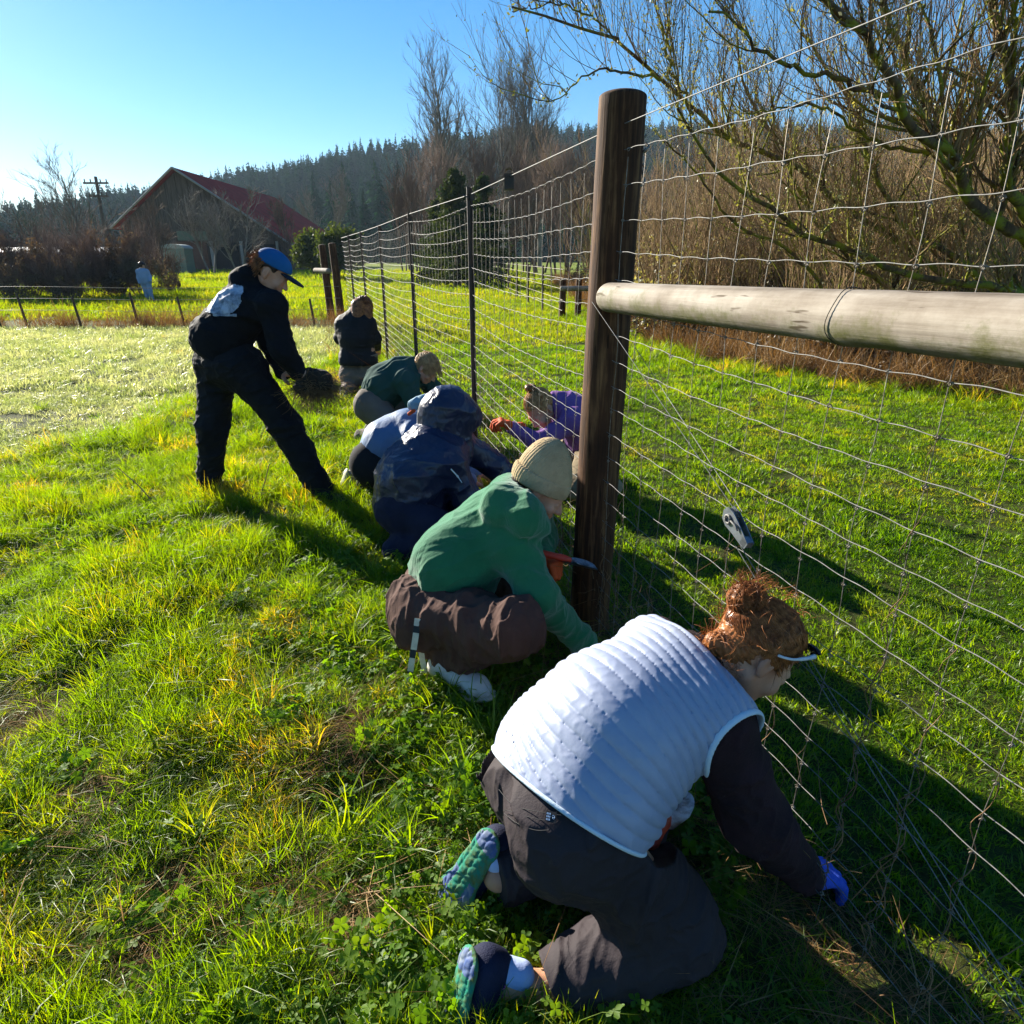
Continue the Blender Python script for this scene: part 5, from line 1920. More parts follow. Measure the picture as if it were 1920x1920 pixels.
SKIN = skinmat('skin', (0.48, 0.22, 0.13), (0.62, 0.33, 0.21))
SOCKM = cloth('pale_blue_sock', (0.30, 0.38, 0.62), (0.42, 0.50, 0.75), 20)
HAIR_RED = barkmat('auburn_hair', (0.11, 0.036, 0.012), (0.42, 0.16, 0.05), scale=10, rough=0.38, bump=0.5, stretch=(1, 1, 1))
HAIR_BLOND = barkmat('ash_blond_hair', (0.30, 0.17, 0.075), (0.62, 0.40, 0.19), scale=10, rough=0.4, bump=0.4, stretch=(1, 1, 1))
HAIR_DARK = barkmat('dark_brown_hair', (0.012, 0.007, 0.005), (0.05, 0.025, 0.014), scale=10, rough=0.4, bump=0.4, stretch=(1, 1, 1))
HAIR_GING = barkmat('ginger_brown_hair', (0.09, 0.032, 0.012), (0.34, 0.13, 0.045), scale=10, rough=0.4, bump=0.4, stretch=(1, 1, 1))


def hair_shell(parent, c, M, mat, sc=1.0, extra=None, vox=.005, name='hair', face=.045, low=-.05, thick=.008):
    s = S(.02)
    s.ell(c + M @ (V(0, -.014, .028) * sc), (V(.075, .097, .089) + thick) * sc, M)
    if extra:
        for (a, b, ra, rb) in extra: s.cap(c + M @ (V(*a) * sc), c + M @ (V(*b) * sc), ra * sc, rb * sc, .02)

    def m(P, F):
        l = ((P - c) @ M) / sc
        # open face: hairline slopes from the forehead down in front of the ears
        fc = np.minimum(l[:, 1] - (face - .75 * np.minimum(l[:, 2] - .05, 0) * -.55), .07 - l[:, 2])
        F = np.maximum(F, smin(fc, fc, 0) * 1.0)
        ear = .034 - np.sqrt(((l - V(0, -.005, -.005))[:, 1:] ** 2).sum(1))
        F = np.maximum(F, ear * .8) if face < .09 else F
        n_ = vnoise(P @ M, 30, 3)
        st = np.sin((np.arctan2(l[:, 0], l[:, 2] + .001) * 34) + n_ * 6)
        return F - .0016 * st
    s.mods.append(m)
    s.mods.append(cut(c + M @ (V(0, -.06, low) * sc), M @ V(0, .25, -1)))
    return sdf_obj(name, s, vox, mat, parent)


def wisps(parent, c, r, n, mat, seed, L=.05, bias=(0, 0, .3), rad=.0007):
    g = np.random.default_rng(seed)
    d = nrm(g.normal(size=(n, 3)))
    p = c + d * r
    tg = nrm(np.cross(d, nrm(g.normal(size=(n, 3)))) + d * .5 + V(*bias))
    K = 6
    P = np.empty((n, K, 3))
    for k in range(K):
        P[:, k] = p
        p = p + tg * (L * g.uniform(.6, 1.2, (n, 1)) / K)
        tg = nrm(tg + g.normal(size=(n, 3)) * .16 - d * .12)
    v, f = tubes(P, np.tile(rad * np.linspace(1, .4, K), (n, 1)), 3)
    o = add('hair_wisps', mesh('hair_wisps', rel(v, parent), f, mat), parent)
    o['kind'] = 'stuff'
    return o

# ================================================================== 1. woman in the pale quilted vest, kneeling in front
P1_ = thing('person', 'woman kneeling in front in a pale quilted vest, dark sleeves and trousers, auburn bun', 'person', (0.15, 1.08, 0))
J = dict(hipR=V(.135, 1.005, .415), hipL=V(.085, 1.165, .42), mid=V(.215, 1.14, .525), chest=V(.345, 1.215, .565), neck=V(.425, 1.255, .595),
         shR=V(.445, 1.115, .570), shL=V(.36, 1.39, .565), elR=V(.545, 1.085, .325), wrR=D(1508, 1636, 1.125), elL=V(.36, 1.33, .33), wrL=V(.30, 1.16, .13),
         knR=D(1268, 1735, .985), knL=V(.32, 1.30, .08), anR=D(1030, 1856, .90), anL=D(935, 1640, 1.12),
         head=D(1416, 1220, 1.235), hf=V(.68, -.04, -.73), hu=V(.69, .18, .68))
M, w = None, None
b = body_sdf(J)
M1, hw = head_prims(b, J['head'], J['hf'], J['hu'], .94)
hand_prims(b, J['wrR'], V(.8, .25, -.30), V(.2, .0, -1), 1, .45)
hand_prims(b, J['wrL'], V(.25, -.2, -.5), V(.5, -.3, -.6), -1, .8)
b.cap(J['anR'], V(-.085, .905, .145) + V(.03, -.01, -.07), .034, .032, .02)
b.cap(J['anL'], V(-.045, 1.145, .20) + V(.01, .02, -.07), .034, .032, .02)
sdf_obj('body', b, .0038, SKIN, P1_)
VEST = cloth('pale_quilted_nylon', (0.27, 0.31, 0.43), (0.34, 0.38, 0.49), 9, rough=0.42, bump=0.35, bscale=70, spec=0.5, fold=0.3)
KNIT = cloth('maroon_black_knit', (0.018, 0.010, 0.012), (0.038, 0.018, 0.022), 12, rough=.95, bump=.6, bscale=220)
PANT = cloth('charcoal_plum_trouser', (0.024, 0.018, 0.021), (0.042, 0.032, 0.036), 5, rough=.75, bump=.25, bscale=260, fold=1.0)
pelc = (J['hipR'] + J['hipL']) / 2
vs0 = clothes(J, 'top', dict(tr=(.148, .143, .142), asp=1.18, arms=False, sr=.082))
HU = (J['mid'] - pelc) * .22
for q_s in (vs0,):
    q_s.cap(J['hipR'] + HU, J['hipL'] + HU, .130, .130, .05)
vs0.cap(J['mid'] + V(.05, -.08, -.06), J['hipR'] + V(.06, -.02, .02), .075, .055, .07, V(.4, .2, .8), 1.3)
# trousers
s = clothes(J, 'legs', dict(hr=.121, lr=(.125, .092, .066), glute=V(-.022, -.015, -.03)))
s.mods.append(wrinkle(.012, 8, 3, V(.3, .6, .6), .35))
s.mods.append(wrinkle(.008, 19, 4, V(.2, .9, .2), .3))
pelc = (J['hipR'] + J['hipL']) / 2
hem_p = pelc + V(-.052, -.0, .010)
hn = nrm(V(-.50, -.48, -.70))
s.mods.append(lambda P, F: np.maximum(F, vs0.f(P) + .009 - np.where(P[:, 0] > .14, 2.5, .5) * np.maximum((P - hem_p) @ hn + .004 + np.where(P[:, 0] > .14, .008, 0), 0) - 4 * np.maximum(np.sqrt(((P - .5 * pelc - .5 * J['mid']) ** 2).sum(1)) - .25, 0)))
s.mods.append(cut(J['mid'] + V(-.01, 0, 0), V(.75, .1, .5)))
# cuffs end above the ankles


def cuffs(P, F):
    for a in 'RL':
        n_ = nrm(J['an' + a] - J['kn' + a])
        near = np.sqrt(((P - J['an' + a]) ** 2).sum(1)) < .11
        F = np.where(near, np.maximum(F, (P - J['an' + a]) @ n_ - (-.005 if a == 'R' else .01)), F)
    return F


s.mods.append(cuffs)
tr_ = sdf_obj('trousers', s, .0042, PANT, P1_)
# under-sweater with sleeves
s = clothes(J, 'top', dict(tr=(.115, .11, .115), sr=.066, ar=(.072, .067, .044)))
s.mods.append(wrinkle(.011, 15, 8, V(.2, .9, .1), .3))
s.mods.append(cut(J['mid'], -(J['chest'] - J['mid'])))
s.mods.append(lambda P, F: np.maximum(F, -(np.sqrt(((P - J['wrR']) ** 2).sum(1)) * 0 + 1)))
sdf_obj('sweater', s, .004, KNIT, P1_, 'dark maroon knit sweater')
# vest: rings of quilting round the trunk
vs_ = clothes(J, 'top', dict(tr=(.148, .143, .142), asp=1.18, arms=False, sr=.082))
# the front panel hangs open below the belly
HU = (J['mid'] - pelc) * .22
for q_s in (vs_,):
    q_s.cap(J['hipR'] + HU, J['hipL'] + HU, .130, .130, .05)
vs_.cap(J['mid'] + V(.05, -.08, -.06), J['hipR'] + V(.06, -.02, .02), .075, .055, .07, V(.4, .2, .8), 1.3)
spine = polyline([J['hipR'] * .5 + J['hipL'] * .5 + V(-.12, 0, -.08), pelc, J['mid'], J['chest'], J['neck'] + V(.03, 0, 0), J['neck'] + V(.14, .02, -.02)], 60)
sl = np.concatenate([[0], np.cumsum(np.linalg.norm(np.diff(spine, axis=0), axis=1))])
sT = nrm(np.gradient(spine, axis=0))


def spine_s(P):
    best, bi = np.full(len(P), 1e9), np.zeros(len(P), int)
    for i in range(0, 60, 2):
        dd = ((P - spine[i]) ** 2).sum(1)
        u = dd < best
        best = np.where(u, dd, best)
        bi = np.where(u, i, bi)
    # smooth projection: weights over nearby samples
    W = np.exp(-((P[:, None, :] - spine[None, ::3]) ** 2).sum(2) / (2 * .05 ** 2)) + 1e-9
    loc = sl[None, ::3] + ((P[:, None, :] - spine[None, ::3]) * sT[None, ::3]).sum(2)
    return (W * loc).sum(1) / W.sum(1)


def quilt(P, F):
    out = F.copy()
    m = np.abs(F) < .03
    Q = P[m]
    sp = spine_s(Q)
    sp = sp + .012 * (vnoise(Q, 7, 5) - .5)
    ph = (sp / .0235) % 1
    pf = (np.clip(np.sin(math.pi * ph), 0, 1) + 1e-4) ** .38
    wr_ = (1 - np.abs(2 * vnoise(Q * V(1, 1, 1), 48, 9) - 1)) ** 2
    wr2 = (1 - np.abs(2 * vnoise(Q, 16, 19) - 1)) ** 2
    out[m] = F[m] - .0062 * pf - .0010 * wr_ * pf + .0008 - .006 * (wr2 - .3) * np.clip((.56 - Q[:, 2]) / .15, 0, 1)
    return out


hem_p = pelc + V(-.052, -.0, .010)
vs_.mods += [quilt, cut(hem_p, V(-.50, -.48, -.70), .012), cut(J['neck'] + V(.046, 0, .0), J['neck'] - J['chest'] + V(.02, 0, .03), .008)]
arm = S(.02)
ad_ = nrm(J['elR'] - J['shR'])
arm.cap(J['shR'] + V(.03, -.065, -.02), J['elR'] + V(.02, -.10, 0), .085, .085)
arml = S(.02)
arml.cap(J['shL'] + V(.03, .09, -.04), J['elL'] + V(0, .06, -.1), .08, .08)
hole = lambda P, F: np.maximum(np.maximum(F, -(arm.f(P))), -(arml.f(P)))
vs_.mods.append(hole)
vest = sdf_obj('vest', vs_, .0033, VEST, P1_, 'pale blue-white quilted vest')
PIPE = cloth('pale_piping', (0.55, 0.66, 0.74), (0.62, 0.72, 0.80), 9, rough=.5)
# piping: where hem plane and armhole meet the vest surface



def piping(name, gfn):
    lo, hi = vs0.bounds()
    q = S(0)
    fn = lambda P: np.sqrt((vs0.f(P) - .0055) ** 2 + gfn(P) ** 2) - .0048
    v, f = polygonise(fn, lo, hi, .0032)
    return add(name, mesh(name, rel(v, P1_), f, PIPE), P1_)


piping('armhole_piping', lambda P: arm.f(P))
hn = nrm(V(-.50, -.48, -.70))
piping('hem_piping', lambda P: (P - hem_p) @ hn + .004)
# back pocket seam and small square label on the hip
ptP = D(985, 1528, .88)
LBL = plain('pale_blue_print', (0.35, 0.50, 0.72), 0.6, bump=0)
BLK = plain('black_label', (0.012, 0.012, 0.015), 0.7, bump=0)


def surf(sd, px, py, t0=.9, t1=2.0, off=0.0):
    """first hit of a surface on the sight line of a photo pixel; returns point and normal"""
    u, v_ = (px - 960) / 1200, (py - 960) / 1200
    d = V(u, CP - v_ * SP, -(SP + v_ * CP))
    o = V(0, 0, H)
    t = t0
    for _ in range(90):
        p = o + d * t
        f = sd.f(p[None])[0]
        if f < .0005: break
        t += max(f * .6, .0008)
        if t > t1: break
    e = .004
    g = V(*[sd.f((p + e * np.eye(3)[i])[None])[0] - sd.f((p - e * np.eye(3)[i])[None])[0] for i in range(3)])
    n = nrm(g)
    return p + n * off, n


pants_s = clothes(J, 'legs', dict(hr=.121, lr=(.125, .092, .066), glute=V(-.022, -.015, -.03)))


def on_surface_line(name, sd, pix, r, m, par, off=.001, n=24, lift=None):
    pts = np.array([surf(sd, *p, off=off)[0] for p in polyline([(a_, b_, 0) for a_, b_ in pix], n)[:, :2]])
    v, f = tubes(pts[None], np.full((1, n), r), 5)
    return add(name, mesh(name, rel(v, par), f, m), par)


on_surface_line('pocket_seam', pants_s, [(949, 1526), (975, 1545), (1005, 1556), (1030, 1556)], .0008, BLK, P1_, .0035)
on_surface_line('pocket_seam', pants_s, [(949, 1526), (951, 1519), (985, 1530), (1036, 1541)], .0007, BLK, P1_, .0035)
on_surface_line('yoke_seam', pants_s, [(938, 1480), (965, 1510), (1005, 1521), (1060, 1530)], .0007, BLK, P1_, .0035)
lp, ln_ = surf(pants_s, 1036, 1532, off=.010)
lx = nrm(np.cross(ln_, V(.0, .35, 1)))
lx = nrm(V(.93, .0, -.22) - (V(.93, .0, -.22) @ ln_) * ln_)
ly = np.cross(ln_, lx)
if ly[2] < 0: ly = -ly
LM = np.stack([lx, ly, ln_], 1)


def tag_box(cx, cy, sx, sy, z=0, th=.0012):
    v, f = box(cx, cy, z, sx, sy, th)
    return v @ LM.T + lp, f


tl = add('label', mesh('label', *(lambda a_: (rel(a_[0], P1_), a_[1]))(tag_box(0, 0, .021, .019)), BLK, smooth=False), P1_)
mk = []
for r_, wds in enumerate([(.0022, .0018, .0022), (.0018, .0022, .002), (.002, .0018, .0022)]):
    x_ = -.0085
    for wd_ in wds:
        mk.append(tag_box(x_ + wd_ / 2, .005 - r_ * .005, wd_, .0032, .0012, .0006))
        x_ += wd_ + .0008
t = np.linspace(0, 9, 16)
mk.append(tubes((np.stack([.0055 + np.cos(t) * .0035 * (t / 9), -.0005 + np.sin(t) * .0045 * (t / 9), np.full(16, .0016)], -1) @ LM.T + lp)[None], np.full((1, 16), .0006), 4))
v, f = join(mk)
add('label_print', mesh('label_print', rel(v, P1_), f, LBL, smooth=False), tl)

HAIR_STR = barkmat('auburn_strands', (0.11, 0.034, 0.011), (0.50, 0.19, 0.06), scale=18, rough=0.3, bump=0.0, stretch=(1, 1, 1))
# hair, gathered in a bun at the back of the head
hc = J['head']
bunl = V(-.004, -.105, .062)
BW = hc + M1 @ bunl
hair = hair_shell(P1_, hc, M1, HAIR_RED, .94, [((0, -.075, .02), (0, -.105, .06), .035, .025), ((0, -.06, -.04), (0, -.085, -.055), .05, .03)], .0036, low=-.085)
strands(hair, hc, M1, 3000, HAIR_STR, None, sc=.965, bun=bunl, seed=5, rad=.0009)
wisps(hair, hc + M1 @ V(0, -.04, .05), .09, 260, HAIR_STR, 35, .05, (-.3, 0, .3), .0007)
g = np.random.default_rng(6)
bun = S(.02)
for k in range(7):
    a_ = k * .9
    bun.cap(BW + V(math.cos(a_) * .024, math.sin(a_) * .02, .012 * math.sin(k * 2)), BW + V(math.cos(a_ + 1) * .022, math.sin(a_ + 1) * .022, .018 * math.cos(k)), .019, .017, .008)
bun.mods.append(lambda P, F: F - .002 * np.sin(vnoise(P, 25, 2) * 60))
bo = sdf_obj('hair_bun', bun, .0032, HAIR_RED, P1_)
n = 340
K = 12
ax1 = nrm(g.normal(size=(n, 3)))
ax2 = nrm(np.cross(ax1, g.normal(size=(n, 3))))
t = np.linspace(0, 1, K)
an = g.uniform(0, 6.28, (n, 1)) + t[None] * g.uniform(1.5, 4.5, (n, 1))
rad_ = g.uniform(.034, .046, (n, 1))
P_ = BW + (ax1[:, None] * np.cos(an)[..., None] + ax2[:, None] * np.sin(an)[..., None]) * rad_[..., None]
v, f = tubes(P_, np.full((n, K), .0009), 3)
o = add('bun_strands', mesh('bun_strands', rel(v, P1_), f, HAIR_RED), bo)
o['kind'] = 'stuff'
wisps(bo, BW + V(0, 0, .02), .032, 170, HAIR_STR, 31, .05, (.1, 0, .9))
wisps(P1_, hc + M1 @ V(0, -.06, -.06), .05, 220, HAIR_STR, 32, .06, (-.2, -.1, -.3))
wisps(P1_, hc + M1 @ V(.05, .0, .01), .03, 16, HAIR_RED, 33, .06, (.2, -.3, -.6), .0006)
# sunglasses pushed up: white temple on the near side, dark frame over the brow
WHITE = plain('white_temple', (0.75, 0.78, 0.80), 0.3, bump=0)
DKF = plain('dark_frame', (0.01, 0.01, 0.012), 0.2, bump=0)
gl = []
sgl = add('sunglasses', mesh('sunglasses', *(lambda a_: (rel(a_[0], P1_), a_[1]))(tubes(polyline([hc + M1 @ V(x, y, z) for x, y, z in [(-.070, .052, .082), (-.035, .070, .092), (0, .074, .094), (.035, .070, .092), (.070, .052, .082)]], 20)[None], np.full((1, 20), .006), 8)), DKF), P1_)
for x in (-.036, .036):
    s = S(0)
    s.ell(hc + M1 @ V(x, .070, .096), V(.026, .012, .008), M1)
    sdf_obj('lens', s, .004, DKF, sgl)
for x in (-1, 1):
    pts = [hc + M1 @ V(x * .072, .056, .082), hc + M1 @ V(x * .084, .038, .066), hc + M1 @ V(x * .090, .01, .040), hc + M1 @ V(x * .088, -.018, .024)]
    v, f = tubes(polyline(pts, 14)[None], np.array([[.0055] * 3 + [.0042] * 4 + [.003] * 7]), 8, cap=True)
    add('temple', mesh('temple', rel(v, P1_), f, WHITE), sgl)
# blue work glove on the reaching hand
GB = cloth('blue_glove_knit', (0.03, 0.07, 0.42), (0.05, 0.11, 0.60), 30, rough=.9, bump=.6, bscale=300)
s = S(.01)
hand_prims(s, J['wrR'], V(.8, .25, -.30), V(.2, .0, -1), 1, .45, .0035)
s.cap(J['wrR'] - nrm(J['wrR'] - J['elR']) * .02, J['wrR'], .036, .033)
sdf_obj('glove', s, .0032, GB, P1_, 'bright blue work glove')
GG = cloth('grey_glove_knit', (0.04, 0.045, 0.055), (0.07, 0.075, 0.09), 30, rough=.9, bump=.5, bscale=300)
s = S(.01)
hand_prims(s, J['wrL'], V(.25, -.2, -.5), V(.5, -.3, -.6), -1, .8, .0035)
s.cap(J['wrL'] - nrm(J['wrL'] - J['elL']) * .04, J['wrL'], .038, .034)
sdf_obj('glove', s, .0035, GG, P1_, 'grey work glove')
# trail shoes, soles turned to the camera
TEAL = plain('teal_rubber', (0.02, 0.21, 0.14), 0.8, spec=.15, c2=(0.10, 0.13, 0.04), scale=38, bump=.5, bs=90)
PAD = plain('blue_rubber_pad', (0.05, 0.09, 0.24), 0.7, c2=(0.16, 0.19, 0.22), scale=30, bump=.4)
NAVYU = cloth('navy_mesh_upper', (0.008, 0.010, 0.030), (0.018, 0.022, 0.055), 20, rough=.8, bump=.5, bscale=300)
wsock = lambda a_, h_: h_ + (a_ - h_) * .62
shR_, MR, wR = shoe(P1_, V(-.085, .905, .145), V(-.085, .905, .145) + V(-.06, -.12, -.20), V(.72, .22, -.50), .245, NAVYU, TEAL, PAD, .0034, sock=wsock(J['anR'], V(-.085, .905, .145)))
shL_, ML, wL = shoe(P1_, V(-.045, 1.145, .20), V(-.045, 1.145, .20) + V(-.13, -.05, -.20), V(.52, .58, -.55), .245, NAVYU, TEAL, PAD, .0034, sock=wsock(J['anL'], V(-.045, 1.145, .20)))
GPAN = cloth('green_shoe_panel', (0.03, 0.20, 0.16), (0.05, 0.26, 0.20), 20)
PINK = plain('pink_print', (0.65, 0.10, 0.40), 0.6, bump=0)
for (sh_, w_) in ((shR_, wR), (shL_, wL)):
    s = S(.01)
    s.cap(w_(.020, .10, .040), w_(.022, .16, .030), .024, .020)
    sdf_obj('side_panel', s, .0034, GPAN, sh_)
# pink letters on the heel of the near shoe
le = []
for k, pl in enumerate([[(-.4, 0), (0, 1), (.4, 0), (.2, .4), (-.2, .4)], [(-.4, 0), (.4, 1), (0, .5), (-.4, 1), (.4, 0)]]):
    pts = [wR(.0405, .050 + .018 * (k + a_ * .7), .066 + b_ * .012) for a_, b_ in pl]
    le.append(tubes(polyline(pts, 5)[None], np.full((1, 5), .0011), 4))
v, f = join(le)
add('heel_letters', mesh('heel_letters', rel(v, P1_), f, PINK), shR_)


# ------------------------------------------------------------------ garden trowels
def trowel(label, grip, tip, up, hm, bm, bl=.16, bw=.07, dirt=True):
    """grip: hand end, tip: blade end"""
    y = nrm(tip - grip)
    x = nrm(np.cross(y, up))
    z = np.cross(x, y)
    M = np.stack([x, y, z], 1)
    L = np.linalg.norm(tip - grip)
    t = thing('garden_trowel', label, 'trowel', grip)
    q = lambda a: np.array(a) @ M.T
    s = tubes(q([(0, -.01, 0), (0, .005, 0), (0, .05, .002), (0, .09, 0), (0, .115, 0)])[None], np.array([[.008, .015, .013, .016, .010]]), 10, cap=True)
    add('handle', mesh('handle', *s, hm), t)
    s = tubes(polyline(q([(0, .11, 0), (0, .13, 0), (0, .15, -.012), (0, L - bl + .01, -.012)]), 9)[None], np.full((1, 9), .0042), 8)
    add('shank', mesh('shank', *s, bm), t)
    n, m = 14, 9
    vv = []
    for i in range(n):
        a = i / (n - 1)
        wd = bw / 2 * (min(1, .55 + a * 1.2) if a < .55 else math.sqrt(max(0, 1 - ((a - .55) / .45) ** 2)) * .98 + .02)
        for j in range(m):
            b = j / (m - 1) * 2 - 1
            vv.append((b * wd, L - bl + a * bl, -.012 + .016 * b * b * (wd / bw * 2)))
    vv = q(vv)
    ii = np.arange(n * m).reshape(n, m)
    f = np.stack([ii[:-1, :-1], ii[:-1, 1:], ii[1:, 1:], ii[1:, :-1]], -1).reshape(-1, 4)
    v2 = np.concatenate([vv, vv - z * .0015])
    add('blade', mesh('blade', v2, np.concatenate([f, f[:, ::-1] + n * m]), bm), t)
    return t


BLADE = plain('muddy_steel_blade', (0.42, 0.44, 0.48), 0.35, metal=.8, c2=(0.05, 0.035, 0.025), scale=22, bump=.5)
REDH = plain('red_orange_grip', (0.62, 0.05, 0.02), 0.5, bump=.2)
wl = J['wrL'] + V(.03, -.03, -.02)
trowel('muddy trowel with red grip under the woman in the pale vest', D(1222, 1585, 1.06), D(1285, 1472, 1.28), V(0, -.5, 1), REDH, BLADE, .17, .085)

# ================================================================== 2. person in the green hooded sweatshirt and ribbed beanie, squatting
P2_ = thing('person', 'squatting person in a green hooded sweatshirt, brown trousers and beige ribbed beanie', 'person', (-.05, 2.05, 0))
J = dict(hipR=V(-.315, 2.085, .265), hipL=V(-.23, 2.34, .27), mid=V(-.20, 2.20, .42), chest=V(-.06, 2.24, .56), neck=V(.035, 2.26, .625),
         shR=V(.005, 2.10, .545), shL=V(.07, 2.44, .57), elR=D(1008, 1118, 1.96), wrR=D(1094, 1206, 2.10), elL=V(.12, 2.42, .42), wrL=D(1012, 1044, 2.28),
         knR=V(.005, 1.845, .345), knL=V(.08, 2.36, .28), anR=V(-.235, 2.03, .10), anL=V(-.12, 2.38, .10),
         head=D(1012, 917, 2.27), hf=V(.80, -.12, -.58), hu=V(.52, .05, .85))
b = body_sdf(J)
M2, hw2 = head_prims(b, J['head'], J['hf'], J['hu'], 1.0)
hand_prims(b, J['wrR'], J['wrR'] - J['elR'], V(.4, -.2, -.9), 1, .5)
hand_prims(b, J['wrL'], V(.5, -.5, .0), V(.2, -.3, -1), -1, 1.2)
sdf_obj('body', b, .0045, SKIN, P2_)
GREEN = cloth('green_fleece', (0.010, 0.115, 0.048), (0.018, 0.165, 0.070), 5, rough=.95, bump=.5, bscale=260, fold=.8, sheen=.3)
BROWN = cloth('brown_canvas', (0.060, 0.030, 0.024), (0.095, 0.050, 0.038), 6, rough=.9, bump=.4, bscale=300, fold=1.2)
s = clothes(J, 'legs', dict(hr=.13, lr=(.106, .088, .074), glute=V(-.02, .0, 0)))
s.mods += [wrinkle(.020, 8, 13, V(.1, .3, 1), .4), wrinkle(.010, 18, 14, V(.1, .1, 1), .35)]
s.mods.append(cut(J['anR'] + V(0, 0, -.005), V(0, 0, -1)))
sdf_obj('trousers', s, .0055, BROWN, P2_)
s = clothes(J, 'top', dict(tr=(.150, .150, .135), asp=1.18, sr=.088, ar=(.075, .064, .046)))
# hood lying over the shoulders
hp = J['neck']
s.cap(D(945, 950, 2.13), D(985, 968, 2.06), .082, .066, .012)
s.cap(D(985, 968, 2.06), D(1010, 985, 2.07), .066, .045, .03)
s.cap(D(945, 950, 2.13), D(955, 925, 2.34), .080, .07, .03)
s.mods += [wrinkle(.013, 7, 21, V(.6, -.2, .7), .4), wrinkle(.005, 18, 22, V(1, -.3, .5), .3)]
# ribbed hem gathers at the waist
hn2 = nrm(V(-.62, .0, -.78))
hem2 = (J['hipR'] + J['hipL']) / 2 + V(-.02, 0, -.005)
s.mods.append(cut(hem2, hn2, .02))


def rib(P, F):
    h = (P - hem2) @ hn2
    a = np.arctan2(P[:, 1] - 2.2, P[:, 0] + .27)
    return F + np.where((h > -.05) & (h < .02), .004 + .0015 * np.sin(a * 90), 0)


s.mods.append(rib)
sdf_obj('sweatshirt', s, .0045, GREEN, P2_, 'green hooded sweatshirt')
# beanie: tall ribbed crown with a turned-up cuff
BEIGE = cloth('beige_rib_knit', (0.36, 0.26, 0.14), (0.50, 0.38, 0.22), 20, rough=.95, bump=.7, bscale=160)
c = J['head']
s = S(.02)
s.ell(c + M2 @ V(0, -.020, .058), V(.088, .108, .090), M2)
s.ell(c + M2 @ V(0, -.045, .125), V(.064, .070, .066), M2, .05)


def ribs(P, F):
    l = (P - c) @ M2
    a = np.arctan2(l[:, 0], l[:, 1] + .02)
    return F - .0022 * np.abs(np.sin(a * 26)) - .0008 * np.sin(l[:, 2] * 900)


cutn = M2 @ nrm(V(0, .20, -1))
s.mods += [ribs, cut(c + M2 @ V(0, 0, .012), cutn)]
be = sdf_obj('beanie', s, .003, BEIGE, P2_, 'beige ribbed beanie')
s = S(.02)
s.ell(c + M2 @ V(0, -.018, .035), V(.096, .117, .100), M2)
s.mods += [ribs, cut(c + M2 @ V(0, 0, .004), cutn, .008), cut(c + M2 @ V(0, 0, .066), -cutn, .008)]
sdf_obj('cuff', s, .003, BEIGE, be)
hair_shell(P2_, c, M2, HAIR_DARK, 1.0, [((0, -.06, -.03), (0, -.07, -.08), .055, .04)], .0045, low=-.11, face=.02)
GORN = cloth('orange_glove', (0.55, 0.07, 0.015), (0.75, 0.12, 0.03), 20, rough=.7, bump=.4)
s = S(.01)
hand_prims(s, J['wrR'], J['wrR'] - J['elR'], V(.4, -.2, -.9), 1, .5, .003)
sdf_obj('glove', s, .0045, GORN, P2_, 'orange work glove')
s = S(.01)
hand_prims(s, J['wrL'], V(.5, -.5, .0), V(.2, -.3, -1), -1, 1.2, .003)
sdf_obj('glove', s, .0045, GORN, P2_, 'orange work glove')
WSHOE = cloth('white_leather_shoe', (0.42, 0.42, 0.40), (0.60, 0.60, 0.58), 14, rough=.5, bump=.2)
WSOLE = plain('off_white_sole', (0.50, 0.48, 0.42), .6)
hl = G(812, 1262, .03)
shoe(P2_, hl, hl + V(.19, -.13, .0), UP, .275, WSHOE, WSOLE, None, .0045, tread=False)
shoe(P2_, V(-.17, 2.40, .04), V(.05, 2.30, .04), UP, .275, WSHOE, WSOLE, None, .007, tread=False)
# striped strap hanging from the belt
belt = polyline([D(783, 1160, 1.93), D(779, 1195, 1.92), D(772, 1240, 1.92), D(766, 1284, 1.93)], 26)
WB = plain('cream_webbing', (0.62, 0.60, 0.50), .8)
BB = plain('black_webbing', (0.02, 0.03, 0.04), .8)
wd = V(.011, -.003, 0)
vv = np.concatenate([[p - wd, p + wd, p + wd + V(0, .002, 0), p - wd + V(0, .002, 0)] for p in belt])
ff, mm_ = [], []
for i in range(25):
    o = i * 4
    for a_ in range(4):
        ff.append([o + a_, o + (a_ + 1) % 4, o + 4 + (a_ + 1) % 4, o + 4 + a_])
        mm_.append(1 if i in (3, 4, 11, 12, 13, 19, 20) and i % 1 == 0 else 0)
add('belt_strap', mesh('belt_strap', rel(vv, P2_), np.array(ff), [WB, BB], smooth=False, mi=mm_), P2_)
belt2 = polyline([D(786, 1165, 1.97), D(790, 1225, 1.98), D(797, 1262, 1.98)], 12)
vv = np.concatenate([[p - wd, p + wd, p + wd + V(0, .002, 0), p - wd + V(0, .002, 0)] for p in belt2])
ff = [[i * 4 + a_, i * 4 + (a_ + 1) % 4, i * 4 + 4 + (a_ + 1) % 4, i * 4 + 4 + a_] for i in range(11) for a_ in range(4)]
add('belt_strap', mesh('belt_strap', rel(vv, P2_), np.array(ff), [WB], smooth=False), P2_)
trowel('trowel with orange grip held level in front of the big post', D(1016, 1038, 2.20), D(1122, 1063, 2.19), V(0, .12, 1), REDH, BLADE, .14, .075)

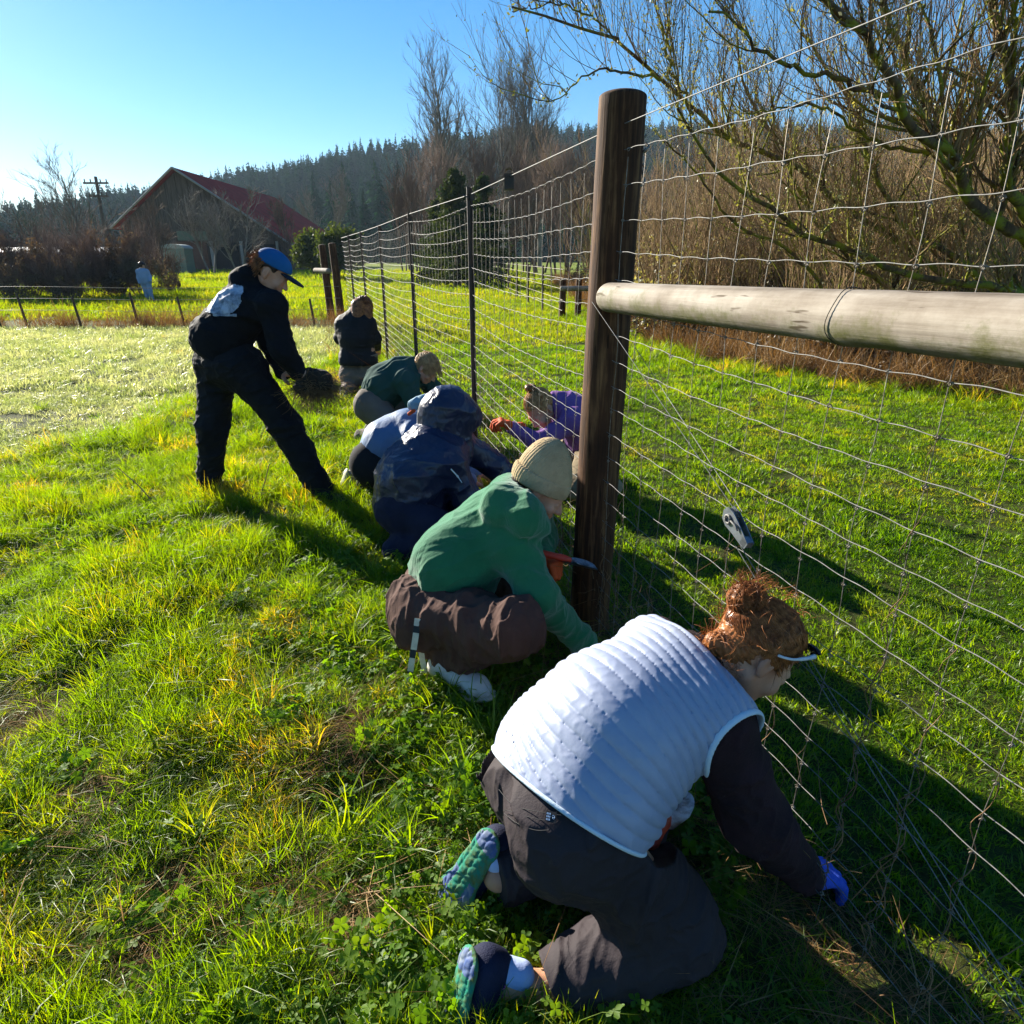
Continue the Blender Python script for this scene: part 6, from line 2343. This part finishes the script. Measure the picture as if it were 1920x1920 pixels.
# ================================================================== 3. person in the navy puffer jacket, hood up
P3_ = thing('person', 'crouching person in a navy puffer jacket with the hood pulled up', 'person', (-.5, 3.3, 0))
J = dict(hipR=V(-.60, 3.20, .235), hipL=V(-.50, 3.44, .24), mid=V(-.52, 3.33, .38), chest=V(-.44, 3.38, .50), neck=V(-.38, 3.42, .58),
         shR=V(-.345, 3.27, .475), shL=V(-.34, 3.60, .50), elR=V(-.24, 3.25, .27), wrR=V(-.08, 3.35, .13), elL=V(-.10, 3.66, .33), wrL=V(.02, 3.60, .16),
         knR=V(-.28, 3.03, .13), knL=V(-.16, 3.4, .13), anR=V(-.62, 3.08, .05), anL=V(-.58, 3.40, .05),
         head=D(842, 782, 3.46), hf=V(.72, .15, -.68), hu=V(.62, .1, .75))
b = body_sdf(J)
M3, _w = head_prims(b, J['head'], J['hf'], J['hu'], 1.0)
hand_prims(b, J['wrR'], V(.8, .2, -.4), V(.2, 0, -1), 1, .6)
hand_prims(b, J['wrL'], V(.8, .0, -.4), V(.2, 0, -1), -1, .6)
sdf_obj('body', b, .007, SKIN, P3_)
NAVY = cloth('navy_nylon', (0.010, 0.014, 0.044), (0.019, 0.025, 0.070), 6, rough=.38, bump=.4, bscale=60, spec=.5, fold=1.6)
DKT = cloth('dark_navy_trouser', (0.010, 0.011, 0.028), (0.018, 0.020, 0.045), 6, rough=.9, fold=1.0)
s = clothes(J, 'legs', dict(hr=.13, lr=(.12, .095, .07)))
s.mods.append(wrinkle(.008, 12, 33))
sdf_obj('trousers', s, .008, DKT, P3_)
s = clothes(J, 'top', dict(tr=(.195, .185, .160), asp=1.18, sr=.11, ar=(.088, .074, .052)))
s.mods += [wrinkle(.016, 7, 31, V(1, .2, .3), .4), wrinkle(.0055, 17, 32, V(1, 0, -.2), .3), cut((J['hipR'] + J['hipL']) / 2 + V(-.06, 0, -.11), V(-.35, -.0, -1), .03)]
sdf_obj('puffer_jacket', s, .006, NAVY, P3_, 'shiny navy puffer jacket')
s = S(.03)
c = J['head']
s.ell(c + M3 @ V(0, -.02, .03), V(.120, .140, .135), M3)
s.cap(c + M3 @ V(0, -.05, -.03), J['neck'] + V(-.03, 0, -.02), .115, .115, .06)
s.cap(c + M3 @ V(0, .07, .06), c + M3 @ V(0, .09, -.06), .085, .07, .04)
s.cap(c + M3 @ V(0, .05, -.02), D(868, 850, 3.42), .09, .055, .05)
s.ell(c + M3 @ V(0, .16, -.01), V(.065, .07, .085), M3, .01, sub=True)
s.mods += [wrinkle(.010, 8, 35, M3 @ V(1, 0, 0), .4), wrinkle(.004, 20, 36, M3 @ V(1, 0, 0), .3)]
sdf_obj('hood', s, .005, NAVY, P3_)
s = S(.01)
s.cap(D(858, 893, 3.15), D(846, 880, 3.15), .004, .004)
s.cap(D(858, 893, 3.15), D(866, 905, 3.13), .003, .003)
sdf_obj('zip_pull', s, .003, WHITE, P3_)

# ================================================================== 4. person in the blue jacket half hidden behind
P4_ = thing('person', 'kneeling person in a light blue jacket, mostly hidden behind the navy hood', 'person', (-.85, 4.0, 0))
J = dict(hipR=V(-.90, 3.98, .25), hipL=V(-.82, 4.22, .25), mid=V(-.80, 4.06, .36), chest=V(-.68, 4.08, .45), neck=V(-.58, 4.10, .52),
         shR=V(-.62, 3.93, .43), shL=V(-.55, 4.26, .46), elR=V(-.46, 3.92, .22), wrR=V(-.28, 4.0, .12), elL=V(-.40, 4.28, .25), wrL=V(-.25, 4.2, .12),
         knR=V(-.58, 3.85, .10), knL=V(-.50, 4.15, .10), anR=V(-.98, 4.03, .09), anL=V(-.95, 4.25, .09),
         head=V(-.46, 4.10, .52), hf=V(.7, 0, -.7), hu=V(.65, 0, .7))
b = body_sdf(J)
M4, _w = head_prims(b, J['head'], J['hf'], J['hu'], 1.0)
hand_prims(b, J['wrR'], V(.8, .2, -.4), V(.2, 0, -1), 1, .6)
hand_prims(b, J['wrL'], V(.8, .0, -.4), V(.2, 0, -1), -1, .6)
sdf_obj('body', b, .009, SKIN, P4_)
hair_shell(P4_, J['head'], M4, HAIR_DARK, 1.0, None, .008)
LBLUE = cloth('light_blue_softshell', (0.070, 0.13, 0.26), (0.10, 0.18, 0.34), 4, rough=.55, bump=.3, spec=.4, fold=1.0)
BLKT = cloth('black_trouser', (0.008, 0.008, 0.010), (0.016, 0.016, 0.02), 6, rough=.9)
s = clothes(J, 'legs', dict(hr=.14, lr=(.13, .09, .06), glute=V(-.02, 0, 0)))
sdf_obj('trousers', s, .009, BLKT, P4_)
s = clothes(J, 'top', dict(tr=(.160, .155, .135), asp=1.15, sr=.088, ar=(.078, .066, .050)))
s.mods += [wrinkle(.008, 8, 41, V(.3, .2, 1), .5), cut((J['hipR'] + J['hipL']) / 2 + V(-.03, 0, -.02), V(-.55, 0, -.8), .02)]
sdf_obj('jacket', s, .008, LBLUE, P4_)
s = S(.02)
for k in range(3):
    s.cap(D(775 + k * 9, 760 - k * 5, 3.98), D(800 + k * 5, 748 + k * 9, 4.02), .036, .032, .01)
s.mods.append(wrinkle(.006, 20, 43))
sdf_obj('hood', s, .006, cloth('pale_blue_hood', (0.20, 0.32, 0.40), (0.28, 0.42, 0.52), 6), P4_)
s = S(.01)
s.cap(D(767, 776, 3.93), D(776, 770, 3.95), .012, .012)
sdf_obj('orange_tab', s, .004, GORN, P4_)
KH = cloth('mud_grey_shoe', (0.20, 0.16, 0.12), (0.36, 0.32, 0.27), 20)
for px, py, Y in ((650, 868, 4.12), (668, 850, 4.3)):
    h_ = D(px, py, Y)
    h_[2] = .16
    shoe(P4_, h_, h_ + V(-.06, -.03, -.16), V(.7, .4, -.3), .26, KH, WSOLE, None, .007, tread=False)

# ================================================================== 5. blond person in the dark green sweatshirt
P5_ = thing('person', 'blond person in a dark green sweatshirt and grey trousers bending down at the fence', 'person', (-1.0, 5.4, 0))
J = dict(hipR=V(-1.17, 5.30, .34), hipL=V(-1.14, 5.56, .34), mid=V(-1.08, 5.42, .48), chest=V(-.93, 5.42, .58), neck=V(-.80, 5.40, .63),
         shR=V(-.86, 5.25, .55), shL=V(-.82, 5.60, .57), elR=V(-.78, 5.2, .32), wrR=V(-.60, 5.2, .14), elL=V(-.62, 5.6, .36), wrL=V(-.5, 5.5, .15),
         knR=V(-.92, 5.15, .12), knL=V(-.85, 5.5, .12), anR=V(-1.28, 5.33, .06), anL=V(-1.25, 5.6, .06),
         head=D(799, 690, 5.36), hf=V(.70, -.25, -.65), hu=V(.62, .0, .75))
b = body_sdf(J)
M5, _w = head_prims(b, J['head'], J['hf'], J['hu'], 1.0)
hand_prims(b, J['wrR'], V(.8, .2, -.4), V(.2, 0, -1), 1, .6)
hand_prims(b, J['wrL'], V(.8, .0, -.4), V(.2, 0, -1), -1, .6)
sdf_obj('body', b, .008, SKIN, P5_)
hair_shell(P5_, J['head'], M5, HAIR_BLOND, 1.0, [((.0, .06, .05), (0, .10, -.01), .035, .02)], .007)
strands(P5_, J['head'], M5, 500, HAIR_BLOND, V(.3, .0, -1), seed=51, rad=.0022)
DGR = cloth('dark_green_fleece', (0.018, 0.055, 0.048), (0.030, 0.080, 0.068), 4, rough=.95, fold=1.0)
GRT = cloth('warm_grey_trouser', (0.10, 0.085, 0.07), (0.16, 0.14, 0.12), 5, rough=.9, fold=1.4)
s = clothes(J, 'legs', dict(hr=.14, lr=(.13, .10, .07), glute=V(-.02, 0, 0)))
s.mods.append(wrinkle(.010, 9, 53, V(0, 0, 1), .4))
sdf_obj('trousers', s, .009, GRT, P5_)
s = clothes(J, 'top', dict(tr=(.155, .155, .140), asp=1.2, sr=.09, ar=(.082, .072, .05)))
s.mods += [wrinkle(.018, 9, 51, V(.7, .2, .5), .4), cut((J['hipR'] + J['hipL']) / 2 + V(.0, 0, .05), V(-.6, 0, -.75), .02)]
sdf_obj('sweatshirt', s, .008, DGR, P5_)
s = clothes(J, 'top', dict(tr=(.146, .14, .12), asp=1.2, sr=.05, arms=False))
s.mods += [cut((J['hipR'] + J['hipL']) / 2 + V(-.015, 0, .02), V(-.6, 0, -.75), .01), cut(J['mid'], J['chest'] - J['mid'])]
sdf_obj('undershirt', s, .008, cloth('white_hem', (.40, .40, .42), (.5, .5, .5), 4), P5_)

# ================================================================== 6. person kneeling upright by the far steel post, seen from behind
P6_ = thing('person', 'person with loose ginger hair kneeling upright in a dark quilted jacket, back to the camera', 'person', (-1.75, 7.5, 0))
J = dict(hipR=V(-1.66, 7.48, .50), hipL=V(-1.88, 7.52, .50), mid=V(-1.77, 7.50, .64), chest=V(-1.77, 7.52, .78), neck=V(-1.77, 7.56, .90),
         shR=V(-1.63, 7.52, .78), shL=V(-1.92, 7.55, .78), elR=V(-1.57, 7.56, .62), wrR=V(-1.60, 7.75, .50), elL=V(-1.98, 7.6, .62), wrL=V(-1.93, 7.78, .5),
         knR=V(-1.65, 7.58, .10), knL=V(-1.90, 7.60, .10), anR=V(-1.65, 7.25, .07), anL=V(-1.89, 7.27, .07),
         head=D(682, 580, 7.58), hf=V(.25, .9, -.45), hu=V(.1, .4, .9))
b = body_sdf(J)
M6, _w = head_prims(b, J['head'], J['hf'], J['hu'], 1.0)
hand_prims(b, J['wrR'], V(0, 1, -.4), V(-.2, 0, -1), 1, .6)
hand_prims(b, J['wrL'], V(0, 1, -.4), V(.2, 0, -1), -1, .6)
sdf_obj('body', b, .010, SKIN, P6_)
hair_shell(P6_, J['head'], M6, HAIR_GING, 1.12, [((-.02, -.06, .0), (-.02, -.07, -.10), .085, .065), ((.05, -.03, 0), (.07, -.02, -.1), .05, .045)], .008, low=-.19)
strands(P6_, J['head'], M6, 400, HAIR_GING, V(.1, -.1, -1), seed=61, rad=.003, sc=1.15)
DJ = cloth('charcoal_quilted_jacket', (0.008, 0.008, 0.011), (0.014, 0.014, 0.018), 5, rough=.7, spec=.2)
BG = cloth('taupe_trouser', (0.13, 0.10, 0.085), (0.19, 0.15, 0.125), 5, rough=.9, fold=1.0)
s = clothes(J, 'legs', dict(hr=.11, lr=(.11, .09, .07)))
s.mods.append(wrinkle(.010, 9, 63))
s.cap(J['knR'] + V(0, -.1, .12), J['knL'] + V(0, -.1, .12), .11, .11, .06)
s.mods.append(cut(V(0, 0, .46), V(0, 0, 1)))
sdf_obj('trousers', s, .010, BG, P6_)
s = clothes(J, 'top', dict(tr=(.145, .15, .145), asp=1.25, sr=.085, ar=(.076, .066, .05)))
s.mods += [lambda P, F: F - .0035 * np.abs(np.sin(P[:, 2] * math.pi / .045)) ** .5, wrinkle(.005, 12, 64), cut(V(-1.77, 7.5, .34), V(0, 0, -1), .02)]
s.cap(V(-1.70, 7.48, .38), V(-1.84, 7.48, .38), .15, .15, .06)
sdf_obj('quilted_jacket', s, .009, DJ, P6_)
for x in (-1.66, -1.90):
    shoe(P6_, V(x, 7.22, .10), V(x, 7.10, -.03), V(0, .8, -.5), .24, KH, WSOLE, None, .009, tread=False)

# ================================================================== 7. woman in purple on the lawn side of the fence
P7_ = thing('person', 'person in a purple top with an orange glove, crouching beyond the wire fence', 'person', (.4, 4.05, 0))
J = dict(hipR=V(.50, 4.27, .30), hipL=V(.56, 4.03, .29), mid=V(.48, 4.12, .45), chest=V(.40, 4.07, .56), neck=V(.29, 4.06, .63),
         shR=V(.33, 4.24, .57), shL=V(.385, 3.90, .55), elR=V(.22, 4.28, .33), wrR=V(.12, 4.2, .16), elL=V(.16, 3.86, .42), wrL=D(962, 802, 3.92),
         knR=V(.27, 4.3, .12), knL=V(.42, 3.84, .14), anR=V(.66, 4.4, .06), anL=V(.66, 4.0, .08),
         head=D(1013, 766, 4.0), hf=V(-.45, -.55, -.70), hu=V(-.45, -.20, .80))
b = body_sdf(J)
M7, _w = head_prims(b, J['head'], J['hf'], J['hu'], 1.0)
wl7 = D(936, 787, 3.92) - J['wrL']
hand_prims(b, J['wrL'], wl7, V(-.3, 0, -1), -1, .9)
hand_prims(b, J['wrR'], V(-.8, -.2, -.4), V(-.2, 0, -1), 1, .6)
sdf_obj('body', b, .006, SKIN, P7_)
c = J['head']
HAIR_LB = barkmat('light_brown_hair', (0.30, 0.13, 0.045), (0.66, 0.36, 0.15), scale=14, rough=0.35, bump=0.3, stretch=(1, 1, 1))
hair_shell(P7_, c, M7, HAIR_LB, 1.0, [((.07, .0, .0), (.085, .05, -.07), .03, .012), ((-.07, .0, .0), (-.085, .05, -.07), .03, .012)], .005)
strands(P7_, c, M7, 900, HAIR_LB, None, bun=(0.02, -.06, .115), seed=71, rad=.0013)
s = S(.02)
bw = c + M7 @ V(0.02, -.06, .125)
for k in range(5):
    s.cap(bw + V(.02 * math.cos(k * 1.3), .02 * math.sin(k * 1.3), .01), bw + V(.02 * math.cos(k * 1.3 + 1), .02 * math.sin(k * 1.3 + 1), .0), .018, .017, .006)
s.mods.append(lambda P, F: F - .002 * np.sin(vnoise(P, 25, 2) * 60))
sdf_obj('hair_bun', s, .004, HAIR_GING, P7_)
PURP = cloth('purple_fleece', (0.15, 0.065, 0.22), (0.21, 0.10, 0.30), 5, rough=.9, fold=1.0)
KHK = cloth('khaki_trouser', (0.16, 0.125, 0.075), (0.24, 0.19, 0.12), 5, rough=.9, fold=1.2)
s = clothes(J, 'legs', dict(hr=.13, lr=(.12, .09, .07)))
s.mods.append(wrinkle(.010, 9, 73))
sdf_obj('trousers', s, .008, KHK, P7_)
s = clothes(J, 'top', dict(tr=(.14, .14, .125), asp=1.2, sr=.078, ar=(.064, .054, .040)))
s.mods += [wrinkle(.008, 10, 71, V(.3, .2, 1), .5)]
sdf_obj('fleece_top', s, .006, PURP, P7_, 'purple fleece top')
s = S(.01)
hand_prims(s, J['wrL'], wl7, V(-.3, 0, -1), -1, .9, .004)
s.cap(J['wrL'] + V(.05, 0, 0.0), J['wrL'], .036, .034)
sdf_obj('glove', s, .005, GORN, P7_, 'bright orange work glove')

# ================================================================== 8. standing person bent forward, blue cap
P8_ = thing('person', 'standing person in black with a blue cap, bent forward and holding a clump of roots', 'person', (-1.7, 4.0, 0))
J = dict(hipR=V(-1.64, 3.93, .87), hipL=V(-1.83, 4.06, .88), mid=V(-1.77, 3.98, 1.04), chest=V(-1.60, 3.99, 1.20), neck=V(-1.52, 4.01, 1.33),
         shR=V(-1.385, 3.86, 1.235), shL=V(-1.63, 4.16, 1.27), elR=V(-1.33, 3.80, .985), wrR=D(560, 697, 3.85), elL=V(-1.52, 4.12, 1.00), wrL=D(531, 697, 3.98),
         knR=D(537, 800, 3.90), knL=D(398, 800, 4.0), anR=D(604, 922, 3.90), anL=D(394, 905, 4.04),
         head=D(508, 512, 4.0), hf=V(.80, .02, -.55), hu=V(.50, .1, .85))
b = body_sdf(J)
M8, w8 = head_prims(b, J['head'], J['hf'], J['hu'], 1.0)
hand_prims(b, J['wrR'], V(.7, -.05, -.3), V(-.2, .3, -1), 1, .8)
hand_prims(b, J['wrL'], V(.8, -.2, -.1), V(-.2, .2, -1), -1, .8)
sdf_obj('body', b, .0065, SKIN, P8_)
BLKJ = cloth('black_softshell', (0.006, 0.006, 0.008), (0.011, 0.011, 0.014), 5, rough=.85, bump=.3, spec=.12, fold=1.0)
BLKP = cloth('black_work_trouser', (0.006, 0.006, 0.008), (0.011, 0.011, 0.014), 5, rough=.85, fold=1.2)
s = clothes(J, 'legs', dict(hr=.136, lr=(.116, .088, .072)))
s.mods += [wrinkle(.014, 9, 83, V(.8, 0, .4), .5), wrinkle(.009, 20, 84, V(1, 0, 0.2), .4)]
sdf_obj('trousers', s, .007, BLKP, P8_)
s = clothes(J, 'top', dict(tr=(.128, .132, .142), asp=1.15, sr=.084, ar=(.072, .064, .046)))
s.cap(J['neck'] + V(-.06, 0, .03), J['neck'] + V(-.01, -.02, .06), .075, .07, .03)
s.mods += [wrinkle(.011, 9, 81, V(.8, .2, -.5), .4), wrinkle(.006, 20, 82, V(.8, 0, -.5), .3), cut(V(-1.78, 4, .90), V(-.45, 0, -.9), .02)]
JS = s
sdf_obj('jacket', s, .0065, BLKJ, P8_, 'black jacket with a large pale emblem on the back')
# worn emblem on the back: a pale blotchy wing-like print with a line of marks beneath
EMB = plain('pale_emblem_print', (0.40, 0.45, 0.55), .7, c2=(0.10, 0.13, 0.18), scale=22, bump=0)


def decal(name, sd, poly, m, par, off=.004, step=3.0):
    """print lying on a surface: triangulated outline dropped on it along the sight line"""
    xs = [p[0] for p in poly]
    ys = [p[1] for p in poly]
    pts, quads, idx = [], [], {}

    def inside(x, y):
        c_ = False
        for i in range(len(poly)):
            (x1, y1), (x2, y2) = poly[i - 1], poly[i]
            if (y1 > y) != (y2 > y) and x < (x2 - x1) * (y - y1) / (y2 - y1) + x1: c_ = not c_
        return c_
    nx, ny = int((max(xs) - min(xs)) / step) + 1, int((max(ys) - min(ys)) / step) + 1

    def vid(i, j):
        if (i, j) not in idx:
            p, n = surf(sd, min(xs) + i * step, min(ys) + j * step, t0=3.2, t1=5, off=off)
            idx[(i, j)] = len(pts)
            pts.append(p)
        return idx[(i, j)]
    for i in range(nx):
        for j in range(ny):
            if inside(min(xs) + (i + .5) * step, min(ys) + (j + .5) * step):
                quads.append([vid(i, j), vid(i, j + 1), vid(i + 1, j + 1), vid(i + 1, j)])
    return add(name, mesh(name, rel(np.array(pts), par), np.array(quads), m), par)


jk = [o for o in P8_.children if o.name.startswith('jacket')][0]
decal('emblem', JS, [(386, 585), (398, 562), (413, 548), (428, 540), (440, 533), (456, 537), (457, 547), (452, 556), (453, 566), (446, 577), (436, 587), (420, 590), (400, 588)], EMB, jk, step=1.5)
decal('emblem_lettering', JS, [(400, 590), (444, 589), (445, 592.5), (400, 593)], EMB, jk, step=2.0)
# cap and hair
CAPB = cloth('blue_cap', (0.008, 0.085, 0.24), (0.015, 0.12, 0.32), 6, rough=.8)
c = J['head']
hair_shell(P8_, c, M8, HAIR_DARK, 1.0, [((0, -.06, .0), (0, -.09, -.04), .05, .035)], .0065, low=-.09)
strands(P8_, c, M8, 600, HAIR_GING, V(-.6, 0, -.5), seed=81, rad=.0013, keep=lambda d: d[:, 1] < -.15)
wisps(P8_, c + M8 @ V(0, -.09, .03), .03, 160, HAIR_GING, 82, .07, (-.6, 0, .1), .0013)
s = S(.02)
s.ell(c + M8 @ V(0, -.008, .052), V(.088, .108, .082), M8)
s.mods.append(cut(c + M8 @ V(0, 0, .042), M8 @ nrm(V(0, .1, -1)), .004))
cp = sdf_obj('cap', s, .005, CAPB, P8_, 'blue baseball cap')
s = S(.01)
s.ell(c + M8 @ V(0, .115, .036), V(.072, .080, .012), M8)
s.mods.append(lambda P, F: F)
sdf_obj('brim', s, .004, cloth('dark_brim', (0.006, 0.01, 0.02), (0.01, 0.02, 0.04), 5), cp)
BOOT = cloth('black_boot', (0.012, 0.011, 0.010), (0.025, 0.022, 0.02), 14, rough=.6)
for a_, tdir in (('R', V(.22, -.06, 0)), ('L', V(.20, .10, 0))):
    h_ = J['an' + a_] + V(-.05, 0, 0)
    h_[2] = .005
    shoe(P8_, h_, h_ + tdir, UP, .25, BOOT, BLK, None, .008, tread=False)
# clump of roots and soil held in the hands
cl = thing('root_clump', 'clump of dark roots and dry grass held by the standing person', 'root clump', D(590, 722, 3.85))
cc = np.array(cl.location)
g = np.random.default_rng(88)
s = S(.04)
for k in range(9):
    s.ell(cc + g.normal(size=3) * V(.06, .04, .022) + V(.0, 0, .02), V(.05, .045, .035), None)
s.mods.append(lambda P, F: F - .02 * (fbm(P, 30, 5, 3) - .5))
sdf_obj('soil', s, .007, plain('dark_soil', (0.03, 0.02, 0.012), 1.0, bump=1, scale=40), cl)
n = 1500
K = 7
d = nrm(g.normal(size=(n, 3)) * V(1.1, .8, .6) + V(.25, 0, -.35))
P_ = np.empty((n, K, 3))
p = g.normal(size=(n, 3)) * V(.05, .04, .02)
ln = g.uniform(.05, .24, (n, 1))
for k in range(K):
    P_[:, k] = p
    p = p + d * ln / K
    d = nrm(d + g.normal(size=(n, 3)) * .22 + V(0, 0, -.08))
v, f = tubes(P_, np.tile(np.linspace(.0016, .0007, K), (n, 1)), 3)
o = add('roots', mesh('roots', v, f, VINE if 'VINE' in globals() else BROWN), cl)
o['kind'] = 'stuff'

# ================================================================== 9. distant person in pale blue by the thicket
P9_ = thing('person', 'distant person in pale blue clothes walking beside the brown thicket', 'person', (D(277, 553, 24)[0], 24, 0))
x0 = P9_.location[0]
q_ = lambda x, y, z: V(x0 + x * .82, 24 + y, z * .84)
J = dict(hipR=q_(.12, 0, .80), hipL=q_(-.10, 0, .80), mid=q_(.0, 0, .95), chest=q_(-.02, 0, 1.12), neck=q_(-.03, 0, 1.26), shR=q_(.15, 0, 1.18), shL=q_(-.2, 0, 1.18), elR=q_(.24, 0, .98), wrR=q_(.30, -.1, .82), elL=q_(-.24, 0, .95), wrL=q_(-.18, -.1, .75),
         knR=q_(.12, 0, .42), knL=q_(-.08, .05, .42), anR=q_(.14, 0, .06), anL=q_(-.10, .12, .06), head=q_(.0, 0, 1.40), hf=V(.3, .9, -.3), hu=V(0, .2, 1))
b = body_sdf(J)
M9, _w = head_prims(b, J['head'], J['hf'], J['hu'], 1.0)
sdf_obj('body', b, .018, SKIN, P9_)
PB = cloth('pale_blue_denim', (0.22, 0.30, 0.42), (0.30, 0.38, 0.50), 4)
sdf_obj('trousers', clothes(J, 'legs', dict(hr=.12, lr=(.11, .085, .075))), .018, PB, P9_)
sdf_obj('jacket', clothes(J, 'top', dict(tr=(.15, .15, .14), sr=.09, ar=(.08, .07, .05))), .018, PB, P9_)
hair_shell(P9_, J['head'], M9, HAIR_DARK, 1.15, None, .018)

# small things lying in the grass
s = S(.02)
q = G(362, 946, .03)
s.ell(q, V(.055, .035, .022), None)
s.ell(q + V(.03, .01, .0), V(.03, .03, .018), None)
s.mods.append(lambda P, F: F - .006 * (fbm(P, 30, 5, 3) - .5))
st_ = thing('stone', 'white stone lying in the grass by the foot of the standing person', 'stone', (q[0], q[1], 0))
sdf_obj('surface', s, .004, plain('white_stone', (0.62, 0.62, 0.60), .7, c2=(.4, .4, .38)), st_)
for px0, py0, px1, py1, lab in ((222, 878, 298, 955, 'thin dark stick poking out of the grass left of the standing person'), (505, 870, 480, 955, 'thin bent stick in the grass between the legs of the standing person')):
    a_, b_ = G(px0, py0, .18 if px0 < 400 else .22), G(px1, py1, .0)
    t = thing('stick', lab, 'stick', (b_[0], b_[1], 0))
    pts = polyline([b_, (a_ + b_) / 2 + V(.01, 0, .012), a_], 10)
    add('stem', mesh('stem', *(lambda z_: (rel(z_[0], t), z_[1]))(tubes(pts[None], np.linspace(.005, .003, 10)[None], 6)), TWIG_RED if 'TWIG_RED' in globals() else BROWN), t)

# ------------------------------------------------------------------ haze: the morning air over the valley
hz, nt, N, L = newmat('valley_haze')
pv = N.new('ShaderNodeVolumePrincipled')
pv.inputs['Color'].default_value = (0.62, 0.80, 1.0, 1)
pv.inputs['Density'].default_value = 0.00024
pv.inputs['Anisotropy'].default_value = 0.0
o = N.new('ShaderNodeOutputMaterial')
L.new(pv.outputs[0], o.inputs['Volume'])
v, f = box(0, 1070, 64, 3300, 2500, 131)
tag(add('haze', mesh('haze', v, f, hz, smooth=False)), 'thin pale morning haze over the whole valley', kind='stuff')
